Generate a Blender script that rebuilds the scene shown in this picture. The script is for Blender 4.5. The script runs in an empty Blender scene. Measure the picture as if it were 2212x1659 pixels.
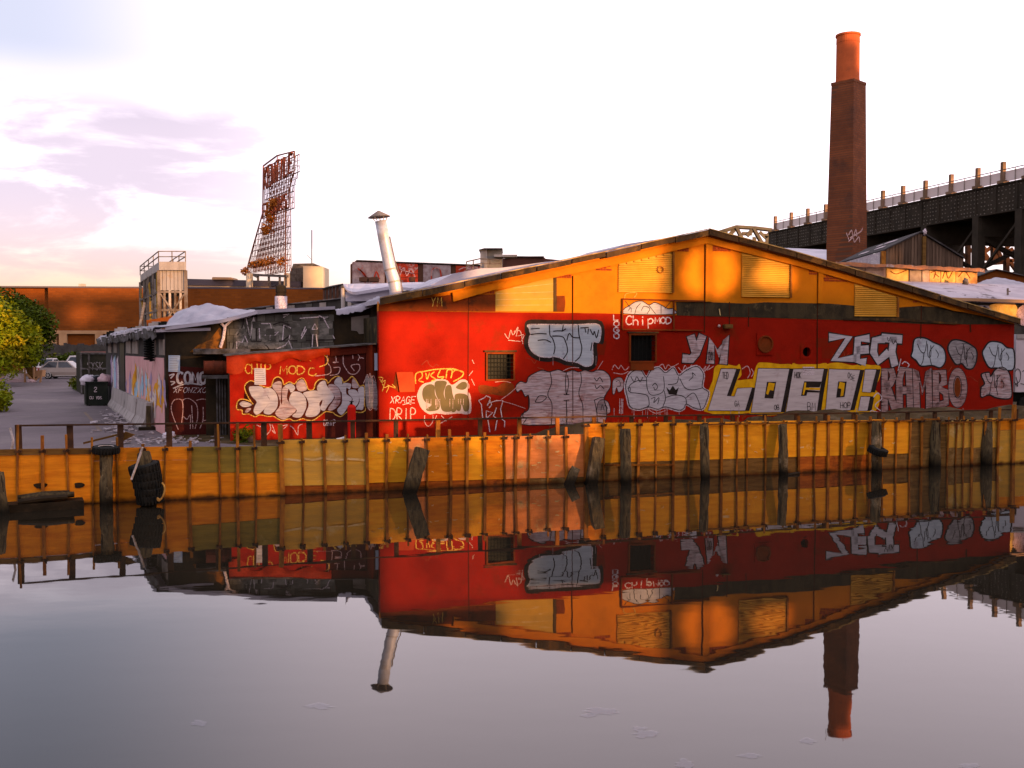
import bpy, bmesh, math, random
from mathutils import Vector
R = math.radians
rnd = random.Random(7)
sc = bpy.context.scene
col = sc.collection

# ---------------------------------------------------------------- camera
CAMH = 4.07                      # metres above the water (z = 0)
FPX, CX, CY, HOR = 2212.0, 1106.0, 829.5, 742.0
PITCH = math.atan((CY - HOR) / FPX)
cam = bpy.data.cameras.new('camera'); cam.lens = 36.0; cam.sensor_width = 36.0; cam.clip_end = 6000; cam.clip_start = 0.1
camo = bpy.data.objects.new('camera', cam); col.objects.link(camo)
camo.location = (0, 0, CAMH); camo.rotation_euler = (R(90) - PITCH, 0, 0)
sc.camera = camo

# ---------------------------------------------------------------- sky and sun
SUN_AZ, SUN_EL = R(45), R(4.0)   # azimuth to the right of straight behind the camera
SDIR = Vector((math.sin(SUN_AZ) * math.cos(SUN_EL), -math.cos(SUN_AZ) * math.cos(SUN_EL), math.sin(SUN_EL)))
w = bpy.data.worlds.new('World'); sc.world = w; w.use_nodes = True
nt = w.node_tree; nt.nodes.clear()
def N(tree, t, **kw):
    n = tree.nodes.new(t)
    for k, v in kw.items():
        if k.startswith('i_'): n.inputs[int(k[2:]) if k[2:].isdigit() else k[2:]].default_value = v
        else: setattr(n, k, v)
    return n
def L(tree, a, b): tree.links.new(a, b)
sky = N(nt, 'ShaderNodeTexSky', sky_type='NISHITA', sun_disc=False, sun_elevation=SUN_EL, sun_rotation=R(180) - SUN_AZ, air_density=1.0, dust_density=1.5, ozone_density=1.5)
tc = N(nt, 'ShaderNodeTexCoord'); sep = N(nt, 'ShaderNodeSeparateXYZ'); L(nt, tc.outputs['Generated'], sep.inputs[0])
zc = N(nt, 'ShaderNodeMath', operation='MAXIMUM', i_1=0.0); L(nt, sep.outputs['Z'], zc.inputs[0])
za = N(nt, 'ShaderNodeMath', operation='ADD', i_1=0.16); L(nt, zc.outputs[0], za.inputs[0])
dx = N(nt, 'ShaderNodeMath', operation='DIVIDE'); L(nt, sep.outputs['X'], dx.inputs[0]); L(nt, za.outputs[0], dx.inputs[1])
dy = N(nt, 'ShaderNodeMath', operation='DIVIDE'); L(nt, sep.outputs['Y'], dy.inputs[0]); L(nt, za.outputs[0], dy.inputs[1])
cmb = N(nt, 'ShaderNodeCombineXYZ'); L(nt, dx.outputs[0], cmb.inputs[0]); L(nt, dy.outputs[0], cmb.inputs[1])
mp = N(nt, 'ShaderNodeMapping'); mp.inputs['Location'].default_value = (0.35, 0.1, 0); mp.inputs['Scale'].default_value = (0.9, 1.0, 1); L(nt, cmb.outputs[0], mp.inputs[0])
big = N(nt, 'ShaderNodeTexNoise', i_Scale=0.33, i_Detail=2.0, i_Roughness=0.45); L(nt, mp.outputs[0], big.inputs['Vector'])
fine = N(nt, 'ShaderNodeTexNoise', i_Scale=1.9, i_Detail=7.0, i_Roughness=0.58, i_Distortion=0.4); L(nt, mp.outputs[0], fine.inputs['Vector'])
rb = N(nt, 'ShaderNodeMapRange', interpolation_type='SMOOTHSTEP', i_1=0.46, i_2=0.66); L(nt, big.outputs[0], rb.inputs[0])
rf = N(nt, 'ShaderNodeMapRange', interpolation_type='SMOOTHSTEP', i_1=0.34, i_2=0.56); L(nt, fine.outputs[0], rf.inputs[0])
cl = N(nt, 'ShaderNodeMath', operation='MULTIPLY'); L(nt, rb.outputs[0], cl.inputs[0]); L(nt, rf.outputs[0], cl.inputs[1])
def MIX(tree, a, b, fac, blend='MIX'):
    m = tree.nodes.new('ShaderNodeMix'); m.data_type = 'RGBA'; m.blend_type = blend
    for s, v in ((6, a), (7, b), (0, fac)):
        if hasattr(v, 'links'): tree.links.new(v, m.inputs[s])
        elif isinstance(v, (int, float)): m.inputs[s].default_value = v
        else: m.inputs[s].default_value = (*v, 1)
    return m.outputs[2]
hz = N(nt, 'ShaderNodeMapRange', interpolation_type='SMOOTHSTEP', i_1=0.0, i_2=0.15, i_3=1.0, i_4=0.0); L(nt, sep.outputs['Z'], hz.inputs[0])
up = N(nt, 'ShaderNodeMapRange', interpolation_type='SMOOTHSTEP', i_1=0.30, i_2=0.95, i_3=0.0, i_4=1.0); L(nt, sep.outputs['Z'], up.inputs[0])
def ss(sock, a_, b_):
    m_ = N(nt, 'ShaderNodeMapRange', interpolation_type='SMOOTHSTEP', i_1=a_, i_2=b_); L(nt, sock, m_.inputs[0]); return m_.outputs[0]
def mul(p, q):
    m_ = N(nt, 'ShaderNodeMath', operation='MULTIPLY'); L(nt, p, m_.inputs[0]); L(nt, q, m_.inputs[1]); return m_.outputs[0]
neg = N(nt, 'ShaderNodeMath', operation='MULTIPLY', i_1=-1.0); L(nt, sep.outputs['X'], neg.inputs[0])
# a bank of lavender cloud on the left of the sky, its top edge ragged
fz_ = N(nt, 'ShaderNodeMath', operation='MULTIPLY_ADD', i_1=0.10); L(nt, fine.outputs[0], fz_.inputs[0]); L(nt, sep.outputs['Z'], fz_.inputs[2])
bankv = N(nt, 'ShaderNodeMapRange', interpolation_type='SMOOTHSTEP', i_1=0.255, i_2=0.285, i_3=1.0, i_4=0.0); L(nt, fz_.outputs[0], bankv.inputs[0])
lx = N(nt, 'ShaderNodeMath', operation='MULTIPLY_ADD', i_1=0.30); L(nt, big.outputs[0], lx.inputs[0]); L(nt, neg.outputs[0], lx.inputs[2])
lm = ss(lx.outputs[0], 0.17, 0.46); lm2 = ss(neg.outputs[0], -0.05, 0.40)
thin = N(nt, 'ShaderNodeMath', operation='MULTIPLY_ADD', i_1=-0.55, i_2=0.8); L(nt, hz.outputs[0], thin.inputs[0])
cloud = mul(mul(mul(lm, bankv.outputs[0]), rf.outputs[0]), thin.outputs[0])
veil = MIX(nt, (11.3, 9.5, 10.4), (8.0, 7.4, 8.8), up.outputs[0])          # thin bright veil, cooler and dimmer overhead
veil = MIX(nt, veil, (4.3, 4.4, 5.5), mul(ss(neg.outputs[0], 0.10, 0.42), ss(sep.outputs['Z'], 0.175, 0.26)))
veil = MIX(nt, veil, (7.4, 5.9, 4.9), hz.outputs[0])
veil = MIX(nt, veil, (5.7, 4.0, 2.45), mul(lm2, hz.outputs[0]))
cloudc = MIX(nt, (3.55, 3.0, 3.85), (4.3, 2.85, 3.2), hz.outputs[0])         # lavender cloud bases, pinker low down
veil = MIX(nt, veil, cloudc, cloud)
skyc = MIX(nt, sky.outputs[0], veil, 0.93)
bg = N(nt, 'ShaderNodeBackground', i_Strength=0.078); L(nt, skyc, bg.inputs[0])
wo = N(nt, 'ShaderNodeOutputWorld'); L(nt, bg.outputs[0], wo.inputs[0])
sl = bpy.data.lights.new('sun', 'SUN'); sl.energy = 5.0; sl.angle = R(0.8); sl.color = (1.0, 0.53, 0.22)
so = bpy.data.objects.new('sun', sl); col.objects.link(so)
so.rotation_euler = SDIR.to_track_quat('Z', 'Y').to_euler(); so.location = (30, -30, 40)
sc.view_settings.view_transform = 'Standard'; sc.view_settings.look = 'None'; sc.view_settings.gamma = 1.0
sc.view_settings.exposure = 1.25; sc.view_settings.use_curve_mapping = False

# ---------------------------------------------------------------- geometry helpers
def ray(px, py):
    a, b = (px - CX) / FPX, (CY - py) / FPX
    return Vector((a, math.cos(PITCH) + b * math.sin(PITCH), -math.sin(PITCH) + b * math.cos(PITCH)))
CAM = Vector((0, 0, CAMH))
def at(px, py, Y):
    r = ray(px, py); return CAM + r * (Y / r.y)
def gnd(px, py, z):
    r = ray(px, py); return CAM + r * ((z - CAMH) / r.z)
class PL:
    """a vertical facade: u runs along it, z up, n points at the canal"""
    def __init__(s, x, y, ang, off=0.0):
        s.d = Vector((math.cos(ang), math.sin(ang), 0)); s.n = Vector((math.sin(ang), -math.cos(ang), 0))
        s.o = Vector((x, y, 0)) + s.n * off
    def hit(s, px, py):
        r = ray(px, py); t = (s.o - CAM).dot(s.n) / r.dot(s.n); p = CAM + r * t
        return ((p - s.o).dot(s.d), p.z)
    def P(s, u, z, off=0.0): return s.o + s.d * u + s.n * off + Vector((0, 0, z))
    def px(s, px, py, off=0.0): return s.P(*s.hit(px, py), off)
def zoom(ox, oy, k): return lambda x, y: ((ox + x / k) * 0.97359, (oy + y / k) * 0.97359)
Z1 = zoom(0, 520, 3.456); Z2 = zoom(200, 560, 3.352); Z3 = zoom(820, 560, 3.771); Z4 = zoom(1320, 500, 3.456)
Z5 = zoom(1760, 480, 3.318); Z6 = zoom(740, 440, 4.424); Z7 = zoom(1560, 360, 3.107); ZS = zoom(480, 740, 5.821)
ZB = zoom(0, 900, 3.568); ZM = zoom(600, 900, 3.16); ZR = zoom(1240, 880, 2.143); ZT = zoom(300, 320, 4.148)
ZV = zoom(2080, 360, 5.927); ZG = zoom(1100, 560, 4.809); ZE = zoom(2100, 640, 4.878)
def ZL(z, pts): return [z(*p) for p in pts]

WLOC = {}
def finish(o, parent, loc):
    WLOC[o.name] = loc
    if parent is not None:
        o.parent = parent; o.location = loc - WLOC[parent.name]
    else: o.location = loc
def tag(o, label=None, cat=None, group=None, kind=None):
    if label: o['label'] = label
    if cat: o['category'] = cat
    if group: o['group'] = group
    if kind: o['kind'] = kind
    return o
def thing(name, loc, label, cat, group=None, parent=None):
    o = bpy.data.objects.new(name, None); col.objects.link(o); o.empty_display_size = 0.3
    finish(o, parent, Vector(loc)); return tag(o, label, cat, group)
class MB:
    def __init__(s): s.v = []; s.f = []
    def add(s, vs, fs):
        b = len(s.v); s.v += [Vector(v) for v in vs]; s.f += [[i + b for i in f] for f in fs]; return s
    def hexa(s, p): return s.add(p, [(3, 2, 1, 0), (4, 5, 6, 7), (0, 1, 5, 4), (1, 2, 6, 5), (2, 3, 7, 6), (3, 0, 4, 7)])
    def obox(s, c, ax, ay, az):
        c, ax, ay, az = Vector(c), Vector(ax), Vector(ay), Vector(az)
        return s.hexa([c - ax - ay - az, c + ax - ay - az, c + ax + ay - az, c - ax + ay - az, c - ax - ay + az, c + ax - ay + az, c + ax + ay + az, c - ax + ay + az])
    def box(s, c, sz, rz=0.0):
        a, b = math.cos(rz), math.sin(rz)
        return s.obox(c, Vector((a, b, 0)) * sz[0] / 2, Vector((-b, a, 0)) * sz[1] / 2, Vector((0, 0, sz[2] / 2)))
    def bar(s, p, q, wd, ht=None, side=None):
        p, q = Vector(p), Vector(q); ht = ht or wd; d = q - p
        if d.length < 1e-6: return s
        dn = d.normalized(); sd = Vector(side) if side is not None else dn.cross(Vector((0, 0, 1)))
        if sd.length < 1e-4: sd = Vector((1, 0, 0))
        sd = (sd - dn * sd.dot(dn)).normalized(); u = sd.cross(dn).normalized()
        return s.obox((p + q) / 2, sd * wd / 2, d / 2, u * ht / 2)
    def tube(s, path, r, n=8, cap=True):
        path = [Vector(p) for p in path]; rs = r if isinstance(r, (list, tuple)) else [r] * len(path); rings = []
        for i, p in enumerate(path):
            d = (path[min(i + 1, len(path) - 1)] - path[max(i - 1, 0)]).normalized()
            a = d.cross(Vector((0.13, 0.31, 0.94)))
            if a.length < 0.05: a = d.cross(Vector((1, 0, 0)))
            a.normalize(); b = d.cross(a)
            rings.append([p + (a * math.cos(2 * math.pi * k / n) + b * math.sin(2 * math.pi * k / n)) * rs[i] for k in range(n)])
        vs = [v for g in rings for v in g]; fs = []
        for i in range(len(rings) - 1):
            for k in range(n): fs.append((i * n + k, i * n + (k + 1) % n, (i + 1) * n + (k + 1) % n, (i + 1) * n + k))
        if cap: fs.append(tuple(range(n))[::-1]); fs.append(tuple((len(rings) - 1) * n + k for k in range(n)))
        return s.add(vs, fs)
    def lathe(s, c, prof, n=20, axis=(0, 0, 1), cap=True):
        ax = Vector(axis).normalized(); a = ax.cross(Vector((0, 1, 0.01))).normalized(); b = ax.cross(a); c = Vector(c)
        vs = [c + ax * h + (a * math.cos(2 * math.pi * k / n) + b * math.sin(2 * math.pi * k / n)) * r for r, h in prof for k in range(n)]; m = len(prof)
        fs = [(i * n + k, i * n + (k + 1) % n, (i + 1) * n + (k + 1) % n, (i + 1) * n + k) for i in range(m - 1) for k in range(n)]
        if cap: fs += [tuple(range(n))[::-1], tuple((m - 1) * n + k for k in range(n))]
        return s.add(vs, fs)
    def torus(s, c, Rr, r, axis=(0, 0, 1), n=24, m=10, squash=1.0):
        ax = Vector(axis).normalized(); a = ax.cross(Vector((0.1, 1, 0.01))).normalized(); b = ax.cross(a); c = Vector(c); vs = []; fs = []
        for i in range(n):
            t = 2 * math.pi * i / n; e = a * math.cos(t) + b * math.sin(t)
            for j in range(m):
                q = 2 * math.pi * j / m; vs.append(c + e * (Rr + r * math.cos(q)) + ax * r * squash * math.sin(q))
        for i in range(n):
            for j in range(m): fs.append((i * m + j, ((i + 1) % n) * m + j, ((i + 1) % n) * m + (j + 1) % m, i * m + (j + 1) % m))
        return s.add(vs, fs)
    def prism(s, poly, dv):
        poly = [Vector(p) for p in poly]; n = len(poly); dv = Vector(dv)
        return s.add(poly + [p + dv for p in poly], [tuple(range(n)), tuple(range(2 * n - 1, n - 1, -1))] + [(i, i + n, (i + 1) % n + n, (i + 1) % n) for i in range(n)])
    def sheet(s, poly): return s.add(poly, [tuple(range(len(poly)))])
    def build(s, name, m, parent=None, label=None, cat=None, group=None, kind=None, smooth=False, base=False, tri=False):
        xs = [v.x for v in s.v]; ys = [v.y for v in s.v]; zs = [v.z for v in s.v]
        c = Vector(((min(xs) + max(xs)) / 2, (min(ys) + max(ys)) / 2, min(zs) if (base or parent is None) else (min(zs) + max(zs)) / 2))
        me = bpy.data.meshes.new(name); me.from_pydata([v - c for v in s.v], [], s.f); me.update()
        bm = bmesh.new(); bm.from_mesh(me)
        if tri: bmesh.ops.triangulate(bm, faces=[f for f in bm.faces if len(f.verts) > 4])
        bmesh.ops.recalc_face_normals(bm, faces=bm.faces); bm.to_mesh(me); bm.free()
        if m is not None: me.materials.append(m)
        if smooth:
            for p in me.polygons: p.use_smooth = True
        o = bpy.data.objects.new(name, me); col.objects.link(o); finish(o, parent, c)
        return tag(o, label, cat, group, kind)

def smoothpts(pts, k=5, closed=False):
    n = len(pts); out = []
    if n < 3: return list(pts)
    rng = range(n) if closed else range(n - 1)
    for i in rng:
        p0, p1, p2, p3 = [pts[(i + j) % n] if closed else pts[min(max(i + j, 0), n - 1)] for j in (-1, 0, 1, 2)]
        for q in range(k):
            t = q / k
            out.append(tuple(0.5 * (2 * p1[a] + (p2[a] - p0[a]) * t + (2 * p0[a] - 5 * p1[a] + 4 * p2[a] - p3[a]) * t * t + (3 * p1[a] - p0[a] - 3 * p2[a] + p3[a]) * t ** 3) for a in range(2)))
    if not closed: out.append(pts[-1])
    return out
def ribbon(mb, pl, pts, wpx, off, curve=True, closed=False, jit=0.0):
    """painted stroke on a facade; points in facade pixels, width in the same unit"""
    if curve: pts = smoothpts(pts, 5, closed)
    if closed: pts = pts + [pts[0], pts[1]]
    uv = [pl.hit(*p) for p in pts]
    p0 = pl.hit(pts[0][0], pts[0][1]); p1 = pl.hit(pts[0][0] + 1, pts[0][1]); k = abs(p1[0] - p0[0]); hw = wpx * k / 2
    vs = []; n = len(uv)
    for i in range(n):
        a, b = uv[max(i - 1, 0)], uv[min(i + 1, n - 1)]; dx_, dz_ = b[0] - a[0], b[1] - a[1]; l = math.hypot(dx_, dz_) or 1
        h = hw * (1 + rnd.uniform(-jit, jit)); ex = 0.0
        nx, nz = -dz_ / l * h, dx_ / l * h
        e = (-hw * 0.6 if i == 0 else hw * 0.6 if i == n - 1 else 0)
        cx_, cz_ = uv[i][0] + dx_ / l * e, uv[i][1] + dz_ / l * e
        vs += [pl.P(cx_ + nx, cz_ + nz, off), pl.P(cx_ - nx, cz_ - nz, off)]
    mb.add(vs, [(2 * i, 2 * i + 1, 2 * i + 3, 2 * i + 2) for i in range(n - 1)])
def blob(mb, pl, pts, off, curve=True):
    if curve: pts = smoothpts(pts, 4, True)
    mb.sheet([pl.px(x, y, off) for x, y in pts])
def grow(pts, d):
    cx_ = sum(p[0] for p in pts) / len(pts); cy_ = sum(p[1] for p in pts) / len(pts); a = sum(pts[i][0] * pts[(i + 1) % len(pts)][1] - pts[(i + 1) % len(pts)][0] * pts[i][1] for i in range(len(pts)))
    out = []; n = len(pts); sg = 1 if a > 0 else -1
    for i in range(n):
        (x0, y0), (x1, y1) = pts[i - 1], pts[(i + 1) % n]; dx_, dy_ = x1 - x0, y1 - y0; l = math.hypot(dx_, dy_) or 1
        out.append((pts[i][0] + sg * dy_ / l * d, pts[i][1] - sg * dx_ / l * d))
    return out

# ---------------------------------------------------------------- materials
MATS = {}
def mat(name, c1, c2=None, sc_=1.5, rough=0.8, bump=0.0, stretch=(1, 1, 1), c3=None, sc3=0.35, lo=0.4, hi=0.62, vary=0.0, metal=0.0, bsc=None, detail=6.0, spec=0.06, lo3=0.56, hi3=0.66, brick=None, emit=None):
    m = bpy.data.materials.new(name); m.use_nodes = True; t = m.node_tree; b = t.nodes['Principled BSDF']
    b.inputs['Roughness'].default_value = rough; b.inputs['Metallic'].default_value = metal; b.inputs['Specular IOR Level'].default_value = spec
    geo = N(t, 'ShaderNodeNewGeometry'); mpn = N(t, 'ShaderNodeMapping'); mpn.inputs['Scale'].default_value = stretch; L(t, geo.outputs['Position'], mpn.inputs[0])
    oi = N(t, 'ShaderNodeObjectInfo')
    c = c1
    ns = None
    if c2 is not None:
        ns = N(t, 'ShaderNodeTexNoise', i_Scale=sc_, i_Detail=detail, i_Roughness=0.62); L(t, mpn.outputs[0], ns.inputs['Vector'])
        mr = N(t, 'ShaderNodeMapRange', i_1=lo, i_2=hi); L(t, ns.outputs[0], mr.inputs[0]); c = MIX(t, c1, c2, mr.outputs[0])
    if c3 is not None:
        n3 = N(t, 'ShaderNodeTexNoise', i_Scale=sc3, i_Detail=8.0, i_Roughness=0.7); L(t, geo.outputs['Position'], n3.inputs['Vector'])
        mr3 = N(t, 'ShaderNodeMapRange', i_1=lo3, i_2=hi3); L(t, n3.outputs[0], mr3.inputs[0]); c = MIX(t, c, c3, mr3.outputs[0])
    bk = None
    if brick:
        bw, bh, mo, ang, mc = brick
        rot = N(t, 'ShaderNodeMapping'); rot.inputs['Rotation'].default_value = (0, 0, -ang); L(t, geo.outputs['Position'], rot.inputs[0])
        sp = N(t, 'ShaderNodeSeparateXYZ'); L(t, rot.outputs[0], sp.inputs[0]); cb = N(t, 'ShaderNodeCombineXYZ'); L(t, sp.outputs[0], cb.inputs[0]); L(t, sp.outputs[2], cb.inputs[1])
        bk = N(t, 'ShaderNodeTexBrick', i_Scale=1.0); bk.inputs['Mortar Size'].default_value = mo; bk.inputs['Brick Width'].default_value = bw; bk.inputs['Row Height'].default_value = bh
        bk.inputs['Mortar Smooth'].default_value = 0.3; L(t, cb.outputs[0], bk.inputs['Vector'])
        bk.inputs['Color1'].default_value = (0.75, 0.75, 0.75, 1); bk.inputs['Color2'].default_value = (1.15, 1.15, 1.15, 1); bk.inputs['Mortar'].default_value = (1, 1, 1, 1)
        c = MIX(t, c, bk.outputs['Color'], 0.55 if mc is not None else 0.12, 'MULTIPLY')
        if mc is not None: c = MIX(t, c, mc, bk.outputs['Fac'])
    if vary:
        mrv = N(t, 'ShaderNodeMapRange', i_3=1 - vary, i_4=1 + vary); L(t, oi.outputs['Random'], mrv.inputs[0])
        hs = N(t, 'ShaderNodeHueSaturation'); L(t, mrv.outputs[0], hs.inputs['Value'])
        if hasattr(c, 'links'): L(t, c, hs.inputs['Color'])
        else: hs.inputs['Color'].default_value = (*c, 1)
        c = hs.outputs[0]
    if hasattr(c, 'links'): L(t, c, b.inputs['Base Color'])
    else: b.inputs['Base Color'].default_value = (*c, 1)
    if bump:
        nb = N(t, 'ShaderNodeTexNoise', i_Scale=bsc or sc_ * 4, i_Detail=6.0, i_Roughness=0.65); L(t, mpn.outputs[0], nb.inputs['Vector'])
        h = nb.outputs[0]
        if bk is not None:
            mm = N(t, 'ShaderNodeMath', operation='SUBTRACT'); L(t, h, mm.inputs[0]); L(t, bk.outputs['Fac'], mm.inputs[1]); h = mm.outputs[0]
        bp = N(t, 'ShaderNodeBump', i_Strength=min(1.0, bump), i_Distance=0.03); L(t, h, bp.inputs['Height']); L(t, bp.outputs[0], b.inputs['Normal'])
    if emit:
        b.inputs['Emission Color'].default_value = (*emit, 1); b.inputs['Emission Strength'].default_value = 1.0
    MATS[name] = m; return m
ANG = R(17.4)
# ---------------------------------------------------------------- palette
def wet(m, dark=(0.075, 0.028, 0.007), z0=0.0, z1=0.11):
    """tide-line grime near the water"""
    t = m.node_tree; b = t.nodes['Principled BSDF']; g = N(t, 'ShaderNodeNewGeometry'); s = N(t, 'ShaderNodeSeparateXYZ'); L(t, g.outputs['Position'], s.inputs[0])
    n = N(t, 'ShaderNodeTexNoise', i_Scale=3.0, i_Detail=5.0); L(t, g.outputs['Position'], n.inputs['Vector'])
    a = N(t, 'ShaderNodeMath', operation='MULTIPLY_ADD', i_1=-0.25); L(t, n.outputs[0], a.inputs[0]); L(t, s.outputs[2], a.inputs[2])
    r = N(t, 'ShaderNodeMapRange', i_1=z0 - 0.12, i_2=z1 - 0.12, i_3=1.0, i_4=0.0); L(t, a.outputs[0], r.inputs[0])
    src = b.inputs['Base Color'].links
    base = src[0].from_socket if src else tuple(b.inputs['Base Color'].default_value)[:3]
    L(t, MIX(t, base, dark, r.outputs[0]), b.inputs['Base Color']); return m
HS = (0.7, 0.7, 6.0)
m_orange = wet(mat('orange_plywood', (0.68, 0.235, 0.012), (0.54, 0.16, 0.009), 1.6, 0.75, 0.25, HS, (0.62, 0.36, 0.09), 1.3, vary=0.17, lo3=0.63, hi3=0.72))
m_yellow = wet(mat('yellow_plywood', (0.70, 0.315, 0.016), (0.60, 0.235, 0.012), 1.6, 0.75, 0.25, HS, (0.75, 0.50, 0.16), 1.5, vary=0.12, lo3=0.62, hi3=0.70))
m_pinkply = wet(mat('pink_lit_plywood', (0.72, 0.25, 0.075), (0.62, 0.20, 0.05), 1.6, 0.75, 0.25, HS, (0.70, 0.40, 0.15), 1.4, vary=0.14))  # pink of the sunlit stretch put into the board colour
m_olive = wet(mat('olive_plywood', (0.235, 0.165, 0.028), (0.17, 0.125, 0.025), 1.4, 0.8, 0.3, HS, (0.30, 0.23, 0.07), 1.2, vary=0.12))
m_dull = wet(mat('dull_ochre_plywood', (0.56, 0.30, 0.04), (0.44, 0.25, 0.045), 1.2, 0.8, 0.3, HS, (0.56, 0.40, 0.16), 0.9, vary=0.1))
m_grime = wet(mat('grimy_plank', (0.19, 0.105, 0.03), (0.12, 0.065, 0.02), 2.0, 0.85, 0.5, HS, (0.26, 0.16, 0.06), 1.6, vary=0.2))
m_rustplank = wet(mat('rust_stained_plank', (0.36, 0.10, 0.014), (0.22, 0.055, 0.010), 2.2, 0.85, 0.5, HS, (0.12, 0.035, 0.01), 1.6, vary=0.2))
m_brownplank = wet(mat('brown_plank', (0.16, 0.085, 0.022), (0.11, 0.055, 0.015), 2.0, 0.85, 0.4, HS, vary=0.15))
m_stake = wet(mat('rusty_stake', (0.33, 0.125, 0.016), (0.17, 0.055, 0.012), 5.0, 0.8, 0.4, (1, 1, 0.4), vary=0.35), (0.03, 0.014, 0.006))
m_rail = mat('dark_rusty_rail', (0.075, 0.035, 0.016), (0.04, 0.022, 0.014), 4.0, 0.75, 0.3, vary=0.2)
m_pile = wet(mat('weathered_pile', (0.115, 0.085, 0.042), (0.045, 0.034, 0.02), 5.0, 0.9, 0.9, (3, 3, 0.35), (0.26, 0.20, 0.12), 1.4, vary=0.15), (0.010, 0.008, 0.005), 0.1, 0.55)
m_black = mat('tyre_rubber', (0.010, 0.010, 0.009), (0.019, 0.018, 0.015), 6, 0.75, 0.3)
m_white = mat('chipped_white_paint', (0.55, 0.47, 0.45), (0.35, 0.28, 0.22), 6, 0.6, 0.2)
m_rope = mat('yellow_rope', (0.45, 0.25, 0.06), (0.3, 0.15, 0.04), 9, 0.9)
m_wetwood = mat('black_wet_wood', (0.016, 0.012, 0.007), (0.03, 0.021, 0.012), 3, 0.6, 0.5)
m_dirt = mat('dirt', (0.078, 0.050, 0.022), (0.045, 0.031, 0.015), 1.2, 0.95, 0.8, c3=(0.11, 0.08, 0.045), sc3=0.8)
m_asph = mat('worn_asphalt', (0.145, 0.118, 0.122), (0.11, 0.09, 0.093), 0.5, 0.9, 0.35, c3=(0.18, 0.15, 0.145), sc3=0.25, bsc=14, lo3=0.52, hi3=0.68)

# ---------------------------------------------------------------- water, ground
pa, pb = gnd(0, 1096, 0), gnd(2212, 1000, 0)
BANG = math.atan2(pb.y - pa.y, pb.x - pa.x)
BK = PL(pa.x, pa.y, BANG)
GZ = 0.85
mw_ = bpy.data.materials.new('canal_water'); mw_.use_nodes = True; t = mw_.node_tree; b = t.nodes['Principled BSDF']
b.inputs['Base Color'].default_value = (0.014, 0.011, 0.007, 1); b.inputs['Roughness'].default_value = 0.015; b.inputs['IOR'].default_value = 1.43
geo = N(t, 'ShaderNodeNewGeometry'); mpn = N(t, 'ShaderNodeMapping'); mpn.inputs['Rotation'].default_value = (0, 0, -BANG); mpn.inputs['Scale'].default_value = (0.55, 1.0, 1); L(t, geo.outputs['Position'], mpn.inputs[0])
n1 = N(t, 'ShaderNodeTexNoise', i_Scale=1.6, i_Detail=2.0, i_Roughness=0.4); L(t, mpn.outputs[0], n1.inputs['Vector'])
n2 = N(t, 'ShaderNodeTexNoise', i_Scale=0.25, i_Detail=1.0); L(t, mpn.outputs[0], n2.inputs['Vector'])
mulw = N(t, 'ShaderNodeMath', operation='MULTIPLY_ADD', i_1=3.0); L(t, n2.outputs[0], mulw.inputs[0]); L(t, n1.outputs[0], mulw.inputs[2])
bp = N(t, 'ShaderNodeBump', i_Strength=0.032, i_Distance=0.05); L(t, mulw.outputs[0], bp.inputs['Height']); L(t, bp.outputs[0], b.inputs['Normal'])
MB().sheet([(-400, -260, 0), (400, -260, 0), (400, 220, 0), (-400, 220, 0)]).build('water', mw_, kind='structure')
g = MB(); g.sheet([BK.P(-300, GZ, -0.14), BK.P(330, GZ, -0.14), Vector((3000, 3500, GZ)), Vector((-3000, 3500, GZ))]).build('ground', m_dirt, kind='structure')
NB = PL(0, -8, ANG)       # the near bank, behind the camera
g = MB(); g.prism([NB.P(-200, 1.0, 1.0), NB.P(250, 1.0, 1.0), NB.P(250, 1.0, 300), NB.P(-200, 1.0, 300)], (0, 0, -2)).build('near_bank_ground', m_dirt, kind='structure')

# ---------------------------------------------------------------- bulkhead
bh = thing('canal_bulkhead', BK.P(13, 0, 0), 'long patched orange plywood bulkhead with steel stakes along the canal bank', 'bulkhead')
SX = [-62, -18, 36.8, 91.4, 144.6, 199, 252, 306, 355, 409, 473, 512, 551, 607, 653.5, 700.6, 746, 792, 833.7, 878.4, 921.5, 971.8, 1007.8, 1046, 1089.5, 1112.6, 1141.8, 1181.9, 1222, 1264, 1302.7,
      1340, 1377.7, 1415.4, 1452.6, 1486.7, 1522, 1557, 1591, 1612.5, 1652.5, 1690, 1723.8, 1759.3, 1787.9, 1816, 1847.9, 1877.4, 1905, 1934.2, 1963.7, 1988.7, 2025, 2045.5, 2063.7, 2078.7, 2097.7, 2125, 2154.5, 2186.3, 2225, 2270, 2310]
def lerp(x, pts):
    for (x0, y0), (x1, y1) in zip(pts, pts[1:]):
        if x <= x1: return y0 + (y1 - y0) * (x - x0) / (x1 - x0)
    (x0, y0), (x1, y1) = pts[-2:]; return y0 + (y1 - y0) * (x - x0) / (x1 - x0)
def wl(x): return 1096 - 96 * x / 2212
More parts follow.
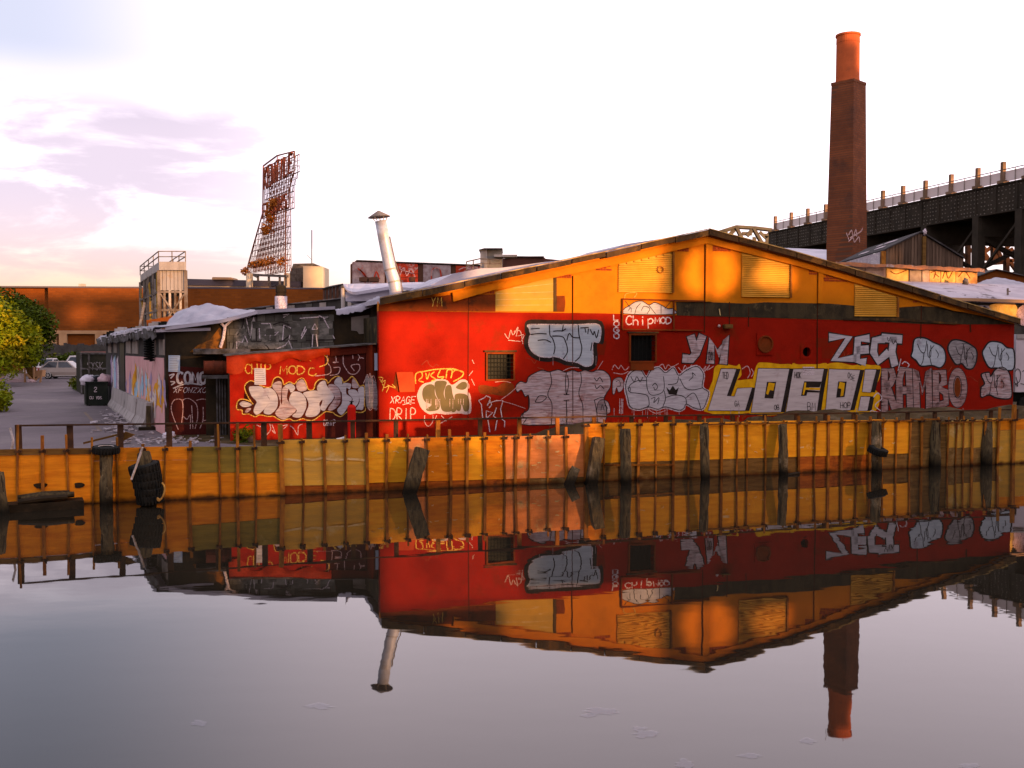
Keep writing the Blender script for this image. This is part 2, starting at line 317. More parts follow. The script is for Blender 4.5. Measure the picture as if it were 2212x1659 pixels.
def pane(x0, x1, ya, yb, m, name, off=0.0, th=0.035):
    """one board between two stakes; ya / yb are (left, right) top and bottom rows, None = below water"""
    jl = rnd.uniform(-.012, .012); jr = rnd.uniform(-.012, .012); e = 0.35
    q = [BK.hit(x0 + e, ya[0]), BK.hit(x1 - e, ya[1])]
    lo = [(BK.hit(x0 + e, 1000)[0], -0.5), (BK.hit(x1 - e, 1000)[0], -0.5)] if yb is None else [BK.hit(x0 + e, yb[0]), BK.hit(x1 - e, yb[1])]
    f = [BK.P(*lo[0], off + jl), BK.P(*lo[1], off + jr), BK.P(*q[1], off + jr), BK.P(*q[0], off + jl)]
    mb = MB(); n = BK.n * -th; mb.hexa([f[0] + n, f[1] + n, f[1], f[0], f[3] + n, f[2] + n, f[2], f[3]]); mb.build(name, m, bh)
TOPL = [(-70, 974), (0, 970.5), (409, 965), (606.9, 963)]
for x0, x1 in zip(SX, SX[1:]):
    tp = rnd.uniform(-1.2, 1.2)
    if x1 <= 410:
        T = lambda x: lerp(x, TOPL)
        if x1 < 205:
            pane(x0, x1, (T(x0), T(x1)), (T(x0) + 13, T(x1) + 13), m_brownplank, 'plank', 0.03, 0.06)
            pane(x0, x1, (T(x0) + 13.6, T(x1) + 13.6), None, m_orange, 'board')
        else:
            sp = 28
            pane(x0, x1, (T(x0) + tp, T(x1) + tp), (T(x0) + sp, T(x1) + sp), m_orange, 'board')
            pane(x0, x1, (T(x0) + sp + .6, T(x1) + sp + .6), None, m_orange, 'board')
    elif x1 <= 608:
        T = lambda x: lerp(x, TOPL)
        pane(x0, x1, (T(x0) + tp, T(x1) + tp), (1022, 1020), m_olive, 'board', 0.01)
        pane(x0, x1, (1022.6, 1020.6), None, m_orange, 'board')
    elif x1 <= 793:
        T = lambda x: lerp(x, [(607, 951), (800, 948)]); Mx = lambda x: lerp(x, [(607, 1049), (800, 1047)])
        pane(x0, x1, (T(x0) + tp, T(x1) + tp), (Mx(x0), Mx(x1)), m_dull, 'board', 0.01)
        pane(x0, x1, (Mx(x0) + .6, Mx(x1) + .6), None, m_rustplank, 'plank')
    elif x1 <= 1265:
        T = lambda x: lerp(x, [(792, 948), (1265, 939)]); Mx = lambda x: lerp(x, [(792, 1043), (1265, 1030)])
        mm = m_yellow if (x1 < 880 or x0 in (833.7,) or 1000 < x0 < 1010) else rnd.choice([m_pinkply, m_orange, m_pinkply, m_pinkply])
        pane(x0, x1, (T(x0) + tp, T(x1) + tp), (Mx(x0), Mx(x1)), mm, 'board', rnd.choice([0, .015]))
        pane(x0, x1, (Mx(x0) + .6, Mx(x1) + .6), None, m_rustplank if x1 < 1150 else m_grime, 'plank')
    elif x1 <= 1964:
        T = lambda x: lerp(x, [(1264, 915), (1964, 906)]); Mx = lambda x: lerp(x, [(1264, 1001), (1964, 979)])
        mm = m_orange if x1 < 1310 else m_yellow
        pane(x0, x1, (T(x0) + tp, T(x1) + tp), (Mx(x0), Mx(x1)), mm, 'board', rnd.choice([0, .015]))
        pane(x0, x1, (Mx(x0) + .6, Mx(x1) + .6), None, m_rustplank if 1700 < x0 < 1860 else m_grime, 'plank')
    elif x1 <= 2155:
        T = lambda x: lerp(x, [(1964, 911), (2155, 905)])
        pane(x0, x1, (T(x0) + tp * 2, T(x1) + tp * 2), (968, 966), m_grime if x0 < 2030 else m_dull, 'board'); pane(x0, x1, (968.6, 966.6), None, m_grime, 'plank', 0.02)
    else:
        T = lambda x: lerp(x, [(2155, 906), (2320, 901)])
        pane(x0, x1, (T(x0) + tp, T(x1) + tp), (T(x0) + 24, T(x1) + 23), m_orange, 'board'); pane(x0, x1, (T(x0) + 24.6, T(x1) + 23.6), None, m_dull, 'board')
# stakes with their clamps
TALL = {607: 916, 36.8: 917, 91.4: 940, 144.6: 938, 199: 944, 252: 944, 473: 916, 512: 914, 551: 918, 971.8: 927, 1222: 922, 1264: 915, 1141.8: 936, 2154.5: 880, 2186.3: 874, 1847.9: 896}
for i, x in enumerate(SX):
    topline = lerp(x, [(-70, 972), (606, 963), (606.5, 951), (792, 948), (1263, 939), (1263.5, 915), (1964, 906), (2320, 901)])
    ty = TALL.get(x, topline - rnd.uniform(2, 14)); r = 0.030 if rnd.random() < .75 else 0.038
    if x in (607, 1264, 2186.3): r = 0.06
    u, zt = BK.hit(x, ty); lean = rnd.uniform(-.035, .035); mb = MB()
    p, q = BK.P(u - lean, -0.5, r + .012), BK.P(u + lean, zt, r + .02 + rnd.uniform(0, .03)); mid = (p + q) / 2 + BK.d * rnd.uniform(-.015, .015)
    if r > 0.035: mb.bar(p, q, 2 * r, r * 1.6, BK.d)
    else: mb.tube([p, mid, q], r, 6)
    st = mb.build('stake', m_stake, bh)
    zc_ = BK.hit(x, topline + 2)[1]; c = BK.P(u + lean * .8, zc_ - .03, r); cb_ = MB()
    cb_.obox(c, BK.d * (r + .045), BK.n * (r + .05), Vector((0, 0, .03))); cb_.bar(c + BK.n * .02 - BK.d * .02, c + BK.n * .14 + BK.d * .06 + Vector((0, 0, .05)), .03)
    cb_.build('clamp', m_rail, st)
# thin rails tying the stakes on the right, dark gap line
mb = MB()
for x0, x1, y0, y1 in ((1486, 1964, 917.5, 908), (1964, 2025, 906, 905), (2030, 2200, 914, 905), (1302, 1453, 1004, 1003)):
    mb.bar(BK.px(x0, y0, .10), BK.px(x1, y1, .10), .05, .045, (0, 0, 1))
mb.build('tie_rail', m_stake, bh)
# knot holes rusted through the left boards
mb = MB()
for x, y, rx, ry in ((88, 1052, 13, 7), (171, 1051, 10, 7)):
    c = BK.px(x, y - 3, .03); k = BK.hit(x, y)[0]
    mb.sheet([c + BK.d * (math.cos(a) * rx * .0118 * (1 + .2 * math.sin(3 * a + x))) + Vector((0, 0, math.sin(a) * ry * .0118 * (1 + .15 * math.cos(2 * a)))) for a in [2 * math.pi * i / 14 for i in range(14)]])
mb.build('rotted_hole', m_wetwood, bh, kind='stuff')
mb = MB()
for i in range(46):       # scuffs and pale scratches on the sheets
    x = rnd.choice([rnd.uniform(800, 1250), rnd.uniform(1310, 1950)]); y = rnd.uniform(952, 1030) if x < 1280 else rnd.uniform(925, 985); l = rnd.uniform(2, 13)
    ribbon(mb, BK, [(x, y), (x + l * .5, y + rnd.uniform(-1.5, 1.5)), (x + l, y + rnd.uniform(-2.5, 2.5))], rnd.uniform(1, 2.6), .034)
for x0, x1, y in ((614, 792, 990),):
    for (a, bq) in zip(SX, SX[1:]):
        if a >= 606 and bq <= 793: ribbon(mb, BK, [(a + 5, y + 1), ((a + bq) / 2, y + rnd.uniform(1, 4)), (bq - 5, y + rnd.uniform(-1, 5))], 4.5, .03)
m_scuff = mat('pale_scuff', (0.62, 0.44, 0.20), (0.5, 0.32, 0.1), 5, 0.9)
mb.build('scuff_marks', m_scuff, bh, kind='stuff')

# ---------------------------------------------------------------- railing behind the bulkhead
RP = PL(pa.x, pa.y, BANG, -0.38)
rl = thing('bank_railing', RP.P(13, GZ, 0), 'low rusty railing of flat posts and one thin bar behind the bulkhead', 'railing')
RX = [41, 152, 259, 365, 468, 570, 669, 762, 855, 945, 1036, 1122, 1204, 1284, 1364, 1439, 1512, 1584, 1653, 1720, 1784, 1843, 1900, 1960, 2020, 2078, 2140, 2196]
def rail_y(x): return lerp(x, [(41, 919), (603, 912), (1264, 900), (1963, 890), (2200, 884)])
for x in RX:
    u, zt = RP.hit(x, rail_y(x)); mb = MB(); wd = .15 if x < 700 else .12
    mb.bar(RP.P(u, GZ - .1, 0), RP.P(u + rnd.uniform(-.02, .02), zt + .02, 0), wd, .07, RP.d); mb.build('railing_post', m_rail if x not in (945, 1122, 1204, 1284) else m_stake, rl)
mb = MB(); pts = [RP.px(x, rail_y(x), .055) for x in RX]
for p, q in zip(pts, pts[1:]): mb.bar(p, q, .045, .05, (0, 0, 1))
mb.build('top_rail', m_rail, rl)
sg = MB(); a_, b_ = RP.px(22, 924, .02), RP.px(18, 975, .02); sg.tube([a_, (a_ + b_) / 2 + Vector((.1, 0, 0)), b_ - Vector((0, 0, .5))], .03, 6)
sg.build('bent_pole', m_white, None, 'thin bent white pole at the end of the bank railing', 'pole')

# ---------------------------------------------------------------- piles, tyres, flotsam
def pile(xb, yb, xt, yt, wpx, label, square=False, group=None):
    base = gnd(xb, yb, 0); n = base.y / FPX; r = wpx * n / 2; tp = at(xt, yt, base.y + 0.15 * (1 if xt == xb else 2)); d = (tp - base).normalized(); low = base - d * 0.8
    o = thing('timber_pile', base, label, 'pile', group); mb = MB()
    if square:
        ax = Vector((1, .25, 0)); ax = (ax - d * ax.dot(d)).normalized(); ay = d.cross(ax); k = 9; vs = []
        for i in range(k + 1):
            p = low.lerp(tp, i / k); w_ = r * (1 + rnd.uniform(-.06, .06))
            vs += [p - ax * w_ - ay * w_, p + ax * w_ - ay * w_, p + ax * w_ + ay * w_, p - ax * w_ + ay * w_]
        fs = [(i * 4 + j, i * 4 + (j + 1) % 4, i * 4 + 4 + (j + 1) % 4, i * 4 + 4 + j) for i in range(k) for j in range(4)] + [(3, 2, 1, 0), tuple(k * 4 + j for j in range(4))]
        mb.add(vs, fs)
    else:
        k = 10; path = [low.lerp(tp, i / k) for i in range(k + 1)]; n0 = len(mb.v)
        mb.tube(path, [r * (1 + rnd.uniform(-.07, .07)) for i in range(k)] + [r * .93], 12)
        for i in range(len(mb.v)): mb.v[i] = mb.v[i] + Vector((rnd.uniform(-.012, .012), rnd.uniform(-.012, .012), rnd.uniform(-.02, .02)))
    mb.build('shaft', m_pile, o)
    cr = MB()
    for i in range(3):
        a = rnd.uniform(-2.6, -.5); s_ = Vector((math.cos(a), math.sin(a), 0)) * r * 1.0
        if not square: cr.tube([tp + s_ * .97 - d * rnd.uniform(.02, .1), tp + s_ * 1.005 - d * rnd.uniform(.4, .8)], .012, 4)
    cr.tube([tp - d * .03, tp + d * .015], [r * .8, r * .7], 10)
    cr.build('split_top', m_wetwood, o)
    return o, base, tp, r
def tyre(c, Rr, r, axis, label, white=False, group=None, sq=1.25):
    o = thing('tyre', Vector(c) - Vector((0, 0, r)), label, 'tyre', group)
    MB().torus(c, Rr - r, r, axis, 26, 10, sq).build('rubber', m_black, o, smooth=True)
    ax = Vector(axis).normalized(); tr = MB()
    for i in range(26):
        a = 2 * math.pi * i / 26; e = ax.cross(Vector((0.1, 1, .01))).normalized(); f = ax.cross(e); d = e * math.cos(a) + f * math.sin(a)
        tr.obox(Vector(c) + d * Rr, d * .012, ax.cross(d) * .02, ax * r * sq * .75)
    tr.build('tread', m_black, o)
    if white: MB().torus(Vector(c) + ax * r * sq * .72, Rr - r * 1.45, r * .22, axis, 26, 6, .6).build('rim_band', m_white, o, smooth=True)
    return o
_, bs, tp, r = pile(230, 1092, 229, 974, 27, 'upright round timber pile wearing a tyre on its head beside the bent white pole')
tyre(tp + Vector((0, 0, .03)), .32, .085, (0.05, -.06, 1), 'worn tyre with a white inner band lying on top of a round pile', True)
_, bs, tp, r = pile(322, 1092, 311, 978, 30, 'timber pile hidden under a sagging stack of five black tyres')
for k, (tx, ty, tilt) in enumerate(((312, 1011, .16), (316, 1027, .1), (319, 1043, .02), (322, 1060, -.05), (324, 1076, .05))):
    c = at(tx, ty, bs.y + .1 - .02 * k)
    tyre(c, .37 - .012 * k, .105, (-tilt, -.14, 1), ['topmost tilted black tyre of the stack round the second pile', 'black tyre second from the top of the stack on the pile', 'black tyre in the middle of the stack on the pile', 'black tyre second from the bottom of the stack on the pile', 'half sunken bottom tyre of the stack on the pile'][k], group='tyres stacked on a pile')
mb = MB(); p0, p1 = at(308, 966, bs.y - .3), at(284, 1036, bs.y - .32); mb.tube([p0, (p0 + p1) / 2 + Vector((0, .02, 0)), p1], .028, 7); mb.build('pipe', m_white, None, 'thin pale pipe leaning on the pile with stacked tyres', 'pipe')
mb = MB(); pr = [at(x, y, bs.y - .42) for x, y in smoothpts([(350, 1042), (356, 1054), (352, 1072), (343, 1082), (340, 1076), (346, 1080)], 4)]; mb.tube(pr, .022, 6); mb.build('rope', m_rope, None, 'frayed yellow rope hanging off the stacked tyres', 'rope')
pile(8, 1112, -4, 1022, 24, 'cut-off grey pile leaning at the edge of the floating timber')
pile(884, 1066, 912, 970, 30, 'thick square timber pile leaning right in front of the orange boards', True)
pile(1229, 1047, 1242, 1014, 20, 'short leaning stump of a timber pile barely above the water', True)
pile(1277, 1046, 1293, 946, 23, 'split timber pile leaning right beside an upright round pile', True)
pile(1352, 1046, 1351, 928, 24, 'upright round pile with pale scraped lower half beside the leaning split pile')
G = 'upright piles along the yellow boards'
pile(1523, 1036, 1521, 917, 20, 'plain upright grey pile standing alone against the yellow boards', group=G)
pile(1692, 1028, 1691, 917, 20, 'plain upright grey pile with a small log drifting at its foot', group=G)
_, bs, tp, r = pile(1894, 1020, 1893, 912, 22, 'upright grey pile with a tyre hung half way down')
tyre(at(1896, 974, bs.y - r * .3), .30, .10, (0.25, -.2, 1), 'black tyre hung round the middle of an upright grey pile')
pile(2020, 1010, 2018, 909, 24, 'upright grey pile against the dull brown planks', group=G)
pile(2131, 1005, 2130, 906, 24, 'upright dark pile near the corner of the red wall', group=G)
fl = thing('floating_timber', gnd(100, 1103, 0), 'waterlogged black timber crib floating against the orange boards', 'flotsam')
a_, b_ = gnd(22, 1108, 0), gnd(190, 1097, 0); dd = (b_ - a_).normalized(); nn = Vector((dd.y, -dd.x, 0))
mb = MB(); c = (a_ + b_) / 2; mb.obox(c + nn * -.25 + Vector((-.1, 0, .03)), dd * ((b_ - a_).length / 2), nn * .3, Vector((0, 0, .16))); mb.build('crib', m_wetwood, fl)
for k in range(4):
    s0 = rnd.uniform(-.05, .2); mb = MB(); z = .24 + .04 * (k % 2)
    p0 = a_.lerp(b_, s0 + .02) + nn * (-.05 - .15 * k) + Vector((0, 0, z)); p1 = a_.lerp(b_, min(.98, s0 + rnd.uniform(.6, .8))) + nn * (-.05 - .15 * k) + Vector((0, 0, z + .06))
    mb.tube([p0, (p0 + p1) / 2 + Vector((0, 0, .02)), p1], [.07, .08, .06], 8); mb.build('log', m_pile if k % 2 else m_wetwood, fl)
mb = MB(); p0, p1 = gnd(1690, 1028, 0), gnd(1725, 1024, 0); mb.tube([p0 + Vector((0, 0, .0)), p1 + Vector((0, 0, .03))], .05, 7); mb.build('drift_log', m_wetwood, None, 'small dark log drifting at the foot of an upright pile', 'log')

# thin pale scum drifting on the water
m_scum = mat('pale_scum', (0.30, 0.28, 0.31), None, rough=.25, spec=.4)
m_scum.node_tree.nodes['Principled BSDF'].inputs['Alpha'].default_value = 0.30
mb = MB()
for x, y, w_, h_ in ((1395, 1585, 24, 9), (1382, 1573, 16, 4), (1300, 1536, 34, 8), (1270, 1545, 18, 4), (430, 1562, 16, 6), (690, 1525, 30, 6), (2095, 1654, 20, 6), (1480, 1650, 20, 10), (1620, 1632, 26, 5), (1745, 1600, 18, 6)):
    k = 18; mb.sheet([gnd(x + w_ * math.cos(2 * math.pi * i / k) * (1 + .35 * math.sin(3 * i + x)) , y + h_ * math.sin(2 * math.pi * i / k) * (1 + .3 * math.cos(5 * i + y)), .004) for i in range(k)])
mb.build('water_scum', m_scum, None, 'thin pale patches of scum drifting on the still canal', 'scum', kind='stuff')
# ---------------------------------------------------------------- building materials
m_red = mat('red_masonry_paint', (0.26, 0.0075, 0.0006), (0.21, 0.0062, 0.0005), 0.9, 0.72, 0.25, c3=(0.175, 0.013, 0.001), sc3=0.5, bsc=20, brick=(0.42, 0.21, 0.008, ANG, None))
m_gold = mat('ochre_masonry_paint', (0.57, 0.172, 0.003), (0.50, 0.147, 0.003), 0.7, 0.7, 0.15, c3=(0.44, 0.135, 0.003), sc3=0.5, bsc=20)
m_golddull = mat('dull_ochre_board', (0.52, 0.28, 0.035), (0.42, 0.25, 0.05), 0.5, 0.75, 0.1, (1, 1, 3))
m_brownband = mat('stripped_brown_render', (0.13, 0.030, 0.006), (0.20, 0.035, 0.006), 1.5, 0.85, 0.5, c3=(0.06, 0.02, 0.008), sc3=1.2)
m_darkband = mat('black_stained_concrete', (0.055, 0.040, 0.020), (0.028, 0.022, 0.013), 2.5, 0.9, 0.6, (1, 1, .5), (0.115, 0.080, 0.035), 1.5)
m_fascia = mat('tarred_fascia', (0.085, 0.045, 0.016), (0.035, 0.022, 0.012), 2.2, 0.75, 0.6, (1, 1, .5), (0.20, 0.09, 0.02), 0.9, vary=0.2, lo3=0.56, hi3=0.66)
m_silver = mat('aluminium_roof_coating', (0.42, 0.385, 0.43), (0.33, 0.305, 0.34), 0.7, 0.55, 0.35, c3=(0.30, 0.27, 0.29), sc3=0.5, bsc=2.5, lo3=0.58, hi3=0.7)
m_slat = mat('ochre_shutter_slat', (0.60, 0.29, 0.035), (0.53, 0.24, 0.022), 1.2, 0.6, 0.05, vary=0.06)
m_joint = mat('dark_joint', (0.05, 0.012, 0.004), None)  # plain dark colour of the wall joints
m_brickred = mat('bare_brick', (0.34, 0.06, 0.018), (0.24, 0.04, 0.012), 6, 0.9, 0.3, vary=0.2)
m_blackpaint = mat('black_spray_paint', (0.014, 0.011, 0.009), (0.03, 0.02, 0.015), 2, 0.6)
SH = (1.0, 1.0, 9.0)
m_sil = mat('silver_spray_fill', (0.47, 0.43, 0.445), (0.37, 0.335, 0.345), 1.6, 0.55, 0, SH, (0.30, 0.22, 0.24), 2.6, lo3=0.60, hi3=0.74)
m_silwarm = mat('sketchy_silver_fill', (0.46, 0.365, 0.365), (0.34, 0.215, 0.205), 1.9, 0.6, 0, SH, (0.22, 0.05, 0.03), 1.6, lo=0.45, hi=0.6, lo3=0.56, hi3=0.72)
m_rambo = mat('faded_pink_grey_fill', (0.34, 0.23, 0.215), (0.25, 0.13, 0.115), 1.9, 0.6, 0, SH, (0.18, 0.05, 0.03), 1.6, lo=0.45, hi=0.6, lo3=0.56, hi3=0.72)
m_block = mat('roller_white_fill', (0.50, 0.43, 0.41), (0.43, 0.36, 0.34), 1.3, 0.7, 0, SH, (0.35, 0.28, 0.26), 1.4)
m_blue = mat('pale_blue_fill', (0.41, 0.45, 0.48), (0.33, 0.365, 0.395), 1.5, 0.6, 0, SH, (0.25, 0.24, 0.27), 1.8)
m_greyfill = mat('smoky_grey_fill', (0.30, 0.27, 0.27), (0.20, 0.17, 0.17), 1.9, 0.6, 0, SH)
m_linew = mat('white_spray_line', (0.62, 0.53, 0.54), (0.5, 0.40, 0.42), 5, 0.7)
m_linep = mat('pink_spray_line', (0.60, 0.40, 0.38), (0.5, 0.30, 0.28), 5, 0.7)
m_linek = mat('dark_line', (0.022, 0.016, 0.015), None)
m_liney = mat('gold_spray_line', (0.68, 0.42, 0.08), (0.55, 0.30, 0.05), 4, 0.7)
m_ypaint = mat('chrome_yellow_paint', (0.68, 0.36, 0.006), (0.55, 0.27, 0.004), 4, 0.7)
m_olivefill = mat('olive_grey_fill', (0.085, 0.070, 0.035), (0.11, 0.085, 0.04), 2, 0.7)
m_winblack = mat('window_dark', (0.008, 0.009, 0.008), None, rough=0.4)
m_grille = mat('window_grille', (0.008, 0.008, 0.006), None, rough=0.6)
m_dkred = mat('dark_red_door_shaded_ply', (0.060, 0.010, 0.007), (0.045, 0.008, 0.006), 1.3, 0.65, 0.1, c3=(0.03, 0.008, 0.006), sc3=0.8)
m_soot = mat('sooty_wall', (0.022, 0.017, 0.011), (0.040, 0.027, 0.014), 1.3, 0.9, 0.6, c3=(0.11, 0.045, 0.010), sc3=0.9, lo3=0.60, hi3=0.75)
m_blockgrey = mat('grey_block', (0.10, 0.092, 0.075), (0.05, 0.045, 0.038), 1.4, 0.9, 0.5, c3=(0.21, 0.185, 0.155), sc3=1.1, vary=0.35)
m_pinkwall = mat('pink_wall_paint', (0.58, 0.32, 0.31), (0.52, 0.27, 0.26), 0.8, 0.8, 0.2, c3=(0.40, 0.25, 0.22), sc3=1.5)
m_darkgreywall = mat('dark_grey_render', (0.058, 0.053, 0.047), (0.04, 0.036, 0.032), 1.2, 0.9, 0.4)
m_palepanel = mat('pale_blocked_window', (0.24, 0.20, 0.17), (0.18, 0.15, 0.13), 2, 0.85, 0.3, vary=0.15)

def speckle(m, lo=.30, hi=.46, sc_=28.0, base=.25, st=1.0):
    """spray paint lets the wall show through in a fine mist"""
    t = m.node_tree; b = t.nodes['Principled BSDF']; g = N(t, 'ShaderNodeNewGeometry'); n = N(t, 'ShaderNodeTexNoise', i_Scale=sc_, i_Detail=3.0); mp_ = N(t, 'ShaderNodeMapping'); mp_.inputs['Scale'].default_value = (1, 1, st); L(t, g.outputs['Position'], mp_.inputs[0]); L(t, mp_.outputs[0], n.inputs['Vector'])
    r = N(t, 'ShaderNodeMapRange', i_1=lo, i_2=hi, i_3=base, i_4=1.0); L(t, n.outputs[0], r.inputs[0]); L(t, r.outputs[0], b.inputs['Alpha'])
for m_ in (m_linew, m_linep, m_liney): speckle(m_, .34, .52)
speckle(m_silwarm, .34, .56, 2.2, .55, 9.0); speckle(m_rambo, .34, .56, 2.2, .55, 9.0); speckle(m_sil, .30, .5, 2.2, .7, 9.0); speckle(m_greyfill, .34, .56, 2.5, .6, 6.0); speckle(m_block, .28, .45, 2.0, .8, 9.0)
# ---------------------------------------------------------------- stroke lettering
def arc(cx_, cy_, rx, ry, a0, a1, n=7): return [(cx_ + rx * math.cos(R(a0 + (a1 - a0) * i / n)), cy_ + ry * math.sin(R(a0 + (a1 - a0) * i / n))) for i in range(n + 1)]
FONT = {
 'A': [[(0, 1), (.5, 0), (1, 1)], [(.2, .62), (.8, .62)]], 'B': [[(0, 1), (0, 0), (.7, .05), (.8, .25), (.6, .45), (.1, .5)], [(.1, .5), (.8, .55), (.9, .78), (.7, .97), (0, 1)]],
 'C': [arc(.55, .5, .5, .5, -50, -310)], 'D': [[(0, 0), (0, 1), (.6, .95), (.95, .6), (.9, .3), (.5, .03), (0, 0)]], 'E': [[(.9, 0), (0, 0), (0, 1), (.9, 1)], [(0, .5), (.7, .5)]],
 'F': [[(.9, 0), (0, 0), (0, 1)], [(0, .5), (.7, .5)]], 'G': [arc(.5, .5, .5, .5, -45, -330) + [(.95, .55), (.55, .55)]], 'H': [[(0, 0), (0, 1)], [(.9, 0), (.9, 1)], [(0, .5), (.9, .5)]],
 'I': [[(.4, 0), (.4, 1)]], 'K': [[(0, 0), (0, 1)], [(.9, 0), (.05, .5), (.9, 1)]], 'L': [[(0, 0), (0, 1), (.8, 1)]], 'M': [[(0, 1), (.1, 0), (.5, .7), (.9, 0), (1, 1)]],
 'N': [[(0, 1), (0, 0), (.9, 1), (.9, 0)]], 'O': [arc(.5, .5, .48, .5, 0, 360, 10)], 'P': [[(0, 1), (0, 0), (.7, .05), (.85, .28), (.65, .52), (.05, .56)]],
 'R': [[(0, 1), (0, 0), (.7, .05), (.85, .27), (.6, .5), (.05, .54), (.9, 1)]], 'S': [[(.85, .1), (.4, 0), (.05, .2), (.4, .48), (.85, .72), (.5, 1), (.05, .9)]],
 'T': [[(0, 0), (1, 0)], [(.5, 0), (.5, 1)]], 'U': [[(0, 0), (.02, .75), (.3, 1), (.7, .95), (.9, .7), (.9, 0)]], 'V': [[(0, 0), (.45, 1), (.9, 0)]], 'W': [[(0, 0), (.2, 1), (.5, .35), (.8, 1), (1, 0)]],
 'X': [[(0, 0), (.9, 1)], [(.9, 0), (0, 1)]], 'Y': [[(0, 0), (.45, .5)], [(.9, 0), (.45, .5), (.3, 1)]], 'Z': [[(0, 0), (.9, 0), (0, 1), (.9, 1)]], '2': [[(.05, .25), (.3, 0), (.75, .08), (.8, .35), (.05, 1), (.9, 1)]], '!': [[(.4, 0), (.4, .7)], [(.4, .9), (.4, 1)]],
 'h': [[(0, 0), (0, 1)], [(0, .6), (.4, .45), (.7, .6), (.7, 1)]], 'i': [[(.3, .4), (.3, 1)], [(.3, .12), (.34, .16)]], 'p': [[(0, .35), (.05, 1.35)], [(.02, .45), (.5, .3), (.75, .55), (.5, .85), (.05, .85)]],
 'r': [[(0, .4), (0, 1)], [(0, .6), (.5, .4)]], 'g': [[(.7, .4), (.2, .4), (.05, .65), (.3, .9), (.7, .75), (.72, .4), (.7, 1.2), (.3, 1.35), (.05, 1.2)]], 'e': [[(.05, .68), (.75, .62), (.5, .38), (.15, .5), (.1, .85), (.5, 1), (.8, .88)]]}
ROUND = set('CDGOPRSUB2hpge')
def lettering(pl, text, x, y, w_, h_, wpx, off, m, parent, name='tag', slant=0.0, gap=.25, dy=0.0, jit=.12, label=None):
    mb = MB(); n = len(text); cw = w_ / (n + gap * (n - 1))
    for i, ch in enumerate(text):
        if ch == ' ': continue
        for st in FONT[ch]:
            pts = [(x + (i * (1 + gap) + a + (.5 - b_) * slant + rnd.uniform(-.03, .03)) * cw, y + (b_ + rnd.uniform(-.02, .02)) * h_ + dy * i) for a, b_ in st]
            ribbon(mb, pl, pts, wpx, off, ch in ROUND, jit=jit)
    return mb.build(name, m, parent, label, kind='stuff' if n > 1 else None)
def strokes(pl, polys, wpx, off, m, parent, name='tag', curve=True, closed=False, jit=.1):
    mb = MB()
    for p in polys: ribbon(mb, pl, p, wpx, off, curve, closed, jit)
    return mb.build(name, m, parent, kind='stuff' if len(polys) > 1 else None)
def piece(pl, parent, fill, m, lines=(), lw=1.6, lm=None, ow=2.2, om=None, halo=0, hm=None, curve=True, off=.008, name='graffiti_piece', label=None):
    """one painted word: outer halo, fill, outline and inner lines"""
    if halo:
        mb = MB(); blob(mb, pl, grow(fill, halo), off - .004, curve); mb.build('graffiti_shadow', hm or m_linek, parent)
    mb = MB(); blob(mb, pl, fill, off, curve); o = mb.build(name, m, parent, label)
    mb = MB(); ribbon(mb, pl, fill, ow, off + .004, curve, True, .1); mb.build('outline', om or m_linek, o)
    if lines:
        mb = MB()
        for p in lines: ribbon(mb, pl, p, lw, off + .004, True, False, .1)
        mb.build('inner_line', lm or m_linek, o, kind='stuff' if len(lines) > 1 else None)
    return o
def thick(pl, parent, letters, wd, m, om, edge=2.0, off=.008, name='graffiti_letter', curve=False):
    """letters drawn as fat strokes with a dark rim; one part per letter"""
    for st in letters:
        mb = MB()
        for p in st: ribbon(mb, pl, p, wd + 2 * edge, off - .003, curve, False)
        mb.build('letter_shadow', om, parent, kind='stuff' if len(st) > 1 else None)
        mb = MB()
        for p in st: ribbon(mb, pl, p, wd, off + .001 * 1, curve, False)
        mb.build(name, m, parent, kind='stuff' if len(st) > 1 else None)

def holed_wall(mb, pl, u0, u1, z0, z1, holes, th, off=0.0):
    us = sorted({u0, u1, *[h[0] for h in holes], *[h[1] for h in holes]}); zs = sorted({z0, z1, *[h[2] for h in holes], *[h[3] for h in holes]})
    inside = lambda u, z: any(a < u < b_ and c < z < d for a, b_, c, d in holes)
    for o_ in (off, off - th):
        for a, b_ in zip(us, us[1:]):
            for c, d in zip(zs, zs[1:]):
                if not inside((a + b_) / 2, (c + d) / 2): mb.sheet([pl.P(a, c, o_), pl.P(b_, c, o_), pl.P(b_, d, o_), pl.P(a, d, o_)])
    for a, b_, c, d in holes + [(u0, u1, z0, z1)]:
        q = [(a, c), (b_, c), (b_, d), (a, d)]
        for i in range(4):
            e, f = q[i], q[(i + 1) % 4]; mb.sheet([pl.P(*e, off), pl.P(*f, off), pl.P(*f, off - th), pl.P(*e, off - th)])
def rect(pl, a, b_):
    p, q = pl.hit(*a), pl.hit(*b_); r_ = pl.hit(a[0], b_[1]); s_ = pl.hit(b_[0], a[1])
    return (p[0], q[0], (r_[1] + q[1]) / 2, (p[1] + s_[1]) / 2)

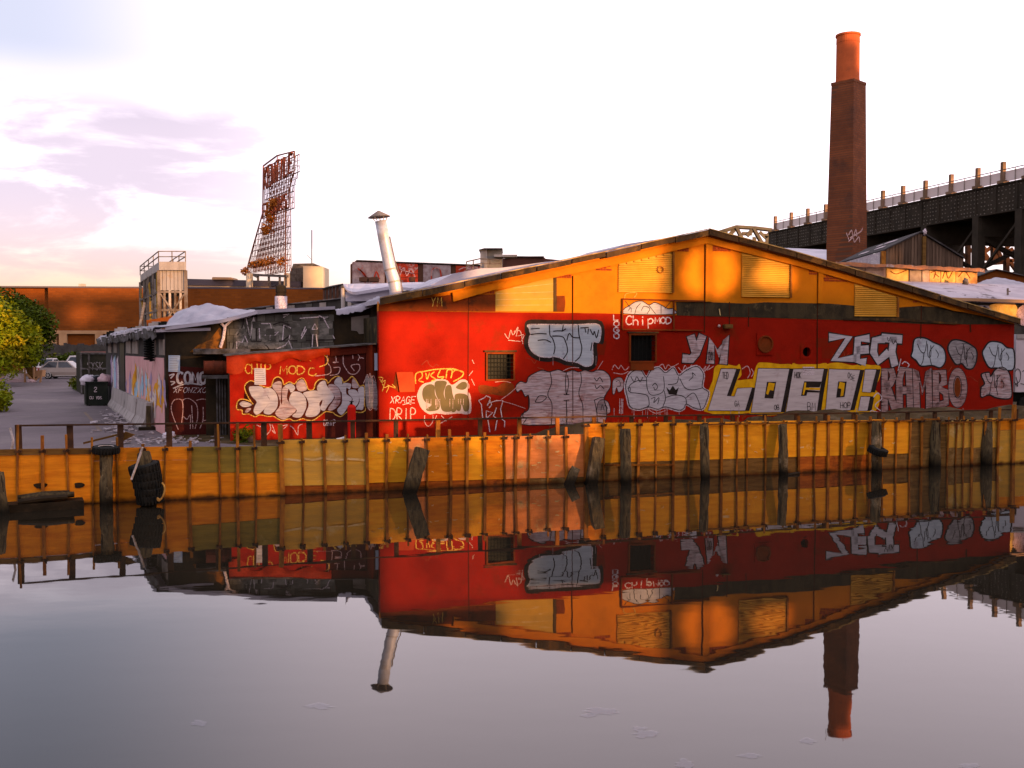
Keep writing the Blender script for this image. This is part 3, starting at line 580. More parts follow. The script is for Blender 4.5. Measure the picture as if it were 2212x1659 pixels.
# ---------------------------------------------------------------- the red and ochre gabled warehouse
A0 = at(818, 742, 34.9); MW = PL(A0.x, A0.y, ANG); BACK = -MW.n
wh = thing('gabled_warehouse', MW.P(13, GZ, -9), 'long red warehouse with ochre gable and three shutters covered in graffiti', 'warehouse')
UR = MW.hit(2190, 760)[0]
win1 = rect(MW, Z3(985, 850), Z3(1200, 1060)); win2 = rect(MW, Z4(272, 842), Z4(458, 1040))
pv = rect(MW, Z4(1262, 845), Z4(1340, 975)); pv2 = rect(MW, Z4(1590, 930), Z4(1655, 1010))
mb = MB(); holed_wall(mb, MW, 0, UR, GZ - .3, 4.72, [win1, win2, pv2], .3); mb.build('wall', m_red, wh)
line = [(818, 672), (1300, 677), (1440, 680.5), (1826, 692), (2080, 699.5), (2190, 700)]
ul = [MW.hit(*p) for p in line]; ul[0] = (0, ul[0][1]); ul[-1] = (UR, ul[-1][1])
mb = MB(); mb.prism([MW.P(0, 4.72), MW.P(UR, 4.72)] + [MW.P(*p) for p in ul[::-1]], BACK * .3); mb.build('wall', m_red, wh)
RT = [(818, 648), (1000, 611), (1304, 548), (1524.5, 499.5), (1713, 549.5), (1900, 604), (2080, 659), (2194, 693)]
ur = [MW.hit(*p) for p in RT]
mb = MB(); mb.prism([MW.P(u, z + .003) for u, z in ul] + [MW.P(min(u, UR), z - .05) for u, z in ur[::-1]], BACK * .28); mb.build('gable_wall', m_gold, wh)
mb = MB()
for a, b_ in ((0, 0), (UR, 0)): mb.prism([MW.P(a, GZ - .3, -.31), MW.P(a + (.3 if a == 0 else -.3), GZ - .3, -.31), MW.P(a + (.3 if a == 0 else -.3), 5.0, -.31), MW.P(a, 5.0, -.31)], BACK * 9)
mb.build('side_wall', m_darkband, wh, kind='stuff')
# roof slabs and fascia boards
for i in range(len(ur) - 1):
    (u0, z0), (u1, z1) = ur[i], ur[i + 1]
    mb = MB(); mb.prism([MW.P(u0, z0 - .12, .18), MW.P(u1, z1 - .12, .18), MW.P(u1, z1 + .03, .18), MW.P(u0, z0 + .03, .18)], BACK * 9); mb.build('roof', m_silver, wh)
k = 0
for i in range(len(ur) - 1):
    (u0, z0), (u1, z1) = ur[i], ur[i + 1]; n = max(1, round((u1 - u0) / 1.25))
    for j in range(n):
        a, b_ = j / n, (j + 1) / n; e = rnd.uniform(-.025, .025); h = .15 + rnd.uniform(-.02, .03)
        p = lambda t_, dz: MW.P(u0 + (u1 - u0) * t_, z0 + (z1 - z0) * t_ + dz + e, .30)
        mb = MB(); f = [p(a, -h), p(b_ - .01, -h), p(b_ - .01, .05), p(a, .05)]; mb.prism(f, BACK * .10); mb.build('fascia_board', m_fascia, wh)
mb = MB()
for i in range(len(ur) - 1):
    (u0, z0), (u1, z1) = ur[i], ur[i + 1]; mb.bar(MW.P(u0, z0 + .065, .27), MW.P(u1, z1 + .065, .27), .10, .03, MW.n)
m_edge = mat('sunworn_metal_edge', (0.55, 0.36, 0.12), (0.20, 0.11, 0.04), 2.5, 0.5, 0.3)
mb.build('drip_edge', m_edge, wh)
# silver kerb standing up behind the left slope
kp = ZL(Z6, [(960, 905), (960, 850), (1180, 738), (1300, 716), (1440, 688), (1650, 682), (2212, 607)]) + [(1330, 535), (1352, 527), (1425, 516), (1490, 505), (1490, 540), (1250, 590)]
KB = PL(A0.x, A0.y, ANG, -1.6); mb = MB(); mb.prism([KB.px(*p) for p in kp], BACK * 4); mb.build('roof_kerb', m_silver, wh)
# brown and black stained bands
mb = MB(); mb.prism([MW.px(*p, .015) for p in ZL(Z3, [(75, 492), (78, 440), (690, 352), (700, 372), (930, 352), (1052, 350), (1052, 496)])], BACK * .02); mb.build('brown_band', m_brownband, wh)
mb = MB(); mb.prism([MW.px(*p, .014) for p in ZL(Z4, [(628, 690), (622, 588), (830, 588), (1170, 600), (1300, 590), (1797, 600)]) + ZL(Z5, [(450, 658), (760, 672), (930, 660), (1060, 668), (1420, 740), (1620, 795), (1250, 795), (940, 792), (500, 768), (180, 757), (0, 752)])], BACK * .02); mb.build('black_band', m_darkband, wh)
mb = MB(); mb.prism([MW.px(*p, .05) for p in ZL(Z5, [(370, 752), (760, 748), (1230, 788), (1180, 796), (760, 768), (370, 764)])], BACK * .05); mb.build('ledge', m_fascia, wh)
# raking beam, centre pier
rk = [(976, 632), (1304, 560.5), (1524.5, 512), (1713, 562), (1900, 616), (2060, 664), (2085, 675), (2060, 672), (1900, 627), (1713, 573), (1524.5, 526), (1304, 577), (1060, 628), (978, 652)]
for q in ([rk[0], rk[1], rk[2], rk[11 - 1], rk[11], rk[12], rk[13]], [rk[2], rk[3], rk[4], rk[5], rk[6], rk[7], rk[8], rk[9], rk[10]]):
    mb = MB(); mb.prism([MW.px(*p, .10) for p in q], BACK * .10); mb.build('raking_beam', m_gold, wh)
for a, b_ in (((Z4(846, 140)), (Z4(893, 585))), (Z3(1700, 195), Z3(1765, 505)), (Z5(180, 400), Z5(212, 640))):
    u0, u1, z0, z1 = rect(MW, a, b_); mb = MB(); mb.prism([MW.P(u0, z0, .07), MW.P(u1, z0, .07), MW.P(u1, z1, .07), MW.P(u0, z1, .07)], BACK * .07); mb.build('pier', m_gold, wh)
for p, q, wd in ((Z3(826, 380), Z3(823, 1420), 1.3), (Z3(1697, 200), Z3(1700, 1400), 1.6), (Z4(842, 150), Z4(838, 820), 2.0), (Z4(1706, 380), Z4(1700, 1100), 1.4), (Z5(178, 420), Z5(176, 1120), 1.3), (Z5(942, 660), Z5(936, 900), 2.2), (Z4(1030, 590), Z4(1030, 770), 2.0), (Z4(1178, 630), Z4(1176, 775), 2.0), (Z5(1302, 800), Z5(1304, 850), 3)):
    mb = MB(); ribbon(mb, MW, [p, q], wd, .017, False); mb.build('wall_joint', m_joint, wh)
# shutters
def shutter(tl, tr, br, bl, n, m=m_slat, circle=None):
    o = thing('shutter', MW.px(*bl), None, None, parent=wh); P4 = [MW.hit(*q) for q in (tl, tr, br, bl)]; u0, u1 = P4[0][0], P4[1][0]; zb0, zb1 = P4[3][1], P4[2][1]
    top = lambda u: P4[0][1] + (P4[1][1] - P4[0][1]) * (u - u0) / (u1 - u0); zmx = max(P4[0][1], P4[1][1]); h = (zmx - zb0) / n
    mb = MB(); mb.prism([MW.P(u0, zb0, .012), MW.P(u1, zb1, .012), MW.P(u1, top(u1), .012), MW.P(u0, top(u0), .012)], BACK * .012); mb.build('backing', m_golddull, o)
    for i in range(n):
        za, zb = zb0 + i * h, zb0 + (i + .86) * h; a, b_ = u0, u1
        if zb > min(top(u0), top(u1)):
            k_ = (top(u1) - top(u0)) / (u1 - u0); uc = u0 + (zb - top(u0)) / k_
            if k_ > 0: a = max(u0, uc)
            else: b_ = min(u1, uc)
        if b_ - a < .08: continue
        mb = MB(); mb.hexa([MW.P(a, za, .015), MW.P(b_, za, .015), MW.P(b_, za, .075), MW.P(a, za, .075), MW.P(a, zb, .015), MW.P(b_, zb, .015), MW.P(b_, zb, .03), MW.P(a, zb, .03)]); mb.build('slat', m, o)
    for u, nm in ((u1 + .03, 'guide_rail'),):
        mb = MB(); mb.obox(MW.P(u, (zb1 + top(u1)) / 2, .06), MW.d * .035, MW.n * .06, Vector((0, 0, (top(u1) - zb1) / 2))); mb.build(nm, m_stake, o)
    return o
s1 = shutter(Z4(178, 297), Z4(588, 205), Z4(586, 518), Z4(178, 510), 22)
s2 = shutter(Z4(1125, 208), Z4(1490, 305), Z4(1490, 556), Z4(1125, 546), 24)
s3 = shutter(Z5(450, 495), Z5(757, 592), Z5(755, 742), Z5(450, 735), 17)
mb = MB(); mb.torus(MW.px(*Z4(495, 340), .09), .115, .022, MW.n, 18, 6); mb.build('vent_ring', m_stake, s1, smooth=True)
# boarded window on the left and its dark slot
bw_ = ZL(Z3, [(1052, 330), (1540, 205), (1555, 495), (1052, 492)])
bo = MB(); bo.prism([MW.px(*p, .02) for p in bw_], BACK * .02); bo = bo.build('boarded_window', m_golddull, wh)
for y0, y1 in ((298, 262), (345, 330), (395, 388), (442, 440)):
    mb = MB(); ribbon(mb, MW, [Z3(1060 if y0 > 320 else 1200, y0), Z3(1535, y1)], .8, .026, False); mb.build('board_joint', m_scuff, bo)
for a, b_ in ((Z3(1538, 200), Z3(1562, 496)), ):
    mb = MB(); mb.prism([MW.px(*p, .05) for p in (a, (b_[0], a[1] - 1), b_, (a[0], b_[1]))], BACK * .05); mb.build('window_post', m_fascia, wh)
mb = MB(); mb.prism([MW.px(*p, .03) for p in ZL(Z3, [(1565, 365), (1630, 362), (1636, 420), (1628, 497), (1562, 497)])], BACK * .03); mb.build('rotten_board', m_brownband, wh)
mb = MB(); mb.prism([MW.px(*p, .06) for p in ZL(Z3, [(1712, 340), (1722, 340), (1715, 470), (1706, 470)])], BACK * .04); mb.build('hanging_strip', m_stake, wh)
# bare bricks showing under the beam
def bricks(pts, rows):
    for (x0, y0, x1), n in zip(pts, rows):
        u0, z0 = MW.hit(*Z4(x0, y0)); u1, _ = MW.hit(*Z4(x1, y0)); bwid = (u1 - u0) / n
        for i in range(n):
            mb = MB(); mb.obox(MW.P(u0 + (i + .5) * bwid, z0, .0), MW.d * (bwid / 2 - .012), MW.n * .02, Vector((0, 0, .03))); mb.build('brick', m_brickred, wh)
bricks([(630, 192, 720), (655, 179, 720), (900, 162, 960), (900, 176, 1030), (900, 190, 1040), (1640, 352, 1690), (1640, 370, 1705), (1750, 408, 1797), (0, 322, 90), (30, 308, 120), (5, 338, 130)], [5, 3, 3, 6, 7, 3, 4, 3, 4, 5, 6])
zb5 = lambda x, y: ((1760 + x / 3.318 - 1320) * 3.456, (480 + y / 3.318 - 500) * 3.456)
bricks([(*zb5(225, 455), zb5(330, 455)[0]), (*zb5(225, 472), zb5(400, 472)[0]), (*zb5(240, 440), zb5(300, 440)[0]), (*zb5(880, 628), zb5(912, 628)[0])], [5, 8, 3, 2])
zb3 = lambda x, y: ((820 + x / 3.771 - 1320) * 3.456, (560 + y / 3.771 - 500) * 3.456)
bricks([(*zb3(938, 320), zb3(1045, 320)[0]), (*zb3(938, 336), zb3(1045, 336)[0]), (*zb3(1568, 205), zb3(1690, 205)[0]), (*zb3(1568, 190), zb3(1690, 190)[0]), (*zb3(960, 305), zb3(1045, 305)[0])], [5, 5, 6, 6, 4])
# barred windows
def barred(rc, nb, nh, lbl):
    u0, u1, z0, z1 = rc; o = thing('barred_window', MW.P((u0 + u1) / 2, z0), None, None, parent=wh)
    MB().obox(MW.P((u0 + u1) / 2, (z0 + z1) / 2, -.27), MW.d * (u1 - u0) / 2, MW.n * .01, Vector((0, 0, (z1 - z0) / 2))).build('pane', m_winblack, o)
    for i in range(1, nb): MB().bar(MW.P(u0 + (u1 - u0) * i / nb, z0, .03), MW.P(u0 + (u1 - u0) * i / nb, z1, .03), .018).build('bar', m_grille, o)
    for i in range(1, nh): MB().bar(MW.P(u0, z0 + (z1 - z0) * i / nh, .045), MW.P(u1, z0 + (z1 - z0) * i / nh, .045), .018, None, MW.n).build('bar', m_grille, o)
    mb = MB()
    mb.bar(MW.P(u0 - .03, z0 - .05, .02), MW.P(u0 - .03, z1 + .05, .02), .06, .08, MW.d); mb.bar(MW.P(u1 + .03, z0 - .05, .02), MW.P(u1 + .03, z1 + .05, .02), .06, .08, MW.d)
    mb.bar(MW.P(u0, z0 - .03, .02), MW.P(u1, z0 - .03, .02), .06, .08, (0, 0, 1)); mb.bar(MW.P(u0, z1 + .03, .02), MW.P(u1, z1 + .03, .02), .06, .08, (0, 0, 1)); mb.build('window_frame', m_brownband, o, kind='stuff')
    MB().obox(MW.P((u0 + u1) / 2, z1 + .10, .03), MW.d * ((u1 - u0) / 2 + .12), MW.n * .05, Vector((0, 0, .03))).build('lintel', m_fascia, o)
    return o
barred(win1, 8, 6, ''); barred(win2, 6, 5, '')
mb = MB(); u0, u1, z0, z1 = rect(MW, Z4(272, 1050), Z4(450, 1112)); mb.obox(MW.P((u0 + u1) / 2, (z0 + z1) / 2, .02), MW.d * (u1 - u0) / 2, MW.n * .02, Vector((0, 0, (z1 - z0) / 2))); mb.build('apron_board', m_brownband, wh)
u0, u1, z0, z1 = pv2; MB().obox(MW.P((u0 + u1) / 2, (z0 + z1) / 2, -.27), MW.d * (u1 - u0) / 2, MW.n * .01, Vector((0, 0, (z1 - z0) / 2))).build('vent_back', m_winblack, wh)
rr_ = (u1 - u0) / 2 + .05; mb = MB(); cc = MW.P((u0 + u1) / 2, (z0 + z1) / 2, .02); n = 24; q = []
for i in range(n):
    a = 2 * math.pi * i / n; e = MW.d * math.cos(a) + Vector((0, 0, math.sin(a))); m_ = max(abs(math.cos(a)), abs(math.sin(a))); q += [cc + e * (u1 - u0) * .47, cc + e * (rr_ * 1.12 / m_)]
mb.add(q, [(2 * i, 2 * i + 1, (2 * i + 3) % (2 * n), (2 * i + 2) % (2 * n)) for i in range(n)]); mb.build('vent_plate', m_red, wh)
u0, u1, z0, z1 = pv; cc = MW.P((u0 + u1) / 2, (z0 + z1) / 2, .03)
MB().obox(cc - MW.n * .01, MW.d * .36, MW.n * .02, Vector((0, 0, .42))).build('fan_plate', m_red, wh)
MB().lathe(cc + MW.n * .01, [(.33, 0), (.33, .06), (.28, .06), (.27, .0)], 24, MW.n, False).build('fan_ring', m_brownband, wh, smooth=False)
MB().lathe(cc + MW.n * .012, [(.27, 0), (.0, .001)], 24, MW.n, False).build('fan_disc', m_brownband, wh)
MB().torus(cc + MW.n * .03, .30, .02, MW.n, 24, 6).build('fan_rim', m_red, wh)
# wall lamp, framed panel, plates
lo = thing('wall_lamp', MW.px(*Z4(1000, 790)), None, None, parent=wh)
MB().obox(MW.px(*Z4(1008, 775), .12), MW.d * .16, MW.n * .10, Vector((0, 0, .075))).build('lamp_housing', m_brownplank, lo)
MB().bar(MW.px(*Z4(965, 772), .1), MW.px(*Z4(1010, 772), .1), .03).build('lamp_arm', m_grille, lo)
mb = MB(); mb.lathe(MW.px(*Z4(942, 771), .1) - Vector((0, 0, .05)), [(.02, 0), (.05, .025), (.055, .05), (.045, .08), (.015, .1)], 14); mb.build('bulb', m_white, lo, smooth=True)
fr = thing('framed_panel', MW.px(*Z4(400, 800)), None, None, parent=wh)
mb = MB(); mb.prism([MW.px(*p, .02) for p in ZL(Z4, [(212, 568), (600, 575), (600, 690), (212, 685)])], BACK * .02); mb.build('upper_panel', m_gold, fr)
mb = MB(); mb.prism([MW.px(*p, .02) for p in ZL(Z4, [(212, 688), (600, 692), (600, 800), (212, 795)])], BACK * .02); mb.build('lower_panel', m_red, fr)
for p, q in (((208, 560), (206, 800)), ((600, 572), (600, 800)), ((206, 565), (830, 582)), ((205, 798), (820, 806))):
    MB().bar(MW.px(*Z4(*p), .05), MW.px(*Z4(*q), .05), .05, .05, MW.n).build('frame_bar', m_brownband, fr)
MB().bar(MW.px(*Z4(950, 640), .03), MW.px(*Z4(958, 692), .03), .03).build('paint_drip_strip', m_scuff, wh)
mb = MB(); mb.prism([MW.px(*p, .07) for p in ZL(Z3, [(222, 1002), (358, 1000), (375, 1080), (375, 1165), (250, 1168), (235, 1080)])], BACK * .05); mb.build('cover_plate', mat('faded_red_plate', (0.42, 0.05, 0.012), (0.36, 0.04, 0.01), 1, 0.6), wh)
mb = MB(); mb.sheet([MW.px(*p, .01) for p in ZL(Z3, [(216, 1012), (236, 1080), (240, 1165), (195, 1132)])]); mb.build('plate_recess', m_brownband, wh)

# ---- graffiti on the warehouse
piece(MW, wh, ZL(Z3, [(1330, 605), (1500, 603), (1620, 604), (1745, 604), (1920, 608), (1922, 745), (1868, 757), (1870, 900), (1850, 945), (1800, 952), (1745, 925), (1700, 914), (1640, 905), (1600, 885), (1540, 870), (1500, 878), (1420, 868), (1360, 830), (1330, 770), (1335, 715), (1345, 685), (1335, 640)]), m_blue,
      [ZL(Z3, q) for q in ([(1505, 605), (1508, 690), (1530, 720), (1550, 790), (1540, 850)], [(1336, 688), (1410, 680), (1478, 682)], [(1408, 736), (1470, 732), (1515, 752)], [(1620, 605), (1612, 658)], [(1612, 658), (1570, 656), (1538, 660)], [(1530, 700), (1610, 705), (1640, 750), (1655, 830), (1620, 890)], [(1745, 608), (1750, 680), (1762, 740), (1775, 800), (1760, 870), (1720, 910)], [(1650, 735), (1662, 690), (1675, 680), (1700, 710), (1750, 715)], [(1610, 660), (1640, 640)], [(1860, 757), (1850, 820)], [(1350, 640), (1420, 636)], [(1765, 632), (1830, 628)], [(1800, 630), (1808, 668)], [(1830, 640), (1825, 680)], [(1845, 645), (1870, 690), (1880, 660), (1898, 715), (1915, 650)])], 2.3, m_linek, 2.0, m_linew, 10, m_blackpaint, curve=True, label='pale blue bubble-letter word with black drop shadow')
piece(MW, wh, ZL(Z3, [(1330, 1040), (1400, 1000), (1450, 985), (1500, 1000), (1530, 992), (1580, 982), (1640, 1000), (1700, 985), (1750, 1000), (1800, 985), (1860, 1000), (1900, 985), (1960, 990), (2010, 1040), (2015, 1120), (1980, 1180), (1960, 1230), (1980, 1300), (1975, 1400), (1900, 1440), (1600, 1440), (1280, 1440), (1270, 1360), (1330, 1310), (1330, 1200), (1300, 1205), (1270, 1150), (1235, 1170), (1222, 1120), (1260, 1080), (1310, 1090)]), m_silwarm,
      [ZL(Z3, q) for q in ([(1510, 1005), (1522, 1090), (1490, 1190), (1525, 1270), (1520, 1440)], [(1385, 1250), (1420, 1200), (1480, 1210), (1440, 1250), (1385, 1252)], [(1645, 1005), (1638, 1090), (1645, 1190)], [(1655, 1030), (1665, 1100), (1648, 1190)], [(1625, 1190), (1668, 1190)], [(1625, 1238), (1668, 1236)], [(1645, 1240), (1650, 1440)], [(1765, 1005), (1772, 1080), (1750, 1180), (1782, 1280), (1785, 1440)], [(1880, 1235), (1930, 1215), (1962, 1215)], [(1880, 1235), (1900, 1340), (1905, 1440)], [(1330, 1200), (1330, 1310)], [(1300, 1320), (1280, 1370), (1310, 1390), (1285, 1430)], [(1880, 1050), (1900, 1075), (1925, 1045), (1950, 1085)], [(1885, 1110), (1900, 1140), (1930, 1115), (1960, 1140)])], 1.7, m_linek, 2.0, m_linek)
piece(MW, wh, ZL(Z4, [(240, 1200), (275, 1130), (345, 1105), (392, 1165), (430, 1112), (490, 1092), (540, 1130), (600, 1092), (642, 1150), (700, 1112), (780, 1082), (830, 1140), (822, 1240), (870, 1280), (850, 1360), (822, 1408), (760, 1400), (700, 1370), (680, 1402), (640, 1418), (540, 1392), (480, 1410), (410, 1392), (340, 1410), (272, 1392), (250, 1320), (236, 1260)]), m_sil,
      [ZL(Z4, q) for q in ([(390, 1190), (330, 1190), (268, 1225), (262, 1275), (330, 1288), (400, 1305), (415, 1370), (400, 1392)], [(440, 1230), (460, 1210), (480, 1240), (460, 1262), (450, 1240)], [(395, 1170), (400, 1250), (430, 1300), (500, 1290), (530, 1250), (525, 1160)], [(530, 1270), (540, 1330), (520, 1390)], [(640, 1160), (625, 1210), (560, 1220)], [(540, 1320), (620, 1300), (690, 1320), (700, 1370)], [(650, 1175), (690, 1245), (750, 1262), (825, 1245)], [(700, 1320), (755, 1285), (790, 1340), (810, 1402)], [(720, 1190), (750, 1160), (745, 1130), (770, 1150)], [(250, 1250), (270, 1245), (268, 1275)], [(430, 1330), (460, 1320), (450, 1360), (490, 1320), (480, 1370)], [(275, 1160), (300, 1200), (320, 1160), (345, 1200), (365, 1165)])], 1.5, m_linek, 1.7, m_linek, 3.5, m_linew)
mb = MB(); blob(mb, MW, ZL(Z4, [(545, 1238), (572, 1265), (596, 1228), (618, 1262), (642, 1240), (626, 1296), (565, 1296)]), .016, False); mb.build('painted_crown', m_blackpaint, wh)
# the big block word
ylw = [ZL(Z4, [(835, 1430), (900, 1190), (925, 1085), (1000, 1065), (1080, 1080), (1110, 1060), (1125, 1140), (1090, 1190), (1180, 1175), (1240, 1190), (1215, 1330), (1190, 1440)]), ZL(Z4, [(1190, 1290), (1235, 1075), (1300, 1050), (1420, 1062), (1520, 1070), (1515, 1200), (1480, 1330), (1440, 1445), (1185, 1440)]), ZL(Z4, [(1455, 1445), (1500, 1090), (1560, 1062), (1700, 1070), (1785, 1065), (1790, 1240), (1755, 1440)]),
       ZL(Z5, [(200, 1440), (240, 1260), (225, 1110), (330, 1080), (430, 1095), (520, 1100), (510, 1240), (460, 1440)]), ZL(Z5, [(455, 1440), (490, 1250), (500, 1095), (570, 1090), (640, 1105), (635, 1200), (590, 1260), (640, 1320), (600, 1440)])]
for i, p in enumerate(ylw): mb = MB(); blob(mb, MW, [(x + rnd.uniform(-1, 1), y + rnd.uniform(-1.5, 1.5)) for x, y in p], .003 + .0006 * i); mb.build('yellow_underpaint', m_ypaint, wh)
def blockletter(out, inn, innm=None):
    sh = [(x + 9, y + 0) for x, y in out]; mb = MB(); mb.sheet([MW.px(*p, .010) for p in sh]); mb.build('letter_shadow', m_blackpaint, wh)
    mb = MB(); mb.sheet([MW.px(*p, .014) for p in out]); o = mb.build('graffiti_letter', m_block, wh)
    mb = MB(); ribbon(mb, MW, out, 1.3, .0175, False, True); mb.build('outline', m_linek, o)
    for p, m in inn: mb = MB(); mb.sheet([MW.px(*q, .018 + (.003 if m is m_ypaint else 0)) for q in p]); mb.build('letter_counter', m, o)
blockletter(ZL(Z4, [(965, 1098), (1085, 1100), (1012, 1308), (1068, 1310), (1090, 1248), (1205, 1243), (1150, 1422), (865, 1420)]), [])
blockletter(ZL(Z4, [(1250, 1095), (1490, 1098), (1425, 1432), (1195, 1435)]), [(ZL(Z4, [(1318, 1200), (1388, 1200), (1366, 1328), (1298, 1325)]), m_blackpaint), (ZL(Z4, [(1330, 1205), (1378, 1212), (1365, 1268), (1340, 1262), (1325, 1300), (1310, 1290)]), m_ypaint)])
blockletter(ZL(Z4, [(1518, 1100), (1755, 1098), (1728, 1245), (1700, 1432), (1462, 1430)]), [(ZL(Z4, [(1602, 1195), (1735, 1198), (1722, 1242), (1640, 1242), (1630, 1262), (1725, 1270), (1722, 1282), (1628, 1280), (1620, 1306), (1578, 1308)]), m_blackpaint), (ZL(Z4, [(1605, 1205), (1618, 1206), (1614, 1244), (1725, 1246), (1724, 1262), (1612, 1260), (1600, 1300), (1590, 1296)]), m_ypaint)])
blockletter(ZL(Z5, [(262, 1122), (492, 1130), (420, 1427), (236, 1432)]), [(ZL(Z5, [(330, 1215), (392, 1216), (376, 1330), (314, 1335)]), m_blackpaint), (ZL(Z5, [(340, 1218), (378, 1228), (366, 1320), (345, 1325), (352, 1270), (330, 1265)]), m_ypaint)])
blockletter(ZL(Z5, [(527, 1125), (612, 1126), (570, 1297), (505, 1292)]), []); blockletter(ZL(Z5, [(495, 1325), (566, 1326), (545, 1432), (475, 1432)]), [])
# sketchy word right of the block word
RB = lambda *ps: [ZL(Z5, p) for p in ps]
thick(MW, wh, [RB([(672, 1425), (672, 1125), (725, 1140), (735, 1185), (715, 1230), (685, 1245)]), RB([(690, 1245), (750, 1425)]), RB([(782, 1415), (780, 1200), (800, 1128), (850, 1128), (860, 1415)], [(785, 1280), (855, 1280)]), RB([(910, 1415), (900, 1130), (948, 1290), (995, 1128), (1000, 1405)]), RB([(1050, 1400), (1048, 1140), (1105, 1150), (1110, 1225), (1065, 1262), (1122, 1295), (1125, 1370), (1055, 1400)])], 13.5, m_rambo, m_linek, 2.2, curve=False)
mb = MB(); cO = [Z5(1210 + 68 * math.cos(a), 1262 + 145 * math.sin(a)) for a in [2 * math.pi * i / 20 for i in range(20)]]; blob(mb, MW, grow(cO, 1.5), .005); mb.build('letter_shadow', m_linek, wh)
mb = MB(); blob(mb, MW, cO, .009); oo = mb.build('graffiti_letter', m_rambo, wh)
mb = MB(); blob(mb, MW, [Z5(1208 + 24 * math.cos(a), 1258 + 72 * math.sin(a)) for a in [2 * math.pi * i / 16 for i in range(16)]], .0125); mb.build('letter_counter', m_brownband, oo)
mb = MB(); ribbon(mb, MW, [Z5(1208 + 30 * math.cos(a), 1258 + 80 * math.sin(a)) for a in [2 * math.pi * i / 16 for i in range(16)]], 1.4, .0135, True, True); mb.build('inner_line', m_linek, oo)
# second word of four letters, two small letters, fat pair
RB4 = lambda *ps: [ZL(Z4, p) for p in ps]
thick(MW, wh, [RB([(278, 890), (410, 890), (300, 1055), (450, 1045)]), RB([(545, 900), (475, 905), (465, 1060), (520, 1070)], [(480, 985), (540, 980)]), RB([(655, 905), (600, 915), (590, 1000), (625, 1065), (690, 1010)]), RB([(665, 895), (785, 905)], [(738, 905), (725, 1000), (745, 1085)])], 15, m_sil, m_blackpaint, 3.2, curve=False)
strokes(MW, [ZL(Z5, p) for p in ([(690, 890), (700, 920), (715, 890)], [(725, 910), (735, 940), (750, 915), (765, 945)])], 1.2, .016, m_linek, wh, 'tag')
thick(MW, wh, [RB4([(738, 862), (768, 965)], [(820, 858), (775, 980), (740, 1025), (688, 1020)]), RB4([(885, 1040), (895, 885), (945, 985), (1005, 860), (985, 1045)])], 16.5, m_silwarm, m_blackpaint, 2.6, curve=False)
lettering(MW, 'CHOI', *Z4(868, 970), 12, 18, 1.1, .016, m_linek, wh)
for pts, m in (([(880, 990), (890, 915), (920, 895), (975, 900), (1030, 930), (1085, 955), (1115, 1000), (1115, 1070), (1080, 1112), (1020, 1096), (940, 1100), (905, 1060), (870, 1030)], m_blue), ([(1140, 980), (1170, 915), (1240, 918), (1300, 945), (1345, 985), (1345, 1060), (1318, 1118), (1275, 1118), (1240, 1082), (1195, 1086)], m_greyfill), ([(1395, 1015), (1410, 968), (1450, 925), (1525, 932), (1572, 968), (1620, 985), (1622, 1115), (1570, 1132), (1500, 1115), (1440, 1108)], m_blue), ([(1385, 1165), (1440, 1150), (1452, 1180), (1490, 1128), (1540, 1110), (1585, 1150), (1602, 1240), (1598, 1335), (1500, 1335), (1440, 1312), (1385, 1330), (1383, 1262), (1410, 1230)], m_silwarm)):
    cx_ = sum(p[0] for p in pts) / len(pts); cy_ = sum(p[1] for p in pts) / len(pts); w_ = (max(p[0] for p in pts) - min(p[0] for p in pts)); h_ = max(p[1] for p in pts) - min(p[1] for p in pts)
    X = lambda a, b_: Z5(cx_ + a * w_, cy_ + b_ * h_)
    piece(MW, wh, ZL(Z5, pts), m, [[X(-.3, -.3), X(-.2, -.05), X(-.08, -.02), X(-.02, -.4)], [X(-.1, 0), X(-.14, .3), X(-.2, .42)], [X(.0, -.3), X(.02, .12), X(.1, .1), X(.1, -.25)], [X(.12, .4), X(.06, .0), X(.2, -.25)], [X(.25, -.1), X(.33, .05), X(.3, .16)]], 1.5, m_linek, 1.6, m_linek, 2.6, m_linek)
# lit olive piece in a pale bubble, small tags
piece(MW, wh, ZL(Z3, [(400, 1185), (440, 1110), (520, 1082), (560, 1062), (640, 1068), (690, 1110), (760, 1068), (812, 1074), (832, 1120), (818, 1160), (842, 1200), (848, 1320), (820, 1352), (740, 1345), (640, 1354), (560, 1345), (500, 1352), (440, 1310), (410, 1250)]), mat('pale_lilac_halo', (0.34, 0.29, 0.31), None, rough=.7), (), 1, None, 1.2, m_linep)
for i, q in enumerate(([(448, 1140), (490, 1105), (540, 1115), (548, 1190), (585, 1260), (575, 1315), (500, 1330), (472, 1310), (520, 1275), (465, 1250), (442, 1200)], [(545, 1090), (600, 1072), (645, 1085), (632, 1130), (620, 1180), (640, 1240), (690, 1290), (680, 1330), (610, 1325), (585, 1250), (556, 1190)], [(640, 1120), (680, 1115), (695, 1190), (720, 1260), (725, 1320), (690, 1335), (650, 1270), (628, 1190)], [(715, 1190), (770, 1180), (820, 1200), (835, 1270), (825, 1325), (790, 1325), (770, 1270), (760, 1320), (730, 1320), (715, 1250)], [(722, 1130), (770, 1085), (810, 1090), (812, 1130), (775, 1150)])):
    mb = MB(); blob(mb, MW, ZL(Z3, q), .0125 + i * .0004); mb.build('graffiti_letter', m_olivefill, wh)
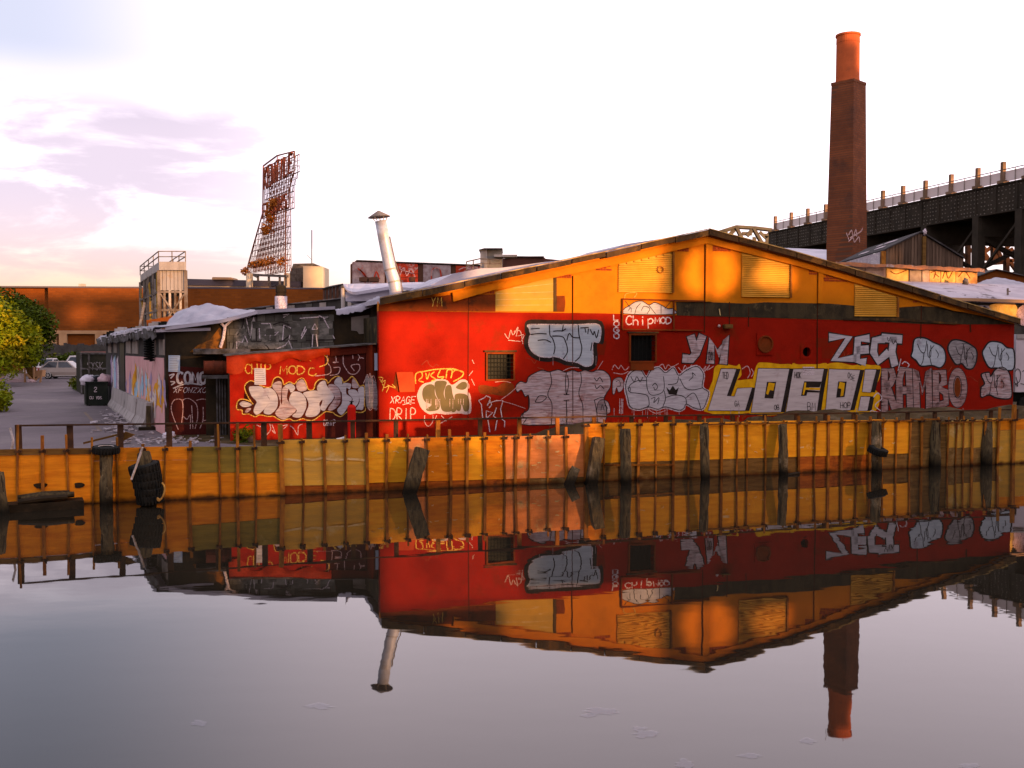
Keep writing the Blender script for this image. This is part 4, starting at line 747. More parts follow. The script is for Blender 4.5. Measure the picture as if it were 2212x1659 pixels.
strokes(MW, [ZL(Z3, q) for q in ([(385, 1095), (385, 1020), (430, 1000), (440, 1040), (410, 1070), (450, 1085)], [(470, 1010), (480, 1060), (500, 1010)], [(540, 1000), (510, 1030), (550, 1060), (520, 1075)], [(590, 985), (570, 1040), (620, 1040), (600, 1060)], [(640, 1050), (650, 985), (690, 990), (680, 1050)], [(700, 1000), (720, 985), (780, 1000), (770, 1040), (700, 1080)], [(430, 1000), (560, 978), (700, 975), (785, 1005)])], 2.4, .018, m_liney, wh, 'tag')
lettering(MW, 'DRIP', *Z3(172, 1305), 56, 24, 2.0, .018, m_linep, wh)
lettering(MW, 'XRAGE', *Z3(178, 1206), 53, 14, 1.3, .018, m_linew, wh, slant=.3); strokes(MW, [ZL(Z3, [(275, 1275), (320, 1264), (345, 1272)])], 1.2, .018, m_linew, wh)
strokes(MW, [ZL(Z3, q) for q in ([(75, 1045), (110, 1050), (100, 1090), (130, 1070), (120, 1130), (160, 1120), (140, 1170)], [(85, 1060), (115, 1120), (105, 1160)], [(150, 1110), (215, 1135), (190, 1105)])], 1.8, .018, m_liney, wh)
strokes(MW, [ZL(Z3, q) for q in ([(945, 1385), (935, 1275), (912, 1240), (960, 1215), (975, 1200), (1010, 1215), (1000, 1260), (1060, 1240), (1115, 1240), (1095, 1310), (1110, 1400), (1130, 1410), (1128, 1460)], [(975, 1385), (975, 1325), (1030, 1340), (975, 1390)], [(990, 1405), (1005, 1500)], [(1060, 1385), (1035, 1370), (1060, 1300)], [(985, 1280), (1005, 1230), (1020, 1275), (1000, 1300)], [(1065, 1405), (1050, 1490)])], 2.0, .018, m_linew, wh, curve=False)
strokes(MW, [ZL(Z3, q) for q in ([(460, 1365), (460, 1420), (490, 1455), (525, 1420), (530, 1365)], [(590, 1430), (690, 1375)], [(600, 1365), (640, 1410)], [(545, 1400), (560, 1365)])], 1.5, .018, m_linep, wh)
strokes(MW, [ZL(Z3, q) for q in ([(858, 900), (872, 930)], [(832, 1030), (862, 992)], [(852, 1060), (876, 1110)])], 1.4, .018, m_linep, wh)
strokes(MW, [ZL(Z3, q) for q in ([(1130, 680), (1160, 720), (1180, 650), (1200, 690), (1240, 625), (1225, 700)], [(1160, 735), (1260, 745)], [(1210, 660), (1260, 660), (1280, 765)], [(1240, 700), (1290, 690), (1270, 740)])], 1.6, .018, m_linep, wh)
lettering(MW, 'YM', *Z3(515, 376), 23, 19, 1.5, .03, m_liney, wh)
lettering(MW, 'Chip', *Z4(235, 695), 62, 19, 2.4, .026, m_linew, wh, gap=.1); lettering(MW, 'MOD', *Z4(458, 706), 35, 13, 2.3, .026, m_linew, wh, gap=.15)
for i, ch in enumerate('LOGO'): lettering(MW, ch, *Z4(142, 688 + i * 47), 12, 11, 2.2, .018, m_linew, wh)
piece(MW, wh, ZL(ZG, [(1370, 655), (1370, 600), (1420, 570), (1480, 530), (1560, 520), (1630, 560), (1690, 535), (1760, 560), (1830, 600), (1885, 600), (1888, 660)]), m_sil, [ZL(ZG, q) for q in ([(1550, 620), (1580, 575), (1640, 600), (1610, 655)], [(1480, 655), (1500, 590), (1540, 545)], [(1630, 565), (1700, 655)], [(1760, 565), (1760, 655)], [(1380, 520), (1430, 590)], [(1860, 530), (1800, 600)], [(1410, 620), (1440, 590), (1440, 640)])], 1.2, m_linek, 1.6, m_linek, off=.026)
strokes(MW, [ZL(ZG, [(1370, 490), (1390, 440), (1500, 432), (1470, 485)])], 1.6, .03, m_liney, wh)
piece(MW, wh, ZL(Z4, [(135, 1290), (135, 1200), (160, 1170), (200, 1168), (222, 1210), (210, 1260), (180, 1280), (165, 1245), (150, 1290)]), m_silwarm, [ZL(Z4, [(160, 1200), (185, 1190), (195, 1230), (170, 1235)])], 1.2, m_linek, 1.3, m_linek)
piece(MW, wh, ZL(Z4, [(15, 1400), (30, 1350), (70, 1338), (105, 1365), (112, 1440), (20, 1440)]), m_silwarm, [ZL(Z4, [(45, 1420), (55, 1375), (70, 1420)]), ZL(Z4, [(75, 1380), (95, 1400), (80, 1425)])], 1.2, m_linek, 1.3, m_linek)
lettering(MW, 'HI', *Z4(188, 1330), 9, 32, 1.4, .018, m_linew, wh, slant=.2)
strokes(MW, [ZL(Z4, q) for q in ([(500, 1110), (495, 1080), (520, 1065), (540, 1100), (560, 1070), (590, 1085), (640, 1060)], [(640, 1090), (670, 1120), (690, 1075), (720, 1110), (740, 1070), (760, 1105), (800, 1080)], [(830, 1110), (850, 1080), (840, 1120), (880, 1070), (860, 1110), (910, 1080)], [(130, 1110), (150, 1070), (180, 1100), (200, 1075), (230, 1110), (260, 1085)], [(140, 1130), (210, 1140), (255, 1120)], [(400, 1400), (460, 1440), (540, 1420)], [(1130, 1100), (1170, 1080), (1190, 1130), (1170, 1170)], [(1200, 1100), (1215, 1130), (1200, 1160)])], 1.5, .0035, m_linep, wh)
for tx, x, y, w_, h_ in (('TED', 975, 1125, 13, 14), ('GA', 1070, 1345, 10, 12), ('OB', 1372, 1378, 11, 10), ('HOK', 1530, 1125, 14, 13), ('BM', 1628, 1360, 17, 16)): lettering(MW, tx, *Z4(x, y), w_, h_, 1.1, .022, m_linek, wh)
lettering(MW, 'OSE', *Z5(400, 1150), 15, 12, 1.1, .022, m_linek, wh, dy=3); lettering(MW, 'HOP', *Z5(345, 1370), 22, 12, 1.1, .022, m_linek, wh)
strokes(MW, [ZL(Z5, q) for q in ([(590, 1330), (620, 1300), (650, 1340), (600, 1390), (640, 1430)], [(560, 1470), (570, 1430), (610, 1440), (700, 1450), (830, 1470)], [(800, 1085), (820, 1070), (850, 1090), (840, 1110)], [(770, 1135), (790, 1050)])], 1.8, .019, m_linew, wh)
mb = MB(); [mb.sheet([MW.px(*p, .024 + .0004 * i) for p in ZL(Z4, [(1590, y), (1680, y), (1680, y + 10), (1590, y + 10)])]) for i, y in enumerate((1085, 1102, 1120, 1136))]; mb.build('masking_tape_strips', m_linew, wh, kind='stuff')
mb = MB(); blob(mb, MW, ZL(Z3, [(910, 1120), (960, 1110), (1060, 1125), (1120, 1090), (1200, 1100), (1200, 1170), (1120, 1200), (1040, 1190), (930, 1180)]), .003); mb.build('paint_patch', m_brownband, wh)
# older half-buried layers and paint runs
m_ghost = mat('buried_old_tag', (0.27, 0.045, 0.02), (0.20, 0.02, 0.008), 3, .75); m_ghost2 = mat('rolled_over_patch', (0.165, 0.012, 0.002), (0.20, 0.010, 0.001), 1.2, .8)
for i in range(16):
    x, y = rnd.uniform(840, 2130), rnd.uniform(705, 870); w_, h_ = rnd.uniform(30, 90), rnd.uniform(14, 34)
    if any(x < b_ and x + w_ > a for a, b_ in ((1035, 1125), (1350, 1425), (1640, 1760))) and y < 840: continue
    mb = MB(); blob(mb, MW, [(x, y), (x + w_, y + rnd.uniform(-3, 3)), (x + w_ * rnd.uniform(.9, 1.05), y + h_), (x + w_ * .5, y + h_ * rnd.uniform(.8, 1.1)), (x, y + h_)], .0014 + .00008 * i, False); mb.build('rolled_patch', m_ghost2, wh)
for i in range(20):
    x, y = rnd.uniform(840, 2150), rnd.uniform(760, 890); s_ = rnd.uniform(10, 26)
    if any(x < b_ and x + 60 > a for a, b_ in ((1035, 1125), (1350, 1425))) and y < 840: continue
    strokes(MW, [[(x + s_ * k * .35 + rnd.uniform(-3, 3), y + s_ * rnd.uniform(-.5, .5)) for k in range(6)]], rnd.uniform(.9, 1.8), .0028, m_ghost, wh, 'old_tag')
drip = MB()
for i in range(70):
    x = rnd.choice([rnd.uniform(1130, 1330), rnd.uniform(1360, 1510), rnd.uniform(1540, 1880), rnd.uniform(1900, 2080), rnd.uniform(1150, 1290), rnd.uniform(905, 1010)]); y = 888 if x > 1130 else 868
    if rnd.random() < .3 and 1150 < x < 1290: y = 775
    l = rnd.uniform(4, 16); ribbon(drip, MW, [(x, y - 6), (x + rnd.uniform(-.4, .4), y + l)], rnd.uniform(.6, 1.2), .0165, False)
drip.build('paint_runs', m_silwarm, wh, kind='stuff')
# warm orange scribbles low on the wall
strokes(MW, [ZL(Z3, q) for q in ([(1100, 1230), (1170, 1180), (1250, 1110)], [(1110, 1245), (1200, 1270), (1300, 1305)], [(1620, 990), (1680, 965), (1750, 965)], [(1905, 980), (1950, 910)], [(1050, 1085), (1120, 1078), (1180, 1090)])], 1.1, .0195, m_linep, wh)
# ================================================================ left: sooty low shed, red lean-to
BP = PL(A0.x, A0.y, ANG, -3.2); SP = PL(A0.x, A0.y, ANG, -0.35)
ls = thing('low_shed', BP.P(-6, GZ, -2), 'low sooty shed with pink mural side wall and sagging silver roof', 'shed')
m_tarp = mat('silver_tarp', (0.31, 0.285, 0.32), (0.235, 0.215, 0.245), 1.0, 0.45, 0.4, c3=(0.36, 0.335, 0.375), sc3=1.2, bsc=1.6)
m_rot = mat('rotten_eave', (0.045, 0.038, 0.030), (0.12, 0.11, 0.11), 2.5, 0.9, 0.6)
fr_ = [BP.hit(357, 950), BP.hit(357.4, 709.3), BP.hit(479.4, 693.3), BP.hit(545, 678), BP.hit(560, 668), BP.hit(723.3, 663), BP.hit(726, 676), BP.hit(775, 668), BP.hit(815, 650), BP.hit(822, 950)]
fr_[0] = (fr_[0][0], GZ - .2); fr_[-1] = (fr_[-1][0], GZ - .2)
mb = MB(); mb.prism([BP.P(*p) for p in fr_], BACK * .3); mb.build('front_wall', m_soot, ls)
# side wall along the drive
cn = BP.P(fr_[0][0], 0); SA = math.atan2(-.894, .447); SW = PL(cn.x, cn.y, SA); BD = -SW.d
ZW = 4.5
def swp(x0, x1, y0, y1): return rect(SW, Z1(x0, y0), Z1(x1, y1))
mb = MB(); mb.prism([SW.P(0, GZ - .2), SW.P(-22, GZ - .2), SW.P(-22, ZW - .35), SW.P(-12, ZW - .1), SW.P(0, ZW)], -SW.n * .3); mb.build('side_wall', m_darkgreywall, ls)
u0 = SW.hit(*Z1(966, 1000))[0]; zt = SW.hit(*Z1(1283, 950))[1]; zt2 = SW.hit(*Z1(966, 930))[1]
mb = MB(); mb.prism([SW.P(u0, GZ - .1, .02), SW.P(-.02, GZ - .1, .02), SW.P(-.02, zt, .02), SW.P(u0, zt2, .02)], -SW.n * .02); mb.build('pink_panel', m_pinkwall, ls)
for x0, x1, y0, y1 in ((834, 856, 830, 908), (876, 901, 828, 908), (972, 1010, 815, 912), (1020, 1062, 816, 915), (1128, 1198, 808, 922), (1226, 1262, 806, 925)):
    a = swp(x0, x1, y0, y1); MB().obox(SW.P((a[0] + a[1]) / 2, (a[2] + a[3]) / 2, .015), SW.d * (a[1] - a[0]) / 2, SW.n * .025, Vector((0, 0, (a[3] - a[2]) / 2))).build('blocked_window', m_palepanel, ls)
a = swp(924, 962, 830, 1225); MB().obox(SW.P((a[0] + a[1]) / 2, (GZ + a[3]) / 2, .01), SW.d * (a[1] - a[0]) / 2, SW.n * .02, Vector((0, 0, (a[3] - GZ) / 2))).build('dark_doorway', m_winblack, ls)
for i in range(46):      # mural drips and flames
    xz = rnd.uniform(975, 1275); z = rnd.uniform(1010, 1250) + (xz - 975) * .25; c = (rnd.choice([0, 3, 4]) if xz < 1030 else rnd.choice([1, 1, 2, 4]) if xz < 1130 else rnd.choice([2, 2, 2, 3, 4]))
    if i == 0: m_mur = [mat('mural_crimson', (0.30, 0.04, 0.06), None), mat('mural_sky_blue', (0.28, 0.42, 0.52), None), mat('mural_amber', (0.62, 0.28, 0.015), None), mat('mural_lilac', (0.30, 0.22, 0.33), None), mat('mural_cream', (0.55, 0.45, 0.40), None)]
    h = rnd.uniform(40, 150); mb = MB(); w_ = rnd.uniform(1.2, 4)
    pts = [Z1(xz, z), Z1(xz + rnd.uniform(-10, 10), z + h * .4), Z1(xz + rnd.uniform(-8, 8), z + h)]
    ribbon(mb, SW, pts, w_, .026 + .0003 * i, jit=.3); mb.build('mural_stroke', m_mur[c], ls)
mb = MB(); blob(mb, SW, ZL(Z1, [(1190, 1150), (1215, 1140), (1235, 1190), (1255, 1260), (1245, 1330), (1215, 1310), (1185, 1330), (1180, 1240)]), .024); mb.build('mural_patch', m_mur[2], ls)
mb = MB(); blob(mb, SW, ZL(Z1, [(1040, 1120), (1070, 1110), (1085, 1180), (1080, 1260), (1050, 1270), (1035, 1200)]), .0235); mb.build('mural_patch', m_mur[1], ls)
for i in range(5): mb = MB(); x = 855 + i * 12; ribbon(mb, SW, [Z1(x, 980 + 20 * (i % 2)), Z1(x + 3, 1060), Z1(x + rnd.uniform(-6, 6), 1160 + 15 * i)], 3.4, .006 + .001 * i, jit=.4); mb.build('pale_drip', [m_mur[3], m_linew, m_mur[1]][i % 3], ls)
# coiled hose on the corner
hp = [SW.P(*SW.hit(*Z1(1190 + 3 * math.sin(0), 790)), .18)]
zt_ = SW.hit(*Z1(1190, 795))[1]; zb_ = SW.hit(*Z1(1190, 968))[1]; uu = SW.hit(*Z1(1190, 880))[0]; mb = MB(); pts = []
for i in range(91): a = i / 90 * 9 * 2 * math.pi; pts.append(SW.P(uu, zt_ + (zb_ - zt_) * i / 90, .22) + SW.d * .17 * math.cos(a) + SW.n * .17 * math.sin(a))
mb.tube(pts, .035, 5); mb.build('coiled_duct', m_grille, ls, smooth=True)
# roof, crumpled edge, tarp mound
mb = MB(); q = [SW.P(.25, ZW + .06, .35), SW.P(-12, ZW - .03, .35), SW.P(-22, ZW - .28, .35), SW.P(-22, ZW - .1, -9), SW.P(.25, ZW + .4, -9)]; mb.prism(q, (0, 0, -.1)); mb.build('roof', m_silver, ls)
mb = MB(); n = 60; vs = []
for i in range(n + 1):
    u = .3 - 22.5 * i / n; z = ZW + .10 - .3 * (i / n) ** 2; o_ = .38 + rnd.uniform(-.06, .10); d = .22 + .14 * abs(math.sin(i * .9)) + rnd.uniform(0, .12)
    vs += [SW.P(u, z + rnd.uniform(-.02, .06), o_ - .35), SW.P(u, z + rnd.uniform(-.05, .05), o_), SW.P(u, z - d, o_ - .06)]
mb.add(vs, [(3 * i + j, 3 * i + 3 + j, 3 * i + 4 + j, 3 * i + 1 + j) for i in range(n) for j in (0, 1)]); mb.build('crumpled_eave', m_rot, ls, smooth=True)
mb = MB(); n = 40; vs = []
for i in range(n + 1):
    u = .35 - 22.5 * i / n; z = ZW + .14 - .3 * (i / n) ** 2
    vs += [SW.P(u, z + rnd.uniform(0, .14), -.5), SW.P(u, z + rnd.uniform(-.04, .09), .36 + rnd.uniform(-.05, .12)), SW.P(u, z - .08 - rnd.uniform(0, .07), .42)]
mb.add(vs, [(3 * i + j, 3 * i + 3 + j, 3 * i + 4 + j, 3 * i + 1 + j) for i in range(n) for j in (0, 1)]); mb.build('foil_flashing', m_tarp, ls, smooth=True)
tb = ZL(Z2, [(560, 570), (600, 500), (650, 450), (700, 412), (770, 392), (860, 385), (1000, 402), (1120, 425), (1240, 440), (1820, 405), (1820, 418), (1240, 456), (980, 515), (720, 548)])
mb = MB(); nx, ny = 46, 10; vs = []
for i in range(nx + 1):
    x = 357 + (555 - 357) * i / nx
    for j in range(ny + 1):
        t_ = j / ny; ye = lerp(x, [(357, 709), (479, 693.5), (555, 674)]); yt = lerp(x, [(357, 709), (366, 690), (381, 677), (398, 665), (420, 659), (444, 657), (485, 662), (520, 668), (555, 673)])
        p = at(x, ye + (yt - ye) * t_, BP.px(x, 700).y - .15 + 3.2 * t_); p += Vector((rnd.uniform(-.02, .02), 0, .035 * math.sin(i * .31 + j * .7) + .025 * math.sin(i * .83 - j) + rnd.uniform(-.012, .012) if 0 < j else 0)); vs.append(p)
mb.add(vs, [(i * (ny + 1) + j, (i + 1) * (ny + 1) + j, (i + 1) * (ny + 1) + j + 1, i * (ny + 1) + j + 1) for i in range(nx) for j in range(ny)]); mb.build('roof_tarp', m_tarp, ls, smooth=True)
mb = MB()
for p, q in ((Z2(560, 566), Z2(980, 512)), (Z2(980, 512), Z2(1240, 446))): mb.bar(BP.px(*p, .25), BP.px(*q, .25), .12, .09, (0, 0, 1))
mb.build('eave_trim', m_silver, ls)
mb = MB(); mb.prism([BP.px(*p, .25) for p in ZL(Z2, [(1232, 430), (1815, 402), (1815, 425), (1400, 446), (1240, 462)])], BACK * 3); mb.build('parapet_cap', m_tarp, ls)
mb = MB(); vs = []; n = 30
for i in range(n + 1):
    x = 724 + 98 * i / n; y = lerp(x, [(724, 676), (745, 672), (775, 667), (800, 656), (822, 646)]) + rnd.uniform(-2, 1)
    vs += [BP.px(x, y - 7, -.8), BP.px(x, y - 3, .3), BP.px(x, y + rnd.uniform(5, 9), .36)]
mb.add(vs, [(3 * i + j, 3 * i + 3 + j, 3 * i + 4 + j, 3 * i + 1 + j) for i in range(n) for j in (0, 1)]); mb.build('foil_flashing', m_tarp, ls, smooth=True)
m_fadefill = mat('faded_fill', (0.20, 0.18, 0.155), (0.085, 0.078, 0.066), 1.6, .9, .3, (1, 1, 2), lo=.42, hi=.56)
# block courses of the upper wall
for r_ in range(5):
    y0 = 462 + r_ * 52; x = 1010 + (r_ % 2) * 34 - 40
    while x < 1800:
        x0, x1 = max(x, 1018), min(x + 64, 1812); x += 67
        if x1 - x0 < 14: continue
        a = rect(BP, Z2(x0, y0 + (22 if x0 < 1230 and r_ == 0 else 0)), Z2(x1, y0 + 49))
        if a[3] - a[2] < .1: continue
        MB().obox(BP.P((a[0] + a[1]) / 2, (a[2] + a[3]) / 2, .02), BP.d * (a[1] - a[0]) / 2, BP.n * (.025 + rnd.uniform(0, .012)), Vector((0, 0, (a[3] - a[2]) / 2))).build('block', m_blockgrey, ls)
strokes(BP, [ZL(Z2, q) for q in ([(1090, 720), (1090, 660), (1130, 670), (1150, 620), (1180, 690)], [(1160, 490), (1190, 640), (1215, 480), (1225, 560)], [(1260, 640), (1255, 530), (1340, 530), (1350, 580), (1270, 640), (1360, 650)], [(1330, 640), (1350, 600), (1400, 590), (1360, 630)], [(1430, 650), (1440, 540), (1490, 560), (1480, 640)], [(1570, 620), (1600, 550), (1590, 590), (1610, 570), (1570, 640)], [(1650, 570), (1670, 530), (1690, 570), (1650, 572)], [(1650, 700), (1655, 610), (1680, 610), (1690, 700)], [(1390, 715), (1450, 690), (1475, 655), (1500, 715)], [(1700, 470), (1740, 490), (1770, 480), (1730, 480), (1815, 640)], [(1110, 490), (1180, 480), (1230, 450)], [(1380, 470), (1480, 460), (1420, 490)], [(1560, 490), (1700, 480)])], 2.2, .055, m_linew, ls, curve=False)
strokes(BP, [ZL(Z2, q) for q in ([(1060, 720), (1080, 640), (1130, 560), (1140, 490)], [(1200, 660), (1400, 660), (1820, 650)], [(1235, 660), (1240, 470)], [(1430, 540), (1490, 600), (1430, 660)], [(1360, 540), (1420, 520), (1480, 540)], [(1240, 720), (1300, 690), (1330, 720)])], 2.4, .054, m_linek, ls)
for q in ([(1062, 715), (1085, 600), (1130, 520), (1150, 560), (1185, 660), (1200, 490), (1230, 480), (1228, 690), (1150, 700), (1130, 650), (1095, 715)], [(1250, 645), (1258, 535), (1340, 530), (1345, 560), (1400, 545), (1480, 560), (1470, 650), (1360, 650)], [(1500, 640), (1505, 500), (1640, 490), (1800, 500), (1800, 640), (1690, 645), (1640, 600)], [(1190, 715), (1200, 665), (1480, 665), (1470, 712)]):
    mb = MB(); blob(mb, BP, ZL(Z2, q), .0505, False); mb.build('faded_fill', m_fadefill, ls)
# boarded window right, corner boards
for q, m in ((ZL(Z2, [(1942, 482), (2075, 465), (2078, 600), (2000, 608), (1985, 585), (1942, 580)]), m_palepanel),): mb = MB(); mb.prism([BP.px(*p, .03) for p in q], BACK * .03); mb.build('blocked_window', m, ls)
for x0 in (2085, 2112): MB().prism([BP.px(*p, .05) for p in ZL(Z2, [(x0, 380), (x0 + 24, 375), (x0 + 24, 900), (x0, 900)])], BACK * .05).build('corner_board', mat('grey_board_%d' % x0, (0.075, 0.066, 0.05), (0.04, 0.035, 0.026), 2, .9, .4, (1, 1, .3)), ls)
# steel door with tags
a = rect(BP, Z2(580, 760), Z2(925, 1400)); mb = MB(); mb.prism([BP.P(a[0], GZ - .1, .04), BP.P(a[1], GZ - .1, .04), BP.P(a[1], a[3] - .5, .04), BP.P(a[0], a[3] - .38, .04)], BACK * .04); dr = mb.build('steel_door', m_dkred, ls)
for i in range(2): MB().bar(BP.P(a[0] + (a[1] - a[0]) * (i + 1) / 3, GZ, .045), BP.P(a[0] + (a[1] - a[0]) * (i + 1) / 3, a[3] - .5, .045), .02).build('door_rib', m_dkred, dr)
lettering(BP, 'COMO', *Z2(645, 892), 63, 24, 5.0, .055, m_sil, ls, jit=.2); strokes(BP, [ZL(Z2, [(620, 1010), (720, 975), (830, 985)]), ZL(Z2, [(590, 915), (625, 905), (600, 935)]), ZL(Z2, [(600, 960), (630, 965), (605, 985)])], 3, .055, m_sil, ls)
lettering(BP, 'XFOWZXOE', *Z2(625, 1005), 80, 11, 1.3, .055, m_linew, ls, slant=.4)
strokes(BP, [ZL(Z2, q) for q in ([(655, 1315), (605, 1180), (615, 1110), (650, 1090), (685, 1105), (690, 1180), (680, 1270)], [(685, 1100), (730, 1085), (790, 1130), (800, 1220), (780, 1310)], [(690, 1215), (720, 1240), (745, 1210), (745, 1310)], [(755, 1140), (760, 1230), (765, 1310)], [(790, 1100), (840, 1090), (900, 1110), (905, 1170), (870, 1240), (840, 1250)], [(840, 1150), (840, 1240), (815, 1310)])], 1.7, .055, m_linep, ls)
# downspout
mb = MB(); mb.tube([BP.px(*p, .12) for p in ZL(Z2, [(968, 708), (990, 640), (1002, 560), (1000, 545)])], .055, 7); mb.tube([BP.px(*p, .12) for p in ZL(Z2, [(1000, 550), (1060, 500), (1230, 455)])], .045, 7); mb.tube([BP.px(*p, .12) for p in ZL(Z2, [(1000, 555), (975, 530)])], .045, 7)
mb.build('downspout', m_linew, ls)
mb = MB(); mb.prism([BP.px(*p, .02) for p in ZL(Z2, [(740, 740), (800, 690), (890, 650), (960, 560), (1000, 600), (985, 715), (860, 760)])], BACK * .02); mb.build('orange_patch', mat('mottled_orange_patch', (0.20, 0.075, 0.012), (0.06, 0.03, 0.012), 3, .9, .5, lo=.42, hi=.55), ls)  # orange patch mottled with brown on the dark wall
mb = MB(); mb.obox(BP.px(*Z2(975, 735), .5), BP.d * .95, BP.n * .5, Vector((0, 0, .09))); mb.build('tin_canopy', m_rot, ls)
mb = MB(); mb.obox((BP.px(*Z2(958, 1120), .2)).xy.to_3d() + Vector((0, 0, 2.1)), BP.d * .45, BP.n * .25, Vector((0, 0, 1.25))); mb.build('dark_pier', m_soot, ls)
mb = MB()
for k in range(4): x = 940 + k * 20; mb.bar((BP.px(*Z2(x, 900), .48)).xy.to_3d() + Vector((0, 0, GZ)), (BP.px(*Z2(x, 900), .48)).xy.to_3d() + Vector((0, 0, 3.3)), .05)
mb.build('scaffold_bar', m_rot, ls, kind='stuff')
# plaques
def plaque(pl, pts, off, m, label, lines=0, name='notice_board'):
    mb = MB(); mb.prism([pl.px(*p, off) for p in pts], -pl.n * .02); o = mb.build(name, m, None, label, 'sign')
    if lines:
        (x0, y0), (x1, y1) = pts[0], pts[2]; mb = MB()
        for i in range(lines):
            y = y0 + (y1 - y0) * (i + .8) / (lines + .6)
            ribbon(mb, pl, [(x0 + (x1 - x0) * .1, y), (x0 + (x1 - x0) * rnd.uniform(.7, .92), y)], 1.0, off + .004, False)
        mb.build('printed_lines', m_greyfill, o, kind='stuff')
    return o
m_bluesign = mat('pale_blue_board', (0.34, 0.42, 0.52), None, rough=.5); m_paper = mat('white_notice', (0.52, 0.48, 0.50), None, rough=.5)
plaque(BP, ZL(Z2, [(583, 766), (668, 766), (668, 888), (583, 886)]), .09, m_bluesign, 'pale blue notice board on the corner of the dark shed wall', 9)
# drum
dm = thing('rusty_drum', BP.px(*Z2(940, 890), .9), 'rusty red drum lying under the tin canopy beside the lean-to', 'drum'); c = BP.px(*Z2(940, 855), 1.0)
MB().lathe(c - BP.d * .45, [(.24, 0), (.27, .01), (.25, .04), (.25, .3), (.265, .31), (.265, .34), (.25, .35), (.25, .6), (.265, .61), (.265, .64), (.25, .65), (.25, .88), (.27, .91), (.24, .92)], 20, BP.d).build('drum_shell', mat('rusty_drum_paint', (0.13, 0.028, 0.012), (0.07, 0.02, 0.01), 3, .7, .3), dm)
MB().obox(c - Vector((0, 0, .3)), BP.d * .5, BP.n * .2, Vector((0, 0, .06))).build('cradle', m_rot, dm)
# ---- red lean-to
lt = thing('red_lean_to', SP.P(-2, GZ, -1), 'bright red plywood lean-to with graffiti against the dark shed wall', 'shed')
m_ltred = mat('bright_red_ply', (0.33, 0.010, 0.002), (0.27, 0.008, 0.001), 1.0, 0.6, 0.15, c3=(0.25, 0.02, 0.004), sc3=0.8)
m_ltdark = mat('dark_red_ply', (0.075, 0.010, 0.004), (0.055, 0.009, 0.004), 1.0, 0.7, 0.2, c3=(0.035, 0.008, 0.004), sc3=0.9)
m_fold = mat('orange_red_sheet', (0.36, 0.030, 0.005), (0.27, 0.02, 0.004), 1.5, 0.5, 0.4)
uA, uB, uC, uD = SP.hit(496, 800)[0], SP.hit(*ZS(1400, 600))[0], SP.hit(*ZS(1925, 400))[0], -.03
zA, zB, zC = SP.hit(496, 769)[1], SP.hit(*ZS(1400, 190))[1], SP.hit(*ZS(1925, 140))[1]
zz = lambda u: zA + (zC - zA) * (u - uA) / (uC - uA)
for a, b_, m, nm in ((uA, uB, m_ltred, 'red_panel'), (uB + .01, uC, m_dkred, 'shaded_panel'), (uC + .01, uD, m_ltdark, 'dark_board')):  # middle panel takes a darker red for the shade past the shadow edge
    mb = MB(); o_ = .04 if m is m_ltdark else 0; mb.prism([SP.P(a, GZ - .2, o_), SP.P(b_, GZ - .2, o_), SP.P(b_, min(zz(b_), zC + .02), o_), SP.P(a, zz(a), o_)], BACK * .12); mb.build(nm, m, lt)
mb = MB(); mb.prism([SP.P(uA, GZ - .2, -.12), SP.P(uA, zA, -.12), SP.P(uA, zA, -2.7), SP.P(uA, GZ - .2, -2.7)], SP.d * .1); mb.build('side_panel', m_soot, lt)
mb = MB(); mb.prism([SP.P(uA - .15, zA, .2), SP.P(uD, zC, .2), SP.P(uD, zC + .05, .2), SP.P(uA - .15, zA + .05, .2)], BACK * 2.8); mb.build('roof', m_rot, lt)
vs = []; n = 26; mb = MB()       # buckled sheet hanging over the eave
for i in range(n + 1):
    t_ = i / n; u = uA - .1 + (uB - uA + .25) * t_; z = zz(u) + .02; d = .34 + .08 * math.sin(i * .7) + (.22 if i < 5 else 0)
    vs += [SP.P(u, z, .14), SP.P(u, z - d * .5, .2 + .05 * math.sin(i * 1.3)), SP.P(u + rnd.uniform(-.02, .02), z - d, .10 + (.1 if i < 5 else .03 * math.cos(i)))]
mb.add(vs, [(3 * i + j, 3 * i + 3 + j, 3 * i + 4 + j, 3 * i + 1 + j) for i in range(n) for j in (0, 1)]); mb.build('buckled_sheet', m_fold, lt, smooth=True)
MB().prism([SP.P(uB + .2, zz(uB) + .0, .08), SP.P(uC + .02, zC, .08), SP.P(uC + .02, zC - .3, .08), SP.P(uB + .2, zz(uB) - .28, .08)], BACK * .08).build('eave_board', m_ltdark, lt)
fl_ = [(270, 890), (310, 850), (380, 855), (455, 890), (470, 910), (400, 800), (365, 700), (390, 640), (460, 610), (590, 680), (700, 690), (740, 590), (800, 560), (855, 600), (870, 660), (940, 625), (1010, 650), (1050, 600), (1110, 575), (1150, 620), (1190, 720), (1255, 720), (1280, 640), (1340, 590), (1420, 600), (1440, 640), (1500, 580), (1560, 550), (1620, 580), (1640, 630), (1700, 600), (1750, 555), (1800, 600), (1850, 680), (1905, 670), (1915, 780), (1910, 900), (1925, 985), (1860, 1020), (1740, 1000), (1690, 1010), (1610, 1070), (1540, 1050), (1500, 1020), (1410, 1010), (1340, 1060), (1260, 1115), (1180, 1120), (1110, 1100), (1010, 1130), (940, 1100), (860, 1125), (790, 1100), (740, 1070), (660, 1070), (560, 1050), (500, 1075), (420, 1040), (340, 1040), (330, 990), (265, 975)]
o = piece(SP, lt, ZL(ZS, fl_), m_ltdark, (), 1, None, 2.2, m_liney, off=.012, name='graffiti_backing')
